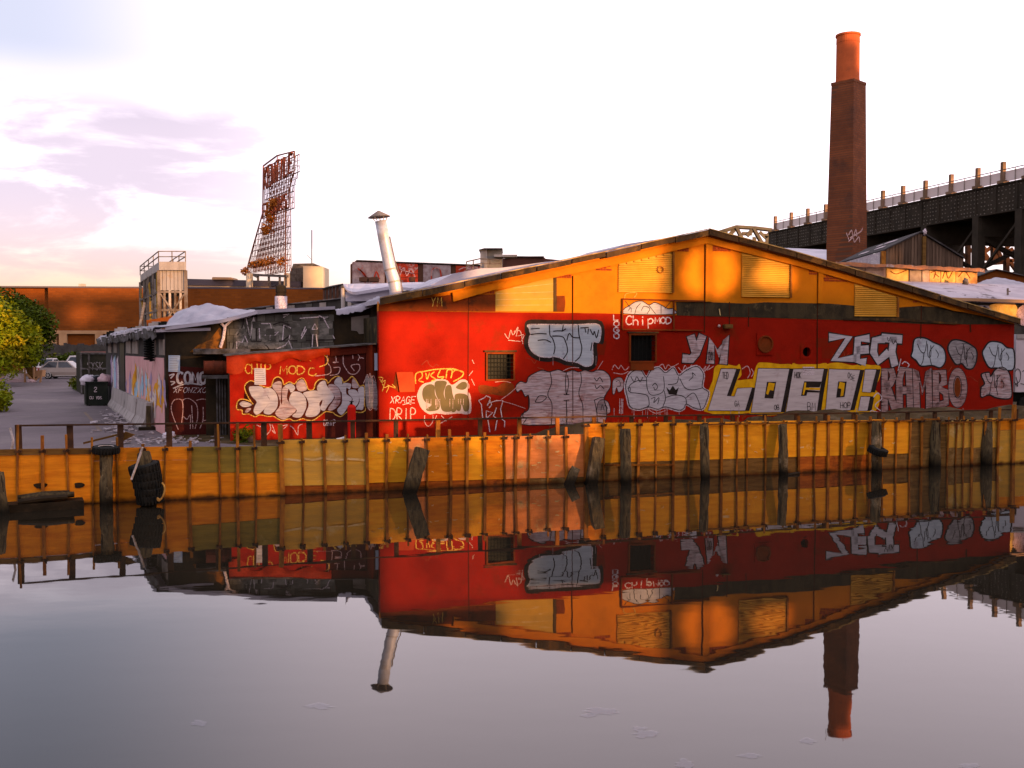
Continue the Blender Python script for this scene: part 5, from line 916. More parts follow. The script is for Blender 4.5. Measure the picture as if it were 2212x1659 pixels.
pcs = [[(300, 905), (340, 875), (400, 885), (455, 915), (440, 935), (370, 950), (320, 935)], [(370, 1010), (400, 965), (450, 970), (400, 1020)], [(420, 700), (470, 680), (590, 690), (640, 780), (690, 870), (640, 950), (560, 1030), (510, 1045), (480, 1000), (500, 930), (520, 880), (450, 800)], [(600, 730), (680, 700), (760, 750), (795, 850), (780, 960), (700, 1040), (620, 1030), (620, 980), (680, 900), (680, 830)], [(720, 680), (780, 620), (840, 630), (840, 740), (830, 880), (850, 900), (850, 720), (900, 680), (930, 700), (910, 830), (950, 900), (1030, 985), (930, 1080), (850, 1110), (760, 1030), (820, 930), (800, 800)], [(880, 680), (960, 645), (1015, 690), (1000, 740), (960, 760), (940, 720)], [(980, 760), (1080, 760), (1150, 830), (1160, 950), (1100, 1070), (1030, 1085), (980, 1060), (1040, 990), (940, 880)], [(1030, 650), (1110, 590), (1170, 700), (1140, 740), (1060, 740)], [(1120, 770), (1220, 740), (1310, 745), (1375, 830), (1330, 900), (1340, 1000), (1270, 1070), (1150, 1060), (1190, 930), (1170, 840)], [(1300, 720), (1330, 640), (1400, 610), (1430, 680), (1520, 810), (1440, 930), (1390, 1000), (1340, 960), (1370, 860)], [(1440, 680), (1510, 655), (1590, 730), (1600, 880), (1520, 980), (1440, 980), (1520, 850), (1520, 800)], [(1520, 640), (1560, 570), (1610, 570), (1625, 660), (1615, 760), (1580, 700)], [(1630, 650), (1700, 640), (1740, 660), (1720, 720), (1680, 700), (1680, 780), (1750, 840), (1690, 960), (1620, 1050), (1560, 990), (1620, 900), (1620, 760)], [(1750, 640), (1770, 580), (1840, 690), (1760, 700)], [(1710, 730), (1800, 730), (1840, 800), (1830, 900), (1760, 970), (1720, 960), (1760, 850), (1710, 780)], [(1830, 720), (1900, 690), (1910, 800), (1895, 970), (1840, 980), (1800, 970), (1850, 880)]]
for i, p in enumerate(pcs): mb = MB(); blob(mb, SP, ZL(ZS, p), .016 + .0002 * i); mb.build('graffiti_letter', m_silwarm if i % 3 == 1 else m_sil, lt)
mb = MB(); blob(mb, SP, ZL(ZS, [(1925, 560), (1950, 530), (1970, 560), (2010, 540), (2030, 600), (2060, 640), (2080, 760), (2085, 880), (2060, 980), (2000, 960), (1960, 980), (1935, 940), (1925, 820), (1915, 680)]), .046, False); mb.build('smudge', m_greyfill, lt)
strokes(SP, [ZL(ZS, q) for q in ([(1900, 640), (1945, 530), (1960, 570), (1980, 515), (2000, 570), (2030, 545), (2060, 640)], [(1960, 960), (1985, 990), (2020, 960), (2060, 990), (2085, 950)], [(1960, 620), (1980, 800), (1970, 900)], [(2010, 600), (2030, 760), (2020, 880)])], 1.2, .05, m_linep, lt)
lettering(SP, 'CHIP', *ZS(370, 395), 57, 20, 2.6, .014, m_liney, lt, gap=.12); lettering(SP, 'MOD', *ZS(820, 420), 54, 17, 2.6, .014, m_liney, lt, gap=.15)
strokes(SP, [ZL(ZS, q) for q in ([(1265, 450), (1210, 450), (1190, 520), (1250, 545), (1290, 520)], [(1330, 430), (1420, 395), (1440, 330), (1400, 280)], [(1080, 350), (1150, 325), (1220, 350)], [(1270, 300), (1300, 275)])], 2.4, .014, m_liney, lt)
strokes(SP, [ZL(ZS, q) for q in ([(1430, 270), (1435, 370), (1475, 440), (1460, 520), (1280, 548)], [(1540, 265), (1545, 370), (1505, 370), (1575, 370)], [(1515, 440), (1595, 440), (1570, 520), (1470, 540)], [(1640, 270), (1640, 390), (1690, 480), (1730, 520), (1800, 520), (1850, 460), (1840, 400), (1780, 400), (1740, 420), (1780, 480)], [(1760, 280), (1765, 330)], [(1900, 320), (1850, 310), (1830, 350)], [(1830, 270), (1860, 320)])], 1.6, .014, m_linep, lt)
lettering(SP, 'DhiP', *ZS(1388, 1115), 26, 12, 1.6, .014, m_linew, lt); strokes(SP, [ZL(ZS, q) for q in ([(520, 1180), (570, 1200), (600, 1170)], [(690, 1170), (700, 1240), (650, 1310)], [(720, 1180), (760, 1290), (720, 1250)], [(860, 1190), (920, 1180), (870, 1230)], [(950, 1190), (1000, 1230), (1050, 1310), (1060, 1200), (1110, 1170)], [(1170, 1180), (1200, 1230), (1160, 1230)])], 1.7, .014, m_linep, lt)
plaque(SP, ZL(ZS, [(490, 448), (634, 450), (640, 662), (492, 660)]), .03, m_paper, 'white paper notice pinned over the gold tag on the red lean-to', 8, 'paper_notice')
plaque(SP, ZL(ZS, [(2036, 252), (2084, 254), (2084, 476), (2038, 474)]), .09, m_bluesign, 'narrow blue sign on the board between the lean-to and the red wall', 0)
mb = MB(); c = SP.px(*ZS(1715, 1250), .6); c.z = GZ; gc = thing('gas_cylinder', c, 'plain bright red gas cylinder standing before the shaded panel of the lean-to', 'cylinder')
MB().lathe(c, [(.13, 0), (.14, .03), (.14, 1.08), (.11, 1.14), (.05, 1.17)], 16).build('body', mat('signal_red', (0.50, 0.012, 0.006), None, rough=.35), gc)
MB().lathe(c + Vector((0, 0, 1.17)), [(.03, 0), (.03, .08), (.07, .08), (.07, .11), (.02, .11)], 12).build('valve', m_grille, gc)
mb = MB(); p0, p1 = SP.px(*ZS(1500, 1345), 1.0), SP.px(*ZS(1612, 1325), 1.0); mb.obox((p0 + p1) / 2, (p1 - p0) / 2, SP.n * .06, Vector((0, 0, .06))); mb.obox((p0 + p1) / 2 + Vector((.1, 0, .07)), (p1 - p0) / 5, SP.n * .05, Vector((0, 0, .02))); mb.bar((p0 + p1) / 2 - Vector((0, 0, .1)), ((p0 + p1) / 2).xy.to_3d() + Vector((0, 0, GZ - .05)), .1); mb.build('scrap_light', mat('bright_white_enamel', (0.8, 0.78, 0.78), None, rough=.3), None, 'bright white enamel scrap on a stub beside the red gas cylinder', 'scrap')

# ---------------------------------------------------------------- yard: drive, barriers, skip, litter
g = MB(); g.sheet([Vector((p.x, p.y, GZ + .006)) for p in (BK.P(-40, 0, -.6), BK.P(10.2, 0, -.6), gnd(372, 950, GZ), SW.P(-1, 0, .05), SW.P(-22, 0, .05), gnd(190, 832, GZ), gnd(190, 815, GZ), gnd(-40, 812, GZ), gnd(-700, 880, GZ))]).build('driveway', m_asph, kind='structure')
m_lineold = mat('worn_yellow_line', (0.20, 0.14, 0.09), (0.12, 0.10, 0.10), 5, .9)
mb = MB(); p = [gnd(*Z1(650, 1365), GZ), gnd(*Z1(700, 1420), GZ), gnd(*Z1(770, 1510), GZ)]; w_ = Vector((.07, 0, 0)); mb.add([v + s_ * w_ + Vector((0, 0, .012)) for v in p for s_ in (-1, 1)], [(0, 1, 3, 2), (2, 3, 5, 4)]); mb.build('painted_line', m_lineold, kind='structure')
m_conc = mat('weathered_concrete', (0.34, 0.30, 0.28), (0.26, 0.23, 0.215), 1.5, .9, .4, (1, 1, .5), (0.16, 0.14, 0.125), 1.1, vary=.12)
b0, b1 = gnd(*Z1(1085, 1500), GZ), gnd(*Z1(815, 1318), GZ); NBAR = 5; dv = (b1 - b0) / NBAR; dn = dv.normalized(); sn = Vector((dn.y, -dn.x, 0))
BL = ['first pale concrete barrier of the row, at the pink mural corner', 'second concrete barrier of the row from the mural corner', 'third concrete barrier of the row beside the pink mural', 'fourth concrete barrier of the row from the mural corner', 'last concrete barrier of the row, tucked behind the black skip']
for i in range(NBAR):
    c0 = b0 + dv * i + dn * .04; rz_ = rnd.uniform(-.02, .02); e = sn * rnd.uniform(-.08, .08); prof = [(-.33, 0), (-.33, .1), (-.17, .38), (-.10, 1.0), (.10, 1.0), (.17, .38), (.33, .1), (.33, 0)]
    mb = MB(); mb.prism([c0 + e - sn * (a - .33) + Vector((0, 0, h * (1 if h else 1))) for a, h in prof], dv - dn * .08); mb.build('concrete_barrier', m_conc, None, BL[i], 'barrier', 'concrete barriers along the mural wall')
m_skip = mat('black_skip_steel', (0.010, 0.013, 0.010), (0.018, 0.020, 0.014), 2, .55, .2); 
def boxpx(x0, x1, yt, yb, depth, dirv=None):
    """front rectangle seen at these pixels, standing on the yard; returns corner, width vec, depth vec, height"""
    p, q = gnd(x0, yb, GZ), gnd(x1, yb, GZ); q = Vector((q.x, p.y + (q.x - p.x) * math.tan(ANG * .6), GZ)); h = (yb - yt) * p.y / FPX
    return p, q - p, (dirv or BD) * depth, h
p, wv, dv_, h = boxpx(187, 229, 826, 877, 1.5); sk = thing('rubbish_skip', p + wv / 2 + dv_ / 2, 'small black steel rubbish skip with white numbering beside the barriers', 'skip')
mb = MB(); Zv = Vector((0, 0, h)); bw2 = .03
for a, b_, c in ((p, wv, dv_),):
    mb.hexa([a, a + b_, a + b_ + c, a + c, a + Zv - b_ * .03, a + b_ * 1.03 + Zv, a + b_ * 1.03 + c + Zv * .97, a + c + Zv * .97 - b_ * .03])
mb.build('skip_body', m_skip, sk)
for t_ in (.0, 1.0): MB().bar(p + wv * t_ + Vector((0, 0, .1)) - dv_.normalized() * .03, p + wv * t_ + Vector((0, 0, h * .95)) - dv_.normalized() * .03, .08).build('corner_rib', m_skip, sk)
MB().bar(p + Zv - wv * .05 - dv_.normalized() * .03, p + Zv + wv * 1.05 - dv_.normalized() * .03, .09).build('rim', m_skip, sk)
for t_ in (.15, .85): MB().lathe(p + wv * t_ + Vector((0, 0, .05)) - wv.normalized() * .03, [(.09, 0), (.09, .06)], 10, wv).build('castor', m_black, sk)
SKP = PL(p.x, p.y, math.atan2(wv.y, wv.x))
lettering(SKP, '2', *Z1(722, 1172), 6.5, 9.5, 1.3, .012, m_linew, sk, 'painted_number', jit=0); lettering(SKP, 'CU', *Z1(686, 1243), 8.5, 5.5, 1.2, .012, m_linew, sk, 'painted_text', jit=0); lettering(SKP, 'YDS', *Z1(738, 1243), 12, 5.5, 1.2, .012, m_linew, sk, 'painted_text', jit=0)
def lump(c, r, m, name, label, cat, parent=None, sq=.75, seed=0, group=None):
    bm = bmesh.new(); bmesh.ops.create_icosphere(bm, subdivisions=3, radius=1); rr = random.Random(seed); ph = [rr.uniform(0, 6) for _ in range(6)]
    vs = []; 
    for v in bm.verts:
        k_ = 1 + .14 * math.sin(4 * v.co.x + ph[0]) * math.sin(5 * v.co.y + ph[1]) + .1 * math.sin(9 * v.co.z + ph[2] + 3 * v.co.x) + .05 * math.sin(17 * v.co.x + ph[3]) * math.sin(15 * v.co.y + ph[4])
        vs.append(Vector(c) + Vector((v.co.x, v.co.y, v.co.z * sq)) * r * k_)
    fs = [[v.index for v in f.verts] for f in bm.faces]; bm.free(); mb = MB(); mb.add(vs, fs); return mb.build(name, m, parent, label, cat, group, smooth=True)
m_bagw = mat('white_bin_bag', (0.55, 0.50, 0.54), (0.42, 0.37, 0.42), 5, .4, .6); m_bagp = mat('pinkish_bin_bag', (0.50, 0.34, 0.34), (0.4, 0.28, 0.3), 5, .4, .6); m_bagk = mat('black_bin_bag', (0.012, 0.012, 0.014), None, rough=.35)
for i, (fx, fy, r, m, lb) in enumerate(((.1, .3, .34, m_bagw, 'white rubbish bag heaped at the rim of the black skip'), (.55, .5, .30, m_bagk, 'black rubbish bag sunk between pale bags in the skip'), (.92, .3, .36, m_bagp, 'pinkish rubbish bag bulging over the barrier side of the skip'), (.4, .8, .32, m_bagw, 'creased white rubbish bag at the back of the skip'))):
    lump(p + wv * fx + dv_ * fy + Zv + Vector((0, 0, .08)), r, m, 'rubbish_bag', lb, 'rubbish bag', None, .9, i, 'bags in the skip')
# dark container behind
p, wv, dv_, h = boxpx(177, 235, 762, 852, 5.0); ct = thing('dark_container', p + wv / 2, 'dark green-black steel container with white scrawl behind the skip', 'container')
mb = MB(); mb.hexa([p, p + wv, p + wv + dv_, p + dv_, p + Vector((0, 0, h)), p + wv + Vector((0, 0, h)), p + wv + dv_ + Vector((0, 0, h)), p + dv_ + Vector((0, 0, h))]); m_cont = mat('dark_container_paint', (0.022, 0.022, 0.015), (0.035, 0.032, 0.02), 2, .8, .3); mb.build('container_body', m_cont, ct)
for t_ in (0, .27, .98): MB().bar(p + wv * t_ - wv.cross(Vector((0, 0, 1))).normalized() * -.05, p + wv * t_ + Vector((0, 0, h)) - wv.cross(Vector((0, 0, 1))).normalized() * -.05, .10).build('upright', m_rot, ct)
for t_ in (.98, .62): MB().bar(p + Vector((0, 0, h * t_)) + wv.cross(Vector((0, 0, 1))).normalized() * .06, p + wv + Vector((0, 0, h * t_)) + wv.cross(Vector((0, 0, 1))).normalized() * .06, .09).build('crossbar', m_rot, ct)
CP = PL(p.x, p.y, math.atan2(wv.y, wv.x)); lettering(CP, 'SYSK', *Z1(672, 980), 34, 17, 1.2, .09, m_greyfill, ct)
# litter and rubble as loose stuff
m_litter = mat('pale_litter', (0.36, 0.32, 0.34), (0.22, 0.18, 0.17), 9, .9)
mb = MB()
for i in range(230):
    if i < 150: x, y = rnd.gauss(262, 26), rnd.gauss(915, 18)
    else: x, y = rnd.uniform(270, 480), rnd.gauss(955, 5)
    if y < 872: continue
    q = gnd(x, y, GZ); sz = rnd.uniform(.03, .16) if i < 150 else rnd.uniform(.03, .11); a = rnd.uniform(0, 3.14); d1 = Vector((math.cos(a), math.sin(a), rnd.uniform(-.2, .3))) * sz; d2 = Vector((-math.sin(a), math.cos(a), rnd.uniform(-.2, .3))) * sz * rnd.uniform(.3, .8); q.z = GZ + .03 + sz * .3
    mb.obox(q, d1, d2, Vector((0, 0, .012)))
mb.build('litter', m_litter, None, 'pale paper and rubble scraps strewn beside the barriers', 'litter', kind='stuff')
mb = MB(); nu, nv = 90, 8; vs = []     # dirt bank piled along the warehouse foot
for i in range(nu + 1):
    u = 5.5 + (UR - 5.0) * i / nu; hh = .36 + .12 * math.sin(i * .31) + .08 * math.sin(i * .93) + (.25 if u > 14 else 0); hh *= min(1, max(0, (u - 5.5) / 1.2))
    for j in range(nv + 1):
        t_ = j / nv; vs.append(MW.P(u, GZ - .05 + hh * math.sin(math.pi * min(1, .25 + t_ * .75)) * (1 if j < nv else 0) + rnd.uniform(0, .05), .02 + 4.2 * t_))
mb.add(vs, [(i * (nv + 1) + j, (i + 1) * (nv + 1) + j, (i + 1) * (nv + 1) + j + 1, i * (nv + 1) + j + 1) for i in range(nu) for j in range(nv)]); mb.build('dirt_bank', m_dirt, kind='structure', smooth=True)
mb = MB(); q = [gnd(x, y, GZ) for x, y in ((190, 952), (300, 930), (290, 960))]
def plank(p, q, wd, m, label, name='loose_plank'): 
    o = MB().bar(p, q, wd, .05).build(name, m, None, label, 'plank'); return o
plank(BK.px(175, 964, -.9) , BK.px(262, 941, -.7), .22, m_brownplank, 'loose brown plank propped behind the bulkhead near the tyre')
mb = MB(); mb.hexa([BK.px(x, y, o_) for o_ in (-.6, -.5) for x, y in ((258, 960), (290, 943), (268, 936), (252, 950))][:4] + [BK.px(x, y, -.5) for x, y in ((258, 960), (290, 943), (268, 936), (252, 950))]); mb.build('broken_board', m_brownplank, None, 'broken triangular board sticking up behind the bulkhead', 'board')
lump(gnd(365, 947, GZ) + Vector((0, 0, .1)), .22, m_bagw, 'plastic_bag', 'crumpled white plastic bag at the foot of the steel door', 'bag', None, .6, 11)
mb = MB(); c = gnd(*Z1(1140, 1500), GZ); b_ = thing('bollard', c, 'short dark timber bollard at the mural corner', 'bollard'); MB().box(c + Vector((0, 0, .42)), (.16, .16, .95), .3).build('post', m_pile, b_); MB().box(c + Vector((0, 0, .06)), (.7, .5, .12), .3).build('base', m_wetwood, b_)
# ================================================================ far left
m_farbrick = mat('far_brick', (0.19, 0.052, 0.008), (0.155, 0.042, 0.007), 0.3, .9, .15, c3=(0.13, 0.038, 0.008), sc3=0.12, brick=(0.8, 0.28, 0.03, R(6), (0.14, 0.045, 0.012)))
m_tan = mat('tan_stone', (0.42, 0.24, 0.12), (0.33, 0.18, 0.09), .6, .9)
m_cream = mat('cream_wall', (0.62, 0.48, 0.32), (0.55, 0.42, 0.28), .4, .8)
m_slate = mat('slate_fascia', (0.085, 0.070, 0.080), None, rough=.8)
m_galv = mat('galvanised_sheet', (0.36, 0.32, 0.29), (0.27, 0.23, 0.20), .8, .6, .15, (3, 3, .3), (0.34, 0.22, 0.12), 1.2, lo3=.58, hi3=.7)
m_frame = mat('rusted_frame_steel', (0.20, 0.16, 0.13), (0.10, 0.07, 0.05), 2, .8, vary=.3)
m_yel = mat('yellow_plant_paint', (0.40, 0.24, 0.03), (0.2, 0.12, 0.03), 2, .7)
FB = PL(at(100, 742, 122).x, 122, R(6)); fb = thing('brick_depot', FB.P(10, GZ, -5), 'long plain brown brick depot beyond the parked cars', 'building')
FU0, FU1 = FB.hit(-260, 700)[0], FB.hit(722, 700)[0]; uj = FB.hit(105, 700)[0]; zt = FB.hit(200, 622)[1]; zl = FB.hit(200, 706)[1]; zl2 = FB.hit(200, 714)[1]
for a, b_, o_ in ((FU0, uj, -.8), (uj, FU1, 0)): mb = MB(); mb.prism([FB.P(a, zl2, o_), FB.P(b_, zl2, o_), FB.P(b_, zt, o_), FB.P(a, zt, o_)], FB.n * -6); mb.build('upper_wall', m_farbrick, fb)
mb = MB(); mb.prism([FB.P(FU0, zt, .05), FB.P(FU1, zt, .05), FB.P(FU1, zt + .18, .05), FB.P(FU0, zt + .18, .05)], FB.n * -6); mb.build('coping', m_slate, fb)
mb = MB(); mb.prism([FB.P(FU0, GZ - .1, -.4), FB.P(FU1, GZ - .1, -.4), FB.P(FU1, zl2 - .02, -.4), FB.P(FU0, zl2 - .02, -.4)], FB.n * -5); mb.build('lower_wall', m_farbrick, fb)
mb = MB(); mb.prism([FB.P(uj, zl2 - .4, .1), FB.P(FU1, zl2 - .4, .1), FB.P(FU1, zl2, .1), FB.P(uj, zl2, .1)], FB.n * -.4); mb.build('stone_band', m_tan, fb)
for x in (105, 127, 205, 285): a = FB.hit(x, 700)[0]; mb = MB(); mb.prism([FB.P(a, GZ - .1, .08), FB.P(a + .9, GZ - .1, .08), FB.P(a + .9, zl2 - .4, .08), FB.P(a, zl2 - .4, .08)], FB.n * -.45); mb.build('stone_pier', m_tan, fb)
c = FB.px(172, 618, -1); MB().box(c + Vector((0, 0, .1)), (.7, .5, .45)).bar(c - Vector((0, 0, .6)), c, .12).build('roof_camera', m_galv, fb)
# fence and scrub in front of the depot
fn = thing('yard_fence', at(150, 760, 108), 'grey board fence behind the parked cars', 'fence'); p0, p1 = at(75, 742, 106), at(240, 742, 112); n = 22
for i in range(n):
    a, b_ = p0.lerp(p1, i / n), p0.lerp(p1, (i + .94) / n); h = 4.0 + rnd.uniform(-.15, .15); mb = MB(); mb.hexa([Vector((a.x, a.y, GZ)), Vector((b_.x, b_.y, GZ)), Vector((b_.x, b_.y + .06, GZ)), Vector((a.x, a.y + .06, GZ)), Vector((a.x, a.y, h)), Vector((b_.x, b_.y, h)), Vector((b_.x, b_.y + .06, h)), Vector((a.x, a.y + .06, h))]); mb.build('fence_board', m_darkgreywall, fn)
# leaf clouds
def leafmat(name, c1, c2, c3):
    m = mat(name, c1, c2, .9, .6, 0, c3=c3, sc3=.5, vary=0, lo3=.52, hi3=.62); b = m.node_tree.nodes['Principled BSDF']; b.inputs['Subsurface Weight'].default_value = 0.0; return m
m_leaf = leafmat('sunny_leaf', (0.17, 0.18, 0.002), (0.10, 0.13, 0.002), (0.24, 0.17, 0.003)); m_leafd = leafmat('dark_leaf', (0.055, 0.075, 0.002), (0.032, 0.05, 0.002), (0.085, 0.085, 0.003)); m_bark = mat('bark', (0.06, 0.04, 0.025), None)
def crown(mb, blobs, n, sz, seed):
    rr = random.Random(seed); tot = sum(r ** 2 for *_, r in blobs)
    for (x, y, z, r) in blobs:
        k = int(n * r * r / tot)
        for _ in range(k):
            d = Vector((rr.gauss(0, 1), rr.gauss(0, 1), rr.gauss(0, 1))).normalized() * r * (rr.random() ** .4) * (1 + .22 * math.sin(x * 3 + rr.random()))
            c = Vector((x, y, z)) + Vector((d.x, d.y, d.z * .85)); a = Vector((rr.gauss(0, 1), rr.gauss(0, 1), rr.gauss(0, .6))).normalized(); b_ = a.cross(Vector((rr.gauss(0, 1), rr.gauss(0, 1), rr.gauss(0, 1)))).normalized(); s_ = sz * rr.uniform(.6, 1.3)
            mb.add([c - a * s_, c + b_ * s_ * .45, c + a * s_, c - b_ * s_ * .45], [(0, 1, 2, 3)])
def tree(name, base, blobs, n, sz, m, label, seed, cat='tree'):
    o = thing(name, base, label, cat); mb = MB(); top = Vector((sum(b_[0] for b_ in blobs) / len(blobs), sum(b_[1] for b_ in blobs) / len(blobs), sum(b_[2] for b_ in blobs) / len(blobs))); base = Vector(base)
    mb.tube([base, base.lerp(top, .5) + Vector((.1, 0, 0)), top], [.22, .16, .08], 8)
    mb.build('trunk', m_bark, o)
    for bl in blobs: l_ = MB(); l_.tube([base.lerp(top, .55), Vector(bl[:3])], [.09, .03], 5); l_.build('limb', m_bark, o)
    mb = MB(); crown(mb, blobs, n, sz, seed); mb.build('crown', m, o); return o
def bl(px, py, Y, r): p = at(px, py, Y); return (p.x, p.y, p.z, r)
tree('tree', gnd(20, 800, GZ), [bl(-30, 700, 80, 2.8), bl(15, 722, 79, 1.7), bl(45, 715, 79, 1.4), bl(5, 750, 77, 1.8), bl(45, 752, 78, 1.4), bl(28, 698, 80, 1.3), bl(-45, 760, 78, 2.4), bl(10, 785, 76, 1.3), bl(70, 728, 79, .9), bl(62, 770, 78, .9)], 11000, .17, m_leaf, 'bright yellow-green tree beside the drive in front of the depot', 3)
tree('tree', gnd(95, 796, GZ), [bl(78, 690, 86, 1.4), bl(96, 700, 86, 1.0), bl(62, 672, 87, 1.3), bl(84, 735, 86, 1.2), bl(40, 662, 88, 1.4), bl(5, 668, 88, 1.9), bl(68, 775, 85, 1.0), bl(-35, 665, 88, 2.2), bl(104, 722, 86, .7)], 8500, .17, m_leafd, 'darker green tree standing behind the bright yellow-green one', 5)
tree('shrub', gnd(0, 880, GZ), [bl(-12, 848, 49, .7), bl(-2, 865, 48, .6), bl(8, 860, 48.5, .45), bl(-25, 870, 48, .8)], 1600, .10, m_leaf, 'low mossy green shrub on the near verge of the drive', 8, 'shrub')
tree('shrub', gnd(165, 832, GZ), [bl(162, 826, 74, .5), bl(170, 834, 72, .5), bl(174, 842, 70, .4)], 700, .12, m_leafd, 'small dark weed clump at the foot of the container', 9, 'shrub')
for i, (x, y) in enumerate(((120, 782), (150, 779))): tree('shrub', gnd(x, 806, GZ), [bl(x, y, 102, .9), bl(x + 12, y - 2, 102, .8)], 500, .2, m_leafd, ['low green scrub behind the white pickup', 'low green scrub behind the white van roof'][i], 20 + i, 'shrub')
tree('weed', gnd(540, 955, GZ), [(*(SP.px(*ZS(300, 1350), .5)[:2]), GZ + .2, .35), (*(SP.px(*ZS(390, 1340), .5)[:2]), GZ + .3, .32), (*(SP.px(*ZS(340, 1350), .6)[:2]), GZ + .12, .3)], 420, .07, m_leafd, 'green weeds sprouting at the foot of the red lean-to', 31, 'weed')
tree('weed', MW.P(UR + .8, GZ, 1), [(*(MW.P(UR + .7, 0, 1)[:2]), GZ + .6, .35), (*(MW.P(UR + 1.2, 0, 1.2)[:2]), GZ + .5, .4)], 420, .07, m_leafd, 'green weeds at the far corner of the red wall', 32, 'weed')
mb = MB()
for i in range(900):
    u = rnd.uniform(6, UR); o_ = rnd.uniform(.3, 3.6); c = MW.P(u, GZ + rnd.uniform(.1, .5), o_); s_ = rnd.uniform(.05, .16); a = rnd.uniform(-.5, .5); mb.add([c - MW.d * .012, c + MW.d * .012, c + Vector((a * s_, 0, s_))], [(0, 1, 2)])
mb.build('dry_grass', mat('dry_grass', (0.10, 0.075, 0.02), None), None, 'dry grass tufts on the dirt bank below the red wall', 'grass', kind='stuff')

# parked cars
def car(loc, rz, Ln, W, H, paint, label, kind='suv'):
    o = thing('parked_car', loc, label, 'car', 'cars parked beyond the drive'); a, s_ = math.cos(rz), math.sin(rz); X, Y_, Zc = Vector((a, s_, 0)), Vector((-s_, a, 0)), Vector((0, 0, 1)); P_ = lambda x, y, z: Vector(loc) + X * x + Y_ * y + Zc * z
    h = Ln / 2; W2 = W / 2; sec = [(-h, .42, .78, .86), (-h * .96, .30, .95, .94), (-h * .6, .26, 1.0, 1), (0, .24, 1.0, 1), (h * .45, .25, .98, 1), (h * .85, .28, .88, .95), (h, .38, .68, .82)]; mb = MB(); vs = []
    for x, z0, z1, wf in sec:
        w_ = W2 * wf; vs += [P_(x, -w_ * .94, z0), P_(x, w_ * .94, z0), P_(x, w_, (z0 + z1) / 2), P_(x, w_ * .93, z1), P_(x, -w_ * .93, z1), P_(x, -w_, (z0 + z1) / 2)]
    n = len(sec); mb.add(vs, [(i * 6 + j, i * 6 + (j + 1) % 6, i * 6 + 6 + (j + 1) % 6, i * 6 + 6 + j) for i in range(n - 1) for j in range(6)] + [tuple(range(6)), tuple((n - 1) * 6 + j for j in range(6))]); mb.build('body', paint, o, smooth=False)
    if kind == 'suv': cs = [(-h * .93, -h * .60), (h * .42, h * .08)]
    elif kind == 'van': cs = [(-h * .95, -h * .88), (h * .5, h * .22)]
    else: cs = [(-h * .12, -h * .05), (h * .42, h * .18)]
    (r0, r1), (f0, f1) = cs; zb, zt_ = .96, H; wb, wt = W2 * .92, W2 * .74; mb = MB()
    mb.hexa([P_(r0, -wb, zb), P_(f0, -wb, zb), P_(f0, wb, zb), P_(r0, wb, zb), P_(r1, -wt, zt_), P_(f1, -wt, zt_), P_(f1, wt, zt_), P_(r1, wt, zt_)]); mb.build('cabin', paint, o)
    gl = mat('car_glass_%d' % len(MATS), (0.02, 0.022, 0.028), None, rough=.1, spec=.6); L_ = lambda e, f, t_: e + (f - e) * t_
    for sd in (-1, 1):
        for (t0, t1) in ((.06, .46), (.52, .94)):
            q = []
            for t_, zt2 in ((t0, .12), (t1, .12), (t1, .88), (t0, .88)):
                xb, xt = L_(r0, f0, t_), L_(r1, f1, t_); q.append(P_(L_(xb, xt, zt2), sd * (L_(wb, wt, zt2) + .012), L_(zb, zt_, zt2)))
            MB().prism(q, Y_ * -sd * .02).build('side_window', gl, o)
    for e, f, nm in ((r0, r1, 'rear_window'), (f0, f1, 'windscreen')):
        sg_ = -1 if nm == 'rear_window' else 1; q = [P_(L_(e, f, t_) + sg_ * .012, y * L_(wb, wt, t_) * .86, L_(zb, zt_, t_)) for t_, y in ((.15, -1), (.15, 1), (.88, 1), (.88, -1))]; MB().prism(q, X * -sg_ * .02).build(nm, gl, o)
    rim = MATS.get('alloy') or mat('alloy', (0.5, 0.48, 0.47), None, rough=.35, metal=.6)
    for x in (-h * .6, h * .62):
        for sd in (-1, 1):
            c = P_(x, sd * (W2 - .12), .36); wl_ = MB().lathe(c - Y_ * .11, [(.25, 0), (.36, .02), (.37, .11), (.36, .20), (.25, .22)], 20, Y_).build('wheel', m_black, o, smooth=True)
            mb = MB()
            for k in range(7): g_ = 2 * math.pi * k / 7; mb.bar(c + Y_ * sd * .12, c + Y_ * sd * .12 + X * math.cos(g_) * .25 + Zc * math.sin(g_) * .25, .06, .03)
            mb.torus(c + Y_ * sd * .11, .25, .025, Y_, 18, 5); mb.build('rim', rim, wl_, kind='stuff')
    tl = MATS.get('tail_lamp') or mat('tail_lamp', (0.35, 0.015, 0.01), None, rough=.2); hl = MATS.get('head_lamp') or mat('head_lamp', (0.6, 0.6, 0.6), None, rough=.1)
    for sd in (-1, 1):
        MB().obox(P_(-h * .965, sd * W2 * .78, .82), X * .07, Y_ * .14, Zc * .08).build('tail_light', tl, o); MB().obox(P_(h * .97, sd * W2 * .62, .66), X * .06, Y_ * .15, Zc * .06).build('headlight', hl, o)
        MB().bar(P_(-h * .35, sd * W2 * .97, .30), P_(h * .38, sd * W2 * .97, .30), .06).build('sill', rim, o)
    MB().obox(P_(-h * .99, 0, .5), X * .05, Y_ * W2 * .8, Zc * .1).build('bumper', paint, o)
    return o
m_carsil = mat('champagne_car_paint', (0.34, 0.28, 0.24), None, rough=.25, spec=.6); m_carw = mat('white_car_paint', (0.62, 0.56, 0.55), None, rough=.3, spec=.5); m_carr = mat('dull_red_car_paint', (0.34, 0.12, 0.10), None, rough=.35)
cY = gnd(120, 818, GZ).y
car((at(146, 742, cY).x, cY, GZ), R(4), 4.8, 1.9, 1.62, m_carsil, 'champagne silver crossover parked side-on past the junk pile')
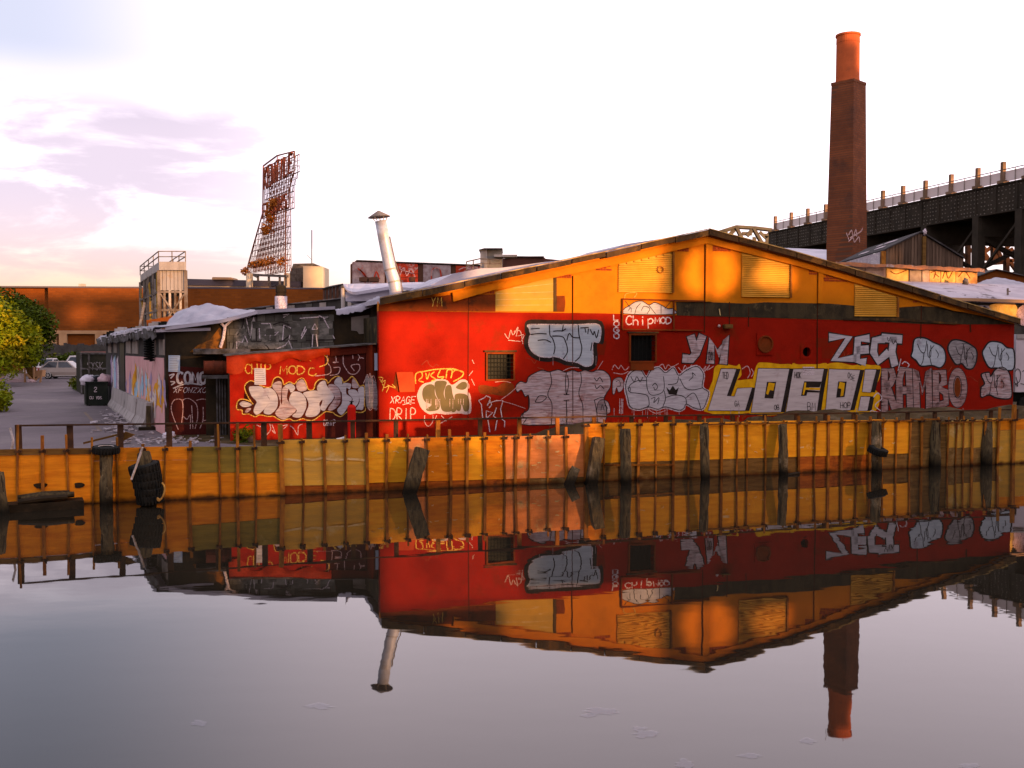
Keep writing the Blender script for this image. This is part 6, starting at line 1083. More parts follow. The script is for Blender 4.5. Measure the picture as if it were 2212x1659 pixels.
car((at(97, 742, cY + 6).x, cY + 6.5, GZ), R(80), 5.2, 1.9, 1.78, m_carw, 'white pickup with its rear window towards the drive', 'pickup')
car((at(165, 742, cY + 5).x, cY + 5.5, GZ), R(178), 5.0, 2.0, 2.05, m_carw, 'white van parked behind the champagne crossover', 'van')
car((at(170, 742, cY + 12).x, cY + 14, GZ), R(175), 4.6, 1.8, 2.35, m_carr, 'faded red van roof showing above the white van', 'van')
# junk pile on the verge
ZC = zoom(0, 760, 9.217)
jp = thing('junk_sheet', gnd(45, 825, GZ), 'pale warped sheet dumped at the edge of the drive', 'junk'); yj = gnd(45, 826, GZ).y
mb = MB(); mb.prism([at(*ZC(x, y), yj + .2) for x, y in ((75, 825), (150, 600), (500, 640), (540, 800), (300, 815), (200, 740))], (0, .12, 0)); mb.build('sheet', m_linew, jp)
mb = MB(); mb.prism([at(*ZC(x, y), yj - .15) for x, y in ((130, 815), (200, 740), (290, 740), (500, 770), (510, 820))], (0, .25, 0)); mb.build('torn_lining', m_bagp, jp)
jc = thing('broken_armchair', gnd(72, 826, GZ), 'broken brown armchair dumped beside the pale sheet', 'armchair')
for q, d in (([(520, 520), (690, 500), (690, 680), (560, 640)], .5), ([(700, 580), (870, 560), (860, 700), (700, 700)], .6), ([(560, 640), (700, 690), (690, 780), (590, 760)], .5)): MB().prism([at(*ZC(*p), yj - .1) for p in q], (0, d, 0)).build('upholstery', m_brownplank if d != .6 else m_tan, jc)
for q in (((505, 480), (510, 830)), ((860, 560), (820, 820)), ((690, 500), (700, 800)), ((540, 640), (700, 790)), ((800, 700), (680, 810))): MB().bar(at(*ZC(*q[0]), yj - .25), at(*ZC(*q[1]), yj - .25), .12).build('frame_slat', m_tan, jc)
lump(at(*ZC(640, 800), yj - .3), .35, m_bagp, 'rubbish_bag', 'pale rubbish bag under the broken armchair', 'rubbish bag', None, .6, 21)
for i, (x0, y0, x1, y1) in enumerate(((-20, 720, 90, 700), (-20, 770, 80, 760))): plank(at(*ZC(x0, y0), yj - .2), at(*ZC(x1, y1), yj - .1), .25, m_orange, ['upper orange plank poking from the verge by the pale sheet', 'lower orange plank poking from the verge by the pale sheet'][i])

# hopper tower behind the shed roof
ht = thing('hopper_tower', at(380, 742, 66).xy.to_3d() + Vector((0, 0, GZ)), 'rusty steel hopper tower with corrugated cladding and a roof rail', 'tower')
TA = at(345, 742, 62).xy.to_3d(); TB = at(403, 742, 62).xy.to_3d(); TD = at(305, 742, 74).xy.to_3d() - TA; zT = at(345, 566, 62).z; zM = at(345, 627, 62).z; zR = at(345, 543, 62).z; Zv = lambda z: Vector((0, 0, z))
TC = TA + TD; TE = TB + TD
for i in range(7):
    t0, t1 = i / 7, (i + .9) / 7; MB().hexa([TA.lerp(TB, t0) + Zv(zM), TA.lerp(TB, t1) + Zv(zM), TA.lerp(TB, t1) + Zv(zM) + TD * .02, TA.lerp(TB, t0) + Zv(zM) + TD * .02, TA.lerp(TB, t0) + Zv(zT - .5), TA.lerp(TB, t1) + Zv(zT - .5), TA.lerp(TB, t1) + Zv(zT - .5) + TD * .02, TA.lerp(TB, t0) + Zv(zT - .5) + TD * .02]).build('cladding_sheet', m_galv, ht)
MB().hexa([TA + Zv(zM) + TD * .03, TB + Zv(zM) + TD * .03, TE + Zv(zM), TC + Zv(zM + 1), TA + Zv(zT - .55) + TD * .03, TB + Zv(zT - .55) + TD * .03, TE + Zv(zT - .55), TC + Zv(zT - .55)]).build('bin', m_soot, ht)
MB().hexa([TA + Zv(zT - .5) - TD * .02, TB + Zv(zT - .5) - TD * .02, TE + Zv(zT - .5), TC + Zv(zT - .5), TA + Zv(zT) - TD * .02, TB + Zv(zT) - TD * .02, TE + Zv(zT), TC + Zv(zT)]).build('roof_slab', m_galv, ht)
for t_ in (0, .25, .5, .75, 1): 
    for q in (TA, TB): MB().bar(q + TD * t_ + Zv(GZ), q + TD * t_ + Zv(zT - .5), .16).build('leg', m_frame, ht); MB().bar(q + TD * t_ + Zv(zT), q + TD * t_ + Zv(zR), .05).build('rail_post', m_frame, ht)
MB().bar((TA + TB) / 2 + Zv(zT), (TA + TB) / 2 + Zv(zR), .05).build('rail_post', m_frame, ht)
for z in (zR, (zR + zT) / 2):
    for a, b_ in ((TA, TB), (TA, TC), (TB, TE), (TC, TE)): MB().bar(a + Zv(z), b_ + Zv(z), .05).build('hand_rail', m_frame, ht)
for z in (zM - .1, zM - 1.2, zM - 2.2):
    for a, b_ in ((TA, TB), (TA, TC), (TB, TE)): MB().bar(a + Zv(z), b_ + Zv(z), .12).build('girt', m_frame, ht)
for k in range(4): MB().bar(TA + TD * (k / 4) + Zv(zM - 2.2), TA + TD * ((k + 1) / 4) + Zv(zM - .1 + (zT - zM) * .5 * (k % 2)), .09).build('brace', m_yel if k % 2 else m_frame, ht)
for k in range(9): t_ = .08 + .1 * k; MB().bar(TA + TD * t_ * .9 + Zv(GZ), TA + TD * t_ * .9 + Zv(zT - .6 - .3 * (k % 3)), .10).build('pipe', [m_yel, m_galv, m_frame, m_rot][k % 4], ht)
for k in range(4): MB().bar(TA.lerp(TB, .2 + .2 * k) + Zv(GZ) + TD * .05, TA.lerp(TB, .2 + .2 * k) + Zv(zM), .13).build('chute_pipe', m_galv if k % 2 else m_frame, ht)
MB().bar(TA + Zv(zM - 2.4), TB + Zv(zM - .1), .08).build('brace', m_frame, ht); MB().bar(TB + Zv(zM - 2.4), TA + Zv(zM - .1), .08).build('brace', m_frame, ht)
MB().bar(at(312, 655, 63), at(302, 705, 60), .12).bar(at(302, 705, 60), at(296, 742, 60).xy.to_3d() + Zv(GZ), .12).build('raking_strut', m_frame, ht)
bs_ = MB(); bs_.prism([at(x, y, 60) for x, y in ((318, 704), (316, 692), (398, 678), (398, 700))], (0, 2, 0)); bs_.prism([at(x, y, 60.1) for x, y in ((318, 703), (398, 699), (398, 760), (318, 760))], (0, 1.8, 0)); bs_.build('brick_plinth', m_farbrick, ht, kind='stuff')
for x, y, s_ in ((335, 706, .5), (352, 702, .35), (300, 716, .5), (262, 718, .6), (285, 712, .3), (240, 722, .4)):
    c = at(x, y, 42 if x > 290 else 50); c.z = c.z
    MB().box(c, (s_, s_ * .7, s_ * .6), .3).box(c + Vector((.05, 0, s_ * .35)), (s_ * .6, s_ * .5, s_ * .15), .1).build('roof_junk', m_galv if s_ > .4 else m_grille, ls, kind='stuff')

# pale block behind with stair tower and mast
Yw = 134; wb = thing('cream_factory', at(520, 742, Yw).xy.to_3d() + Zv(GZ), 'low cream factory with a dark fascia and stair tower beyond the depot', 'building')
def slab(parent, name, pts, Y, depth, m, ang=0.0):
    mb = MB(); mb.prism([at(x, y, Y) for x, y in pts], (math.sin(-ang) * depth, depth, 0)); return mb.build(name, m, parent)
slab(wb, 'wall', [(395, 690), (395, 616), (648, 620), (648, 690)], Yw, 8, m_cream); slab(wb, 'dark_fascia', [(395, 616), (395, 602), (650, 608), (650, 620)], Yw - .3, 9, m_slate)
zt_ = ZL(ZT, [(1545, 1360), (1545, 1120), (1720, 1125), (1720, 1362)]); slab(wb, 'stair_tower', zt_, Yw - 1, 5, m_cream)
slab(wb, 'stair_tower_side', ZL(ZT, [(1420, 1350), (1420, 1190), (1455, 1100), (1640, 1095), (1690, 1120), (1545, 1120), (1545, 1350)]), Yw + 1, 5, m_frame)
MB().bar(at(*ZT(1625, 1110), Yw), at(*ZT(1625, 790), Yw), .10).build('mast', m_frame, wb); MB().bar(at(*ZT(1620, 1060), Yw), at(*ZT(1582, 1018), Yw), .05).build('mast_stay', m_frame, wb)
slab(wb, 'roof_unit', ZL(ZT, [(705, 1245), (710, 1222), (880, 1225), (900, 1245)]), Yw - 1, 3, m_tan)
for x0, x1 in ((1020, 1062), (1368, 1405)): slab(wb, 'column', ZL(ZT, [(x0, 1350), (x0, 1185), (x1, 1185), (x1, 1350)]), Yw - 2.5, 1.2, m_cream)
for x in (1090, 640, 720): slab(wb, 'roof_fitting', ZL(ZT, [(x, 1335), (x + 6, 1318), (x + 14, 1318), (x + 20, 1335)]), Yw - .6, .4, m_frame)
# skeleton sign
SGr = PL(at(600, 742, 128).x, 128, math.atan2(-11, 6.5)); sgn = thing('rooftop_sign', SGr.P(0, at(600, 600, 128).z, -1), 'towering rusty lattice rooftop sign seen almost edge-on', 'sign')
OUT = [SGr.hit(*ZT(*p)) for p in ((1183, 200), (1310, 105), (1470, 65), (1465, 260), (1440, 330), (1420, 440), (1420, 580), (1388, 600), (1386, 1215), (1030, 1190), (1040, 1120), (1100, 900), (1178, 630))]
def inside(u, z, poly):
    c = False
    for i in range(len(poly)):
        (x0, y0), (x1, y1) = poly[i - 1], poly[i]
        if (y0 > z) != (y1 > z) and u < (x1 - x0) * (z - y0) / (y1 - y0) + x0: c = not c
    return c
m_sign = mat('sign_rust', (0.26, 0.10, 0.055), (0.14, 0.055, 0.04), 1, .85, vary=.2); m_signl = mat('sign_letter_red', (0.30, 0.075, 0.035), (0.18, 0.05, 0.03), 1.2, .8)
us_ = [p[0] for p in OUT]; zs_ = [p[1] for p in OUT]
for lay in (0, -.7):
    mb = MB(); st = .68; nu = int((max(us_) - min(us_)) / st) + 1; nz = int((max(zs_) - min(zs_)) / st) + 1; node = {}
    for i in range(nu + 1):
        for j in range(nz + 1):
            u, z = min(us_) + i * st, min(zs_) + j * st
            if inside(u, z, OUT): node[i, j] = SGr.P(u, z, lay)
    for (i, j), p in node.items():
        for d, w_ in (((1, 0), .05 if j % 3 else .10), ((0, 1), .05 if i % 2 else .07), ((1, 1), .035)):
            q = node.get((i + d[0], j + d[1]))
            if q is not None and not (d == (1, 1) and (i + j) % 2): mb.bar(p, q, w_)
        if lay == 0 and (i + j) % 3 == 0: mb.bar(p, p - SGr.n * .7, .05)
    mb.build('lattice', m_sign, sgn, kind='stuff')
mb = MB(); o3 = [SGr.P(u, z, .05) for u, z in OUT]
for p, q in zip(o3, o3[1:] + o3[:1]): mb.bar(p, q, .14)
mb.build('edge_frame', m_sign, sgn)
def signword(text, quad):
    q = [SGr.hit(*ZT(*p)) for p in quad]; n = len(text); g_ = .22; cw = 1 / (n + g_ * (n - 1))
    for i, ch in enumerate(text):
        mb = MB()
        for st in FONT[ch]:
            pts = []
            for a, b_ in st:
                s_, t_ = (i * (1 + g_) + min(a, .95)) * cw, b_; u = (q[0][0] * (1 - s_) + q[1][0] * s_) * (1 - t_) + (q[3][0] * (1 - s_) + q[2][0] * s_) * t_; z = (q[0][1] * (1 - s_) + q[1][1] * s_) * (1 - t_) + (q[3][1] * (1 - s_) + q[2][1] * s_) * t_; pts.append(SGr.P(u, z, .28))
            for p, r_ in zip(pts, pts[1:]): mb.bar(p, r_, .20, .2, SGr.n)
        mb.build('sign_letter', m_signl, sgn)
signword('KENTILE', [(1205, 225), (1470, 75), (1462, 255), (1205, 420)]); signword('FLOORS', [(1195, 560), (1420, 450), (1420, 575), (1195, 690)])
vn = [SGr.px(*ZT(x, y), .25) for x, y in ((1030, 1170), (1100, 1110), (1170, 1090), (1250, 1085), (1370, 1082))]; m_vine = mat('orange_lit_creeper', (0.50, 0.17, 0.025), (0.36, 0.11, 0.02), 2, .9)  # orange of the low sun put into the creeper leaf colour
mb = MB(); crown(mb, [(p.x, p.y, p.z, .75) for p in vn] + [(*SGr.px(*ZT(x, y), .2), r) for x, y, r in ((1290, 560, 1.0), (1260, 640, .9), (1265, 700, .8), (1240, 770, .8), (1210, 800, .6), (1320, 530, .6))], 1400, .22, 44); mb.build('creeper', m_vine, sgn, kind='stuff')
mb = MB()
for x in (1040, 1130, 1230, 1330, 1385): mb.bar(SGr.px(*ZT(x, 1200), 0), SGr.px(*ZT(x, 1200), 0) - Zv(1.4), .25)
mb.bar(SGr.px(*ZT(1010, 1200), 0), SGr.px(*ZT(1400, 1215), 0), .3); mb.bar(SGr.px(*ZT(1030, 1180), 0), SGr.px(*ZT(940, 1225), -3), .15); mb.build('base_frame', m_frame, sgn, kind='stuff')

# ================================================================ middle distance roofs
fz = ZL(Z2, [(1000, 412), (1240, 395), (1900, 335), (1900, 420), (1000, 440)]); rs = thing('long_dark_roof', at(650, 742, 52).xy.to_3d() + Zv(GZ), 'long low dark roof parapet behind the sooty shed', 'building')
slab(rs, 'parapet', [(470, 678), (540, 667), (630, 655), (752, 644), (752, 700), (470, 700)], 52, 6, m_darkgreywall); slab(rs, 'coping', [(470, 678), (540, 667), (752, 643.5), (752, 641), (540, 664.5), (470, 675.5)], 51.8, 6, m_rot)
for i, x in enumerate((575, 598, 622, 660, 690)): slab(rs, 'blocked_light', [(x, 678), (x, 664 - (x - 575) * .085), (x + 14, 663 - (x - 575) * .085), (x + 14, 678)], 51.85, .1, m_palepanel if i % 2 == 0 else m_blockgrey)
vp = thing('vent_stack', at(607, 668, 44), 'short pale vent stack with a dark cowl on the shed roof', 'vent'); b_ = at(607, 672, 44); t_ = at(607, 640, 44); MB().tube([b_ - Zv(1.2), t_], .26, 14).build('stack', m_linew, vp, smooth=True); MB().lathe(t_, [(.22, 0), (.24, .08), (.2, .12), (.24, .2), (.22, .42), (.1, .5)], 12).build('cowl', m_soot, vp)
for i, x in enumerate((741, 755)):
    b_ = at(x, 668, 50); t_ = at(x - 1, 622 if i == 0 else 628, 50); v_ = thing('roof_pipe', b_, ['slender pale roof pipe left of the silver barrel roof', 'slender capped roof pipe hard against the silver barrel roof'][i], 'pipe'); MB().tube([b_, t_], .09, 8).build('pipe', m_galv, v_); MB().lathe(t_, [(.14, 0), (.14, .06), (.02, .14)], 10).build('cap', m_rot, v_)
bs2 = thing('brown_outbuilding', at(720, 742, 60).xy.to_3d() + Zv(GZ), 'small brown clad outbuilding peeping over the dark roof', 'building'); slab(bs2, 'wall', ZL(ZT, [(1725, 1480), (1728, 1332), (1800, 1310), (1908, 1290), (1908, 1480)]), 60, 5, mat('brown_cladding', (0.12, 0.055, 0.035), None)); slab(bs2, 'roof_edge', ZL(ZT, [(1722, 1334), (1726, 1324), (1800, 1302), (1908, 1282), (1908, 1292), (1800, 1312)]), 59.8, 5.2, m_rot)
for k in range(5): slab(bs2, 'cladding_rib', ZL(ZT, [(1745 + k * 32, 1450), (1745 + k * 32, 1330 - k * 8), (1752 + k * 32, 1330 - k * 8), (1752 + k * 32, 1450)]), 59.9, .1, m_rot)
# silver barrel roof
qb = thing('silver_roof_house', at(820, 742, 41).xy.to_3d() + Zv(GZ), 'silver coated low roof with a curled edge behind the leaning flue', 'roof')
slab(qb, 'wall', ZL(Z6, [(118, 1010), (115, 915), (220, 930), (540, 895), (700, 905), (960, 880), (960, 1000)]), 41, 4, m_silver)
mb = MB(); vs = []; edge = [(95, 842), (108, 872), (135, 900), (175, 915), (220, 918), (380, 892), (540, 866), (660, 870), (760, 880), (860, 868), (985, 842)]; top = [(95, 838), (140, 840), (200, 838), (260, 836), (330, 838), (430, 836), (540, 830), (660, 828), (760, 824), (860, 822), (985, 828)]; low = [(100, 862), (112, 890), (138, 920), (175, 940), (220, 948), (380, 922), (540, 896), (660, 900), (760, 905), (860, 896), (985, 868)]
for e, t2, l2 in zip(edge, top, low): vs += [at(*Z6(*t2), 45.5), at(*Z6(*e), 41.0), at(*Z6(*e), 40.75) , at(*Z6(*l2), 40.75)]
mb.add(vs, [(4 * i + j, 4 * i + 4 + j, 4 * i + 5 + j, 4 * i + 1 + j) for i in range(len(edge) - 1) for j in range(3)]); mb.build('curled_roof', m_silver, qb, smooth=False)
# leaning flue
fq = thing('leaning_flue', at(856, 650, 37.8), 'tall leaning silver flue with a conical rain cap', 'flue'); m_flue = mat('bright_galvanised', (0.56, 0.54, 0.56), (0.48, 0.46, 0.48), 1.2, .38, .08, metal=.35, c3=(0.42, 0.38, 0.36), sc3=1.0)
path = [at(*Z6(x, y), 37.8) for x, y in ((612, 960), (604, 880), (596, 820), (580, 770), (556, 700), (520, 520), (490, 370), (462, 222))]; rr = [60, 60, 61, 61, 58, 58, 57, 56]
kk = 37.8 / FPX * .97359 / 4.424; MB().tube(path, [r * kk for r in rr], 22).build('pipe', m_flue, fq, smooth=True)
for i in (2, 4): d = (path[i + 1] - path[i - 1]).normalized(); MB().tube([path[i] - d * .03, path[i] + d * .03], 62 * kk, 22).build('joint_band', m_galv, fq)
ctop = at(*Z6(448, 168), 37.8); ax = (path[-1] - path[-2]).normalized(); MB().lathe(at(*Z6(448, 186), 37.8), [(110 * kk, 0), (108 * kk, .02), (8 * kk, .24)], 24, (ax + Vector((0, 0, .8))).normalized(), True).build('rain_cap', m_frame, fq)
for k in range(5): a = 2 * math.pi * k / 5 + .4; p0 = path[-1] + Vector((math.cos(a), math.sin(a), 0)) * 54 * kk; p1 = at(*Z6(448, 186), 37.8) + Vector((math.cos(a), math.sin(a), 0)) * 78 * kk; MB().bar(p0, p1, .025).build('cap_strut', m_galv, fq)
MB().tube([at(*Z6(x, y), 37.7) for x, y in ((552, 375), (600, 600), (650, 760), (680, 920))], .02, 5).build('stay_rod', m_frame, fq)
# graffiti parapet, stair box, brick parapet
gp = thing('graffiti_parapet', at(890, 742, 62).xy.to_3d() + Zv(GZ), 'red and grey graffiti covered rooftop parapet behind the flue', 'parapet'); m_gpd = mat('parapet_pier', (0.11, 0.05, 0.03), None); m_gpg = mat('scribbled_grey', (0.36, 0.28, 0.27), (0.22, 0.13, 0.12), 2.5, .8, 0, (1, 1, .8), (0.34, 0.05, 0.03), .8, lo3=.56, hi3=.62); m_gpr = mat('scribbled_red', (0.42, 0.045, 0.018), (0.32, 0.03, 0.014), 2, .8, 0, (1, 1, 1), (0.42, 0.28, 0.25), 1.2, lo3=.55, hi3=.62)
slab(gp, 'pier_wall', ZL(Z6, [(165, 860), (165, 650), (225, 608), (830, 632), (1440, 655), (1440, 860)]), 62, 3, m_gpd); slab(gp, 'coping', ZL(Z6, [(220, 612), (225, 604), (830, 628), (1440, 650), (1440, 658), (830, 637)]), 61.8, 3, m_rot)
for x0, x1, m in ((185, 500, m_gpg), (520, 615, m_gpg), (622, 828, m_gpr), (880, 1150, m_gpg), (1200, 1440, m_gpr)): slab(gp, 'panel', ZL(Z6, [(x0, 840), (x0, 622 + (x0 - 165) * .038), (x1, 622 + (x1 - 165) * .038), (x1, 840)]), 61.85, .15, m)
GPp = PL(at(890, 742, 61.7).x, 61.7, 0.0)
strokes(GPp, [ZL(Z6, q) for q in ([(240, 690), (300, 740), (330, 800)], [(260, 700), (330, 790)], [(960, 800), (970, 700), (1040, 690), (1060, 800)], [(400, 780), (420, 720), (450, 790)])], 3, .0, m_gpr, gp, 'tag'); strokes(GPp, [ZL(Z6, q) for q in ([(650, 760), (690, 680), (720, 760), (760, 690), (800, 770)], [(660, 700), (790, 740)], [(1230, 700), (1290, 680), (1350, 700)])], 1.8, .0, m_linep, gp, 'tag')
for x0, x1 in ((250, 330), (345, 430), (740, 790)): slab(gp, 'roof_vent_box', ZL(Z6, [(x0, 815), (x0, 775), (x1, 770), (x1, 815)]), 60.5, .8, m_gpd)
sb = thing('stair_box', at(1060, 742, 58).xy.to_3d() + Zv(GZ), 'small grey rooftop stair box with a flat cap and side rail', 'roof box'); m_sbg = mat('grey_stair_box', (0.26, 0.235, 0.20), (0.20, 0.18, 0.15), 1, .85, .2)
slab(sb, 'front', ZL(Z6, [(1440, 720), (1440, 500), (1508, 497), (1508, 720)]), 58, 2, m_galv); slab(sb, 'side', ZL(Z6, [(1510, 720), (1510, 497), (1655, 495), (1655, 720)]), 58.2, 2, m_sbg); slab(sb, 'cap', ZL(Z6, [(1425, 503), (1480, 488), (1658, 488), (1660, 496), (1510, 497)]), 57.8, 3, m_rot)
for p, q in (((1305, 720), (1305, 622)), ((1370, 716), (1372, 612)), ((1305, 622), (1440, 592)), ((1305, 660), (1440, 640)), ((1535, 690), (1535, 596)), ((1440, 595), (1640, 602)), ((1640, 602), (1640, 690)), ((1440, 640), (1640, 642))): MB().bar(at(*Z6(*p), 57), at(*Z6(*q), 57), .06).build('rail', m_frame, sb)
MB().obox(at(*Z6(1690, 570), 58), Vector((.65, 0, 0)), Vector((0, .5, 0)), Vector((0, 0, .06))).build('porch', m_galv, sb)
bq = thing('brick_parapet', at(1150, 742, 66).xy.to_3d() + Zv(GZ), 'dark brick parapet beside the grey stair box', 'parapet'); slab(bq, 'wall', ZL(Z6, [(1620, 720), (1620, 580), (1680, 590), (1780, 572), (2065, 574), (2080, 592), (2212, 605), (2212, 720)]), 66, 3, mat('dark_old_brick', (0.115, 0.045, 0.03), (0.08, 0.035, 0.025), 1, .9)); slab(bq, 'coping', ZL(Z6, [(1680, 592), (1780, 574), (2065, 576), (2065, 567), (1930, 568), (1780, 566), (1676, 584)]), 65.8, 3.3, m_rot)

# ================================================================ right background
m_stack = mat('stack_brick', (0.20, 0.062, 0.026), (0.14, 0.045, 0.022), .6, .9, .2, c3=(0.10, 0.04, 0.025), sc3=.25, brick=(.5, .2, .03, R(45), (0.11, 0.05, 0.03)))
ck = at(1826, 742, 91).xy.to_3d(); kx = 91 / FPX; st_ = thing('brick_chimney', ck + Zv(GZ), 'tall square brick chimney topped by a round terracotta flue', 'chimney')
z1 = at(1826, 185, 91).z; rb_, rt_ = 44 * kx, 36.5 * kx; mb = MB(); vs = []; rot = R(-2)
for r_, z in ((rb_, GZ), (rb_ * .985, 12), (rt_, z1)): vs += [ck + Vector((r_ * math.cos(rot + math.pi / 2 * k), r_ * math.sin(rot + math.pi / 2 * k), z)) for k in range(4)]
mb.add(vs, [(i * 4 + j, i * 4 + (j + 1) % 4, i * 4 + 4 + (j + 1) % 4, i * 4 + 4 + j) for i in range(2) for j in range(4)] + [(8, 9, 10, 11)]); mb.build('shaft', m_stack, st_)
mb = MB(); vs = [ck + Vector((rt_ * 1.03 * math.cos(rot + math.pi / 2 * k), rt_ * 1.03 * math.sin(rot + math.pi / 2 * k), z)) for z in (z1 + .003, z1 + .25) for k in range(4)]; mb.hexa(vs); mb.build('shaft_cap', m_stack, st_)
z2 = at(1824, 76, 91).z; rc = 24.5 * kx; m_terra = mat('terracotta_flue', (0.46, 0.10, 0.03), (0.38, 0.08, 0.025), .8, .75, .15, c3=(0.25, 0.07, 0.03), sc3=.5); MB().lathe(ck + Zv(z1 + .25) + Vector((-.1, 0, 0)), [(rc * 1.03, 0), (rc, .3), (rc * .98, z2 - z1 - 1.0), (rc * 1.0, z2 - z1 - .95), (rc * .98, z2 - z1 - .4), (rc * 1.06, z2 - z1 - .38), (rc * 1.06, z2 - z1 - .22), (rc * .8, z2 - z1 - .22), (rc * .78, z2 - z1 - 1.5)], 32).build('round_flue', m_terra, st_, smooth=False)
for x in (1802, 1840): MB().bar(at(x, 82, 91), at(x, 58, 91), .03).build('lightning_rod', m_frame, st_)
CF = PL(*(ck + Vector((rb_ * .98 * math.cos(rot - math.pi / 2), rb_ * .98 * math.sin(rot - math.pi / 2), 0))).xy, math.atan2(1, 1) + rot); strokes(CF, [ZL(Z7, q) for q in ([(1000, 500), (1020, 470), (1030, 510), (1050, 465), (1055, 510)], [(1010, 520), (1080, 480), (1095, 455)], [(1000, 545), (1030, 520), (1040, 550), (1070, 515), (1075, 550)], [(985, 490), (1000, 530)])], 1.6, .05, m_linep, st_)
# viaduct
m_gird = mat('riveted_girder', (0.046, 0.036, 0.026), (0.032, 0.026, 0.019), 1, .8, .4); m_post = mat('parapet_post', (0.24, 0.15, 0.10), (0.16, 0.10, 0.06), 1, .85); m_pal = mat('pale_parapet_mesh', (0.74, 0.62, 0.58), None)
V0 = at(*Z7(475, 478), 125); V1 = at(*Z7(2212, 115), 85); VD = (V1 - V0); VD.z = 0; Vn = VD.normalized(); VS = Vector((-Vn.y, Vn.x, 0)); ZV_ = (V0.z + V1.z) / 2
if VS.x < 0: VS = -VS
vd = thing('railway_viaduct', (V0 + V1).xy.to_3d() / 2 + VS * 6 + Zv(GZ), 'black riveted steel railway viaduct rising behind the chimney', 'viaduct'); VP0 = V0.xy.to_3d()
def vpt(s_, off=0, z=0): return VP0 + VD * s_ + VS * off + Zv(ZV_ + z)
def vs_at(px):   # parameter along the viaduct seen at a column
    k_ = (px - CX) / FPX; return (k_ * V0.y - V0.x) / (VD.x - k_ * VD.y)
S1 = 1.55
for o_ in (0, 11.5): MB().prism([vpt(-.02, o_, -2.5), vpt(S1, o_, -2.5), vpt(S1, o_, 0), vpt(-.02, o_, 0)], VS * .35).build('girder', m_gird, vd)
for z in (-2.5, -.12): MB().prism([vpt(-.02, -.14, z), vpt(S1, -.14, z), vpt(S1, -.14, z + .12), vpt(-.02, -.14, z + .12)], VS * .14).build('flange', m_gird, vd)
MB().prism([vpt(-.02, .35, -1.2), vpt(S1, .35, -1.2), vpt(S1, .35, -.6), vpt(-.02, .35, -.6)], VS * 11.1).build('deck', m_gird, vd)
nS = 26
for i in range(nS): s_ = (i + .5) / nS * S1; MB().obox(vpt(s_, -.06, -1.25), Vn * .07, VS * .06, Zv(1.1)).build('stiffener', m_gird, vd)
m_rivet = mat('rivet_head', (0.17, 0.145, 0.115), None, rough=.5); mb = MB()
for i in range(150):
    for z in (-.3, -.62, -.95, -1.3, -1.65, -2.0, -2.3):
        if rnd.random() < .8: mb.obox(vpt((i + rnd.uniform(0, .3)) / 150 * S1, -.02, z), Vn * .045, VS * .03, Zv(.045))
mb.build('rivet', m_rivet, vd, kind='stuff')
for i in range(16): s_ = i / 16 * S1; MB().prism([vpt(s_, .4, -2.3), vpt(s_, 11.4, -2.3), vpt(s_, 11.4, -1.2), vpt(s_, .4, -1.2)], Vn * .3).build('cross_beam', m_gird, vd)
for zx in (483, 592, 705, 827, 960, 1090, 1218, 1355, 1508, 1683, 1865, 2037, 2205, 2400, 2600):
    s_ = vs_at(Z7(zx, 0)[0]); 
    MB().obox(vpt(s_, .1, .9), Vn * .16, VS * .16, Zv(.9)).build('parapet_post', m_post, vd); MB().obox(vpt(s_, .1, .12), Vn * .38, VS * .3, Zv(.12)).build('post_foot', m_post, vd)
sx = [vs_at(Z7(z, 0)[0]) for z in (483, 592, 705, 827, 960, 1090, 1218, 1355, 1508, 1683, 1865, 2037, 2205, 2400)]
for a, b_ in zip(sx, sx[1:]):
    MB().bar(vpt(a, .1, 1.15), vpt(b_, .1, 1.15), .07).build('hand_rail', m_frame, vd); m_ = (a + b_) / 2; MB().bar(vpt(m_, .1, 0), vpt(m_, .1, 1.15), .05).build('rail_standard', m_frame, vd)
    MB().prism([vpt(a, .2, .12), vpt(b_, .2, .12), vpt(b_, .2, 1.0), vpt(a, .2, 1.0)], VS * .03).build('parapet_panel', m_pal, vd)
for zx in (1100, 1515, 1870, 2165):
    s_ = vs_at(Z7(zx, 0)[0])
    for o_ in (.2, 11.4):
        MB().obox(VP0 + VD * s_ + VS * o_ + Zv((ZV_ - 2.5 + GZ) / 2), Vn * .38, VS * .38, Zv((ZV_ - 2.5 - GZ) / 2)).build('column', m_gird, vd)
    MB().prism([vpt(s_, .3, -4.2), vpt(s_, 11.3, -4.2), vpt(s_, 11.3, -2.4), vpt(s_, .3, -2.4)], Vn * .4).build('bent_beam', m_gird, vd)
    MB().bar(vpt(s_, .2, -3.0), vpt(s_ - .12, .2, -7.5), .2).build('knee_brace', m_gird, vd)
    MB().bar(vpt(s_, .3, -4.2), vpt(s_, 11.3, -9), .35).build('cross_brace', m_gird, vd); MB().bar(vpt(s_, 11.3, -4.2), vpt(s_, .3, -9), .35).build('cross_brace', m_gird, vd)
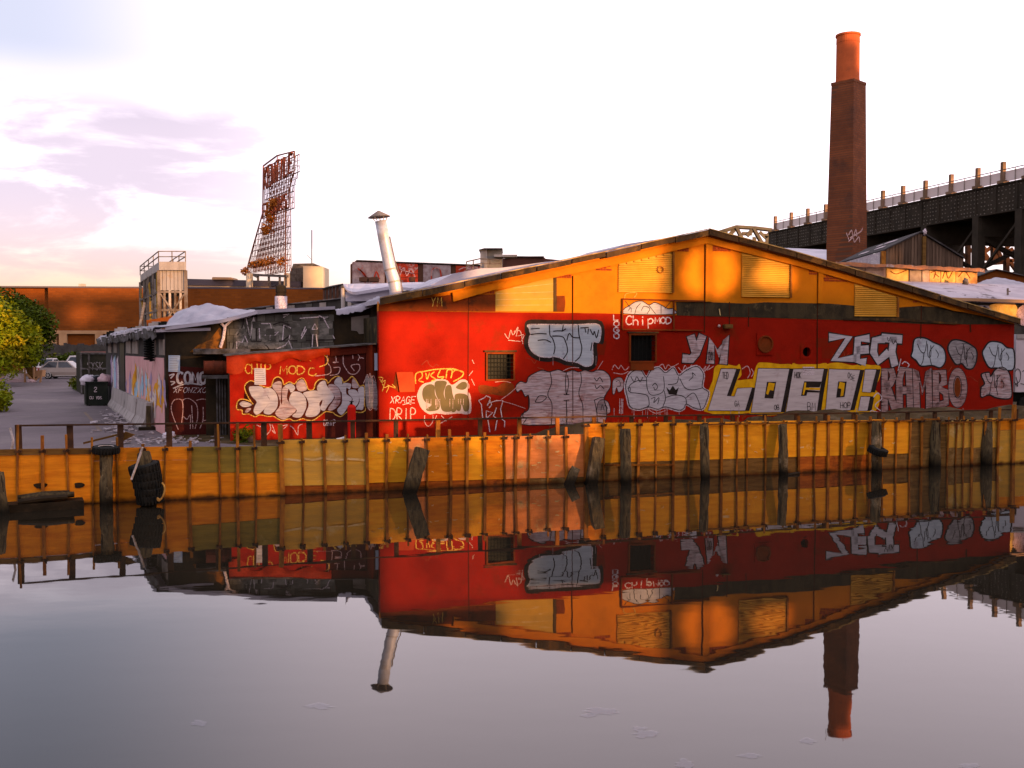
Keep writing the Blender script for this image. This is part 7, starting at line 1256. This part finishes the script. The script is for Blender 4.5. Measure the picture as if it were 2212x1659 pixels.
# second, lower trestle seen below the viaduct
tr = thing('steel_trestle', at(2160, 742, 135).xy.to_3d() + Zv(GZ), 'rust-red trestle bents with cross bracing showing under the viaduct', 'trestle'); Yt = 120; m_trs = mat('trestle_rust', (0.085, 0.035, 0.015), (0.05, 0.022, 0.012), 1, .8)
for p, q, w_ in (((480, 990), (480, 1480), 1.1), ((545, 1160), (545, 1500), 1.9), ((735, 1100), (735, 1330), 1.7), ((905, 1150), (905, 1450), 1.9), ((1075, 980), (1075, 1500), 1.5), ((1125, 1000), (1125, 1500), .8), ((400, 1080), (400, 1400), 1.6), ((590, 1270), (1138, 1300), .9), ((590, 1345), (900, 1315), .6), ((500, 1040), (660, 1260), .8), ((650, 1000), (760, 1180), .8), ((1030, 980), (860, 1190), .8), ((730, 1100), (600, 1200), .6), ((960, 1130), (1060, 1300), .7), ((800, 1180), (850, 1290), .9), ((760, 1290), (800, 1150), .6), ((590, 1380), (650, 1450), .9), ((380, 1100), (450, 1180), .6), ((300, 1180), (400, 1280), .5), ((940, 1290), (1040, 1430), .9), ((1138, 1100), (1080, 1400), .7), ((240, 1180), (330, 1260), .5), ((600, 1110), (660, 1180), .4), ((730, 1080), (850, 1080), .5)):
    MB().bar(at(*ZV(*p), Yt), at(*ZV(*q), Yt), w_ * .6 * .75, .4).build('trestle_member', m_trs, tr)
for x in (480, 735, 905, 1075): b_ = at(*ZV(x, 1450), Yt); MB().bar(b_, b_.xy.to_3d() + Zv(GZ), .5).build('trestle_leg', m_trs, tr)
# truss bridge behind the apex
tb_ = thing('truss_bridge', at(1610, 742, 150).xy.to_3d() + Zv(GZ), 'grey steel truss span beyond the roof apex', 'bridge'); m_trg = mat('truss_paint', (0.11, 0.095, 0.07), (0.07, 0.06, 0.045), 1, .8)
for dy, e in ((0, 0), (7, 6)):
    for p, q, w_ in (((90, 487), (225, 444), .75), ((225, 444), (360, 452), .75), ((360, 452), (475, 466), .7), ((225, 444), (268, 530), .8), ((345, 455), (405, 560), .9), ((300, 505), (345, 455), .6), ((90, 487), (150, 500), .3), ((150, 468), (165, 515), .35), ((165, 515), (225, 450), .35), ((268, 490), (330, 490), .35), ((390, 480), (430, 520), .4), ((430, 520), (470, 470), .4), ((90, 540), (475, 560), .7), ((350, 515), (352, 550), .3), ((405, 500), (475, 505), .35), ((440, 510), (440, 560), .4)):
        MB().bar(at(*Z7(p[0] + e, p[1] + e), 150 + dy), at(*Z7(q[0] + e, q[1] + e), 150 + dy), w_, .4).build('truss_member', m_trg, tb_)
for x in (100, 470): b_ = at(*Z7(x, 545), 152); MB().bar(b_, b_.xy.to_3d() + Zv(GZ), .8).build('pier', m_trg, tb_)
# silver roofs right of the gable
sr = thing('far_silver_roof', at(1715, 742, 62).xy.to_3d() + Zv(GZ), 'flat silver roof between the gable and the chimney', 'roof'); mb = MB(); A_ = [at(*Z5(-240, 225), 75), at(*Z5(245, 245), 72), at(*Z5(245, 345), 58), at(*Z5(-240, 240), 58)]; mb.prism(A_, Zv(-.25)); mb.build('roof_deck', m_silver, sr); slab(sr, 'wall', ZL(Z5, [(-240, 240), (245, 345), (245, 420), (-240, 420)]), 58, 3, m_darkgreywall)
# wooden gable shed
m_plank = mat('brown_shed_plank', (0.115, 0.075, 0.050), (0.07, 0.045, 0.03), 2, .9, .4, (3, 3, .3), vary=.3); m_shingle = mat('dark_shingle', (0.055, 0.050, 0.048), (0.035, 0.03, 0.03), 1.5, .9, .4)
WS = PL(at(1990, 742, 60).x, 60, ANG); ws = thing('plank_shed', WS.P(0, GZ, -3), 'brown plank gable shed with patched dark roof beside the chimney', 'shed')
ridge, eL, eR = WS.hit(*Z7(1495, 488)), WS.hit(*Z7(1238, 614)), WS.hit(*Z7(1792, 668)); zbm = WS.hit(*Z7(1500, 735))[1]; n = 26
for i in range(n):
    u0, u1 = eL[0] + (eR[0] - eL[0]) * i / n, eL[0] + (eR[0] - eL[0]) * (i + .95) / n
    zf = lambda u: ridge[1] + (eL[1] - ridge[1]) * (ridge[0] - u) / (ridge[0] - eL[0]) if u < ridge[0] else ridge[1] + (eR[1] - ridge[1]) * (u - ridge[0]) / (eR[0] - ridge[0])
    MB().prism([WS.P(u0, zbm, rnd.uniform(0, .04)), WS.P(u1, zbm, .0), WS.P(u1, zf(u1), .0), WS.P(u0, zf(u0), rnd.uniform(0, .04))], BACK * .06).build('plank', m_plank, ws)
MB().prism([WS.P(eL[0], GZ, -.1), WS.P(eR[0], GZ, -.1), WS.P(*eR, -.1), WS.P(*ridge, -.1), WS.P(*eL, -.1)], BACK * .15).build('gable_frame', m_rot, ws)
vb = at(*Z7(1128, 520), 70.5) - WS.P(*ridge); vb.z = 0; eb = vb
for e, nm in ((eL, 0), (eR, 1)): MB().prism([WS.P(*ridge, .15) + Zv(.03), WS.P(*e, .15) + Zv(.03), WS.P(*e, .15) + eb + Zv(.03), WS.P(*ridge, .15) + eb + Zv(.03)], Zv(.08)).build('roof_slope', m_shingle, ws)
for a, b_, c, d in ((.15, .35, .3, .55), (.2, .5, .6, .7), (.55, .75, .25, .45), (.6, .8, .6, .8)):
    rp = lambda s_, t_: WS.P(*ridge, .15).lerp(WS.P(*eL, .15), s_) + eb * t_ + Zv(.14); MB().prism([rp(a + .1, c * .8), rp(a + .2, c * .8), rp(a + .2, d * .8), rp(a + .1, d * .8)], Zv(.02)).build('roof_patch', m_linew, ws)
MB().prism([WS.P(eL[0], GZ, -.05), WS.P(eL[0], eL[1], -.05), WS.P(eL[0], eL[1], -.05) + eb, WS.P(eL[0], GZ, -.05) + eb], WS.d * .1).build('side_wall', m_linew, ws)
MB().bar(WS.P(eL[0] - .02, zbm, .08), WS.P(eL[0] - .02, eL[1], .08), .22).build('corner_post', m_stake, ws); MB().bar(WS.P(ridge[0] + .2, zbm, .1), WS.P(ridge[0] + .2, ridge[1] - .2, .1), .2).build('centre_post', m_brownplank, ws)
lump(WS.P(ridge[0] + .25, ridge[1] + .05, .1), .11, m_linew, 'gable_finial', None, None, ws, 1.6, 5)
# low rooftop monitor catching the light, its yellow put into the panel colours
MN = PL(at(2000, 742, 54).x, 54, ANG); mn = thing('roof_monitor', MN.P(0, GZ, -1), 'long low roof monitor of grey and sunlit-yellow panels below the plank shed', 'roof monitor'); m_mp = [mat('monitor_panel_%d' % i, c, c2, 2, .8, .2) for i, (c, c2) in enumerate((((0.34, 0.25, 0.20), (0.22, 0.14, 0.11)), ((0.58, 0.36, 0.10), (0.46, 0.24, 0.06)), ((0.26, 0.20, 0.16), (0.18, 0.13, 0.10)), ((0.52, 0.30, 0.10), (0.36, 0.16, 0.05))))]
for x0, x1, k in ((1010, 1118, 2), (1122, 1258, 0), (1265, 1415, 1), (1425, 1505, 2), (1512, 1560, 0), (1562, 1636, 3), (1642, 1740, 1), (1744, 1890, 3)):
    yt = 715 + (x0 - 1100) * .035; yt1 = 715 + (x1 - 1100) * .035; MB().prism([MN.px(*Z7(*p)) for p in ((x0, 870), (x0, yt), (x1, yt1), (x1, 870))], BACK * .2).build('panel', m_mp[k], mn)
MB().prism([MN.px(*p, -.1) for p in (*ZL(Z7, [(890, 715), (1890, 745), (1890, 900), (890, 860)]),)], BACK * 1.5).build('core', m_gpd, mn)
mb = MB(); n = 30; vs = []
for i in range(n + 1): x = 885 + 1022 * i / n; y = 690 + (x - 885) * .045; vs += [MN.px(*Z7(x, y - 2 + rnd.uniform(-5, 3)), -1.2), MN.px(*Z7(x, y + rnd.uniform(-5, 5)), .35), MN.px(*Z7(x, y + 24 + rnd.uniform(-6, 6)), .38)]
mb.add(vs, [(3 * i + j, 3 * i + 3 + j, 3 * i + 4 + j, 3 * i + 1 + j) for i in range(n) for j in (0, 1)]); mb.build('rusty_eave', mat('rusty_eave_tin', (0.30, 0.12, 0.05), (0.16, 0.08, 0.05), 2, .8, .5, c3=(0.34, 0.29, 0.28), sc3=1.5), mn, smooth=True)
strokes(MN, [ZL(Z7, q) for q in ([(1570, 760), (1600, 755), (1590, 800)], [(1650, 800), (1670, 750), (1690, 800), (1720, 750)], [(1760, 790), (1800, 750), (1840, 800)], [(1290, 750), (1330, 770), (1400, 745)], [(1600, 770), (1625, 790)])], 1.4, .02, m_brownband, mn, 'tag')
v_ = MN.px(*Z7(1725, 850), .9); lump(v_ + Zv(.12), .15, m_frame, 'roof_cowl', None, None, mn, 1.5, 9)
# silver slope in front, with eave, graffiti wall below
rv = thing('silver_lean_roof', at(2150, 742, 50).xy.to_3d() + Zv(GZ), 'patched silver roof with graffiti wall below, right of the gable', 'building')
RF = [at(*Z7(1200, 800), 54.5), at(*Z7(1890, 838), 54.5), at(*Z7(2300, 845), 54.5), at(*Z7(2300, 955), 48.5), at(*Z7(1700, 937), 48.5), at(*Z7(1450, 870), 49.5)]
mb = MB(); mb.sheet(RF); mb.sheet([p - Zv(.15) for p in RF]); 
for i in range(len(RF)): mb.sheet([RF[i], RF[(i + 1) % 6], RF[(i + 1) % 6] - Zv(.15), RF[i] - Zv(.15)])
mb.build('roof_slope', mat('patched_silver_roof', (0.42, 0.36, 0.38), (0.33, 0.28, 0.30), 1, .6, .3, c3=(0.10, 0.075, 0.075), sc3=.9, lo3=.57, hi3=.62), rv)
slab(rv, 'eave', ZL(Z7, [(1640, 930), (2300, 950), (2300, 972), (1640, 950)]), 48.3, .3, m_tan)
GW = PL(at(2180, 742, 49).x, 49, R(2)); slab(rv, 'wall', [(2060, 770), (2060, 648), (2290, 656), (2290, 770)], 49, .3, m_blockgrey)
for pts, m in ((ZL(Z5, [(1448, 650), (1620, 640), (1640, 790), (1530, 730), (1450, 690)]), m_mp[1]), (ZL(Z5, [(1310, 660), (1440, 660), (1440, 720), (1330, 690)]), m_sil), (ZL(Z5, [(1640, 690), (1720, 650), (1760, 800), (1650, 790)]), m_linep)): mb = MB(); blob(mb, GW, pts, .12); mb.build('graffiti_piece', m, rv)
strokes(GW, [ZL(Z5, q) for q in ([(1460, 690), (1480, 660), (1500, 710)], [(1510, 660), (1505, 710), (1540, 720), (1545, 660)], [(1560, 660), (1555, 740), (1600, 720)], [(1610, 660), (1580, 700), (1630, 740)], [(1470, 700), (1550, 740), (1630, 780)])], 1.8, .13, m_liney, rv); strokes(GW, [ZL(Z5, q) for q in ([(1350, 665), (1370, 685), (1355, 695)], [(1395, 665), (1430, 690), (1405, 695)])], 4, .13, mat('navy_fill', (0.05, 0.06, 0.10), None), rv)
# brick gable at the far right with silver mound
bg_ = thing('brick_gable_house', at(2160, 742, 66).xy.to_3d() + Zv(GZ), 'low brown brick gable beyond the silver roof', 'building'); slab(bg_, 'gable', ZL(ZV, [(540, 1530), (560, 1490), (780, 1415), (900, 1440), (1400, 1560), (1400, 1800), (540, 1800)]), 66, 6, m_farbrick); slab(bg_, 'coping', ZL(ZV, [(540, 1498), (780, 1412), (900, 1436), (1400, 1556), (1400, 1546), (900, 1426), (780, 1402), (540, 1488)]), 65.8, 6.2, m_rot)
mb = MB(); vs = []; nx = 30
for i in range(nx + 1):
    x = 500 + 900 * i / nx; yt = lerp(x, [(500, 1600), (640, 1545), (780, 1512), (900, 1530), (1100, 1580), (1400, 1640)]) + rnd.uniform(-5, 5)
    vs += [at(*ZV(x, yt), 60), at(*ZV(x, (yt + 1660) / 2 + rnd.uniform(-6, 6)), 58), at(*ZV(x, 1690), 56)]
mb.add(vs, [(3 * i + j, 3 * i + 3 + j, 3 * i + 4 + j, 3 * i + 1 + j) for i in range(nx) for j in (0, 1)]); mb.build('silver_mound_roof', m_tarp, bg_, smooth=True)
MB().bar(at(*Z7(2100, 915), 50), at(*Z7(2100, 868), 50), .07).bar(at(*Z7(2100, 890), 50), at(*Z7(2118, 890), 50), .05).build('roof_pipe', m_frame, rv)
# white box trailer at the right edge
Yb = 46; p = gnd(2196, 893, GZ); bt = thing('white_trailer', p + Vector((3, 0, 0)), 'white box trailer with black scrawl past the corner of the red wall', 'trailer'); X0 = at(2195, 742, Yb).x; zt2 = at(2195, 745, Yb).z
TRp = PL(X0, Yb, R(4)); zT0, zT1 = at(2195, 847, Yb).z, at(2195, 722, Yb).z
MB().prism([TRp.P(0, zT0), TRp.P(7, zT0), TRp.P(7, zT1), TRp.P(0, zT1)], TRp.n * -2.4).build('box_body', mat('trailer_white', (0.60, 0.52, 0.53), (0.52, 0.44, 0.45), .8, .5), bt)
MB().bar(TRp.P(0, zT1 - .1, .03), TRp.P(7, zT1 - .1, .03), .2, .06, (0, 0, 1)).build('top_rail', m_galv, bt); MB().prism([TRp.P(0, zT0 - .45, -.2), TRp.P(7, zT0 - .45, -.2), TRp.P(7, zT0, -.2), TRp.P(0, zT0, -.2)], TRp.n * -2).build('chassis', m_winblack, bt)
for u in (.55, 1.7, 5.5): MB().lathe(TRp.P(u, GZ + .42, -.15), [(.25, 0), (.42, .03), (.42, .22), (.25, .25)], 18, TRp.n).build('wheel', m_black, bt)
strokes(TRp, [ZL(ZE, q) for q in ([(740, 900), (770, 870), (800, 910), (790, 1000), (740, 1040)], [(820, 900), (850, 890), (860, 980)], [(730, 1010), (770, 1060)], [(800, 1030), (850, 1040)], [(750, 960), (770, 1030), (760, 1060)])], 1.5, .02, m_linek, bt)
# ================================================================ added unseen wall blocking the low sun, openings cut to shape lit patches
def flatp(Y): return PL(0, Y, 0.0)
VPL = PL(VP0.x, VP0.y, math.atan2(VD.y, VD.x) + math.pi)
LIT = [(MW, [(1140, 668), (1140, 592), (1180, 562), (1325, 540), (1340, 600), (1320, 650), (1285, 668)]),
 (MW, [(1345, 622), (1345, 570), (1400, 556), (1425, 575), (1418, 610), (1395, 626)]), (MW, [(1478, 620), (1480, 560), (1515, 530), (1520, 640), (1490, 638)]),
 (MW, [(1528, 535), (1580, 545), (1592, 590), (1575, 632), (1528, 636)]), (MW, [(1640, 562), (1690, 572), (1718, 590), (1705, 626), (1650, 622), (1622, 600)]),
 (MW, [(985, 608), (1304, 543), (1524, 494), (1713, 544), (1860, 588), (1860, 606), (1713, 564), (1524, 516), (1304, 564), (985, 632)]),
 (MW, [(822, 674), (1105, 674), (1128, 690), (1105, 760), (1080, 835), (1015, 850), (995, 880), (930, 915), (822, 945), (822, 830), (885, 828), (925, 798), (955, 790), (965, 755), (945, 725), (915, 722), (895, 755), (880, 805), (822, 815)]),
 (SP, [(470, 760), (706, 738), (706, 960), (470, 960)]), (BP, [(440, 752), (470, 715), (492, 695), (496, 745)]),
 (BK, [(905, 930), (1290, 918), (1288, 985), (1235, 1002), (1215, 962), (1160, 960), (1132, 1006), (1050, 1002), (1020, 968), (905, 966)]),
 (MN, ZL(Z7, [(1262, 728), (1890, 735), (1895, 845), (1640, 845), (1262, 812)])), (PL(at(2180, 742, 49).x, 49, R(2)), ZL(Z5, [(1440, 635), (1650, 630), (1650, 800), (1440, 700)])),
 (FB, [(152, 661), (190, 660), (192, 694), (153, 695)]), (FB, [(214, 674), (246, 672), (246, 682), (214, 684)]),
 (flatp(37.8), [(800, 440), (850, 440), (890, 655), (825, 655)]), (flatp(61.8), ZL(Z6, [(470, 770), (1150, 770), (1150, 830), (470, 830)])),
 (SGr, ZL(ZT, [(1225, 520), (1350, 490), (1300, 700), (1270, 800), (1180, 830), (1215, 760)])), (SGr, ZL(ZT, [(1000, 1090), (1380, 1060), (1380, 1125), (1010, 1195)])),
 (flatp(Yw), ZL(ZT, [(1545, 1110), (1720, 1112), (1720, 1362), (1600, 1362), (1560, 1200)])), (flatp(Yw - 2.5), ZL(ZT, [(1015, 1175), (1065, 1175), (1065, 1355), (1015, 1355)])), (flatp(Yw - 2.5), ZL(ZT, [(1365, 1175), (1408, 1175), (1408, 1355), (1365, 1355)])),
 (flatp(91), [(1830, 66), (1862, 66), (1862, 158), (1830, 158)]), (VPL, [(1640, 470), (1800, 440), (2212, 340), (2212, 388), (1900, 448), (1660, 502)]), (VPL, [(2212, 330), (2340, 300), (2340, 355), (2212, 388)]),
 (flatp(Yt), ZL(ZV, [(470, 980), (700, 1000), (660, 1290), (470, 1340)])), (flatp(Yt), ZL(ZV, [(760, 1230), (1138, 960), (1138, 1320), (760, 1320)])), (flatp(60), ZL(Z7, [(1215, 610), (1245, 610), (1245, 700), (1215, 700)]))]
LIT = [(a, b_, .62 if a in (SP, BK) else .5 if (a is MW and b_[0] in ((1140, 668), (985, 608))) else 1.0) for a, b_ in LIT]
LIT += [(BK, [(-70, 955), (410, 955), (605, 955), (605, 1080), (-70, 1105)], .22), (BK, [(605, 935), (905, 930), (905, 1060), (605, 1075)], .25), (BK, [(905, 960), (1290, 960), (1290, 1045), (905, 1062)], .3), (BK, [(1290, 895), (1965, 890), (1965, 1015), (1290, 1042)], .36), (BK, [(1965, 890), (2300, 885), (2300, 1000), (1965, 1015)], .12),
 (MW, [(1020, 600), (1140, 575), (1140, 668), (1080, 668)], .15), (MW, [(1345, 560), (1524, 510), (1524, 640), (1345, 640)], .1), (MW, [(1592, 530), (1640, 545), (1640, 640), (1592, 640)], .15), (MW, [(1700, 570), (1760, 590), (1760, 640), (1700, 640)], .1), (MW, [(860, 700), (990, 700), (990, 830), (860, 830)], .8), (MW, [(1090, 680), (1180, 680), (1150, 800), (1060, 880), (1000, 900), (1000, 850)], .35),
 (flatp(78), [(-90, 610), (130, 610), (130, 835), (-90, 835)], .8), (flatp(cY), [(85, 765), (180, 765), (180, 822), (85, 822)], .25), (flatp(62), [(300, 540), (410, 540), (410, 700), (300, 700)], .2), (flatp(Yw), [(395, 598), (650, 598), (650, 640), (395, 640)], .3), (SGr, ZL(ZT, [(1000, 60), (1480, 60), (1480, 1215), (1000, 1215)]), .25), (MN, ZL(Z7, [(900, 690), (1262, 690), (1262, 812), (900, 780)]), .2), (flatp(52), ZL(Z7, [(1400, 800), (2300, 800), (2300, 950), (1600, 950)]), .3), (flatp(61.8), ZL(Z6, [(165, 600), (1440, 640), (1440, 830), (165, 830)]), .3)]
def toward(P):
    t_ = (NB.o - P).dot(NB.n) / SDIR.dot(NB.n); q = P + SDIR * t_; return ((q - NB.o).dot(NB.d), q.z)
HOLES = [[toward(pl.px(*p)) for p in poly] for pl, poly, _ in LIT]
HB = [(min(p[0] for p in h), max(p[0] for p in h), min(p[1] for p in h), max(p[1] for p in h)) for h in HOLES]
m_blocker = mat('sun_blocker_brick', (0.20, 0.085, 0.05), (0.15, 0.06, 0.04), .5, .9)
ml = thing('sun_blocker', NB.P(60, 1.0, 0), 'tall added wall on the near bank, its openings shaped to cast sun patches', 'building')
CS = .15
BAY = [[0, 8, 2, 10], [12, 4, 14, 6], [3, 11, 1, 9], [15, 7, 13, 5]]
def blockerwall(u0, u1, z1, name):
    mb = MB(); z = 1.0
    nr = int((z1 - 1.0) / CS); nc = int((u1 - u0) / CS)
    for j in range(nr):
        za, zb = 1.0 + j * CS, 1.0 + (j + 1) * CS; zc_ = (za + zb) / 2; cand = [(h, b_, q_[2]) for h, b_, q_ in zip(HOLES, HB, LIT) if b_[2] - .01 <= zc_ <= b_[3] + .01]; run = None
        for i in range(nc + 1):
            u = u0 + (i + .5) * CS; solid = i < nc and not any(b_[0] <= u <= b_[1] and BAY[i % 4][j % 4] < 16 * lv - .01 and inside(u, zc_, h) for h, b_, lv in cand)
            if solid and run is None: run = u0 + i * CS
            if not solid and run is not None: ue = u0 + i * CS; mb.hexa([NB.P(run, za, 0), NB.P(ue, za, 0), NB.P(ue, za, -.2), NB.P(run, za, -.2), NB.P(run, zb, 0), NB.P(ue, zb, 0), NB.P(ue, zb, -.2), NB.P(run, zb, -.2)]); run = None
    return mb.build(name, m_blocker, ml, kind='stuff')
blockerwall(-10, 72, 21.0, 'sun_blocker_wall'); blockerwall(72, 150, 37.0, 'sun_blocker_wall')
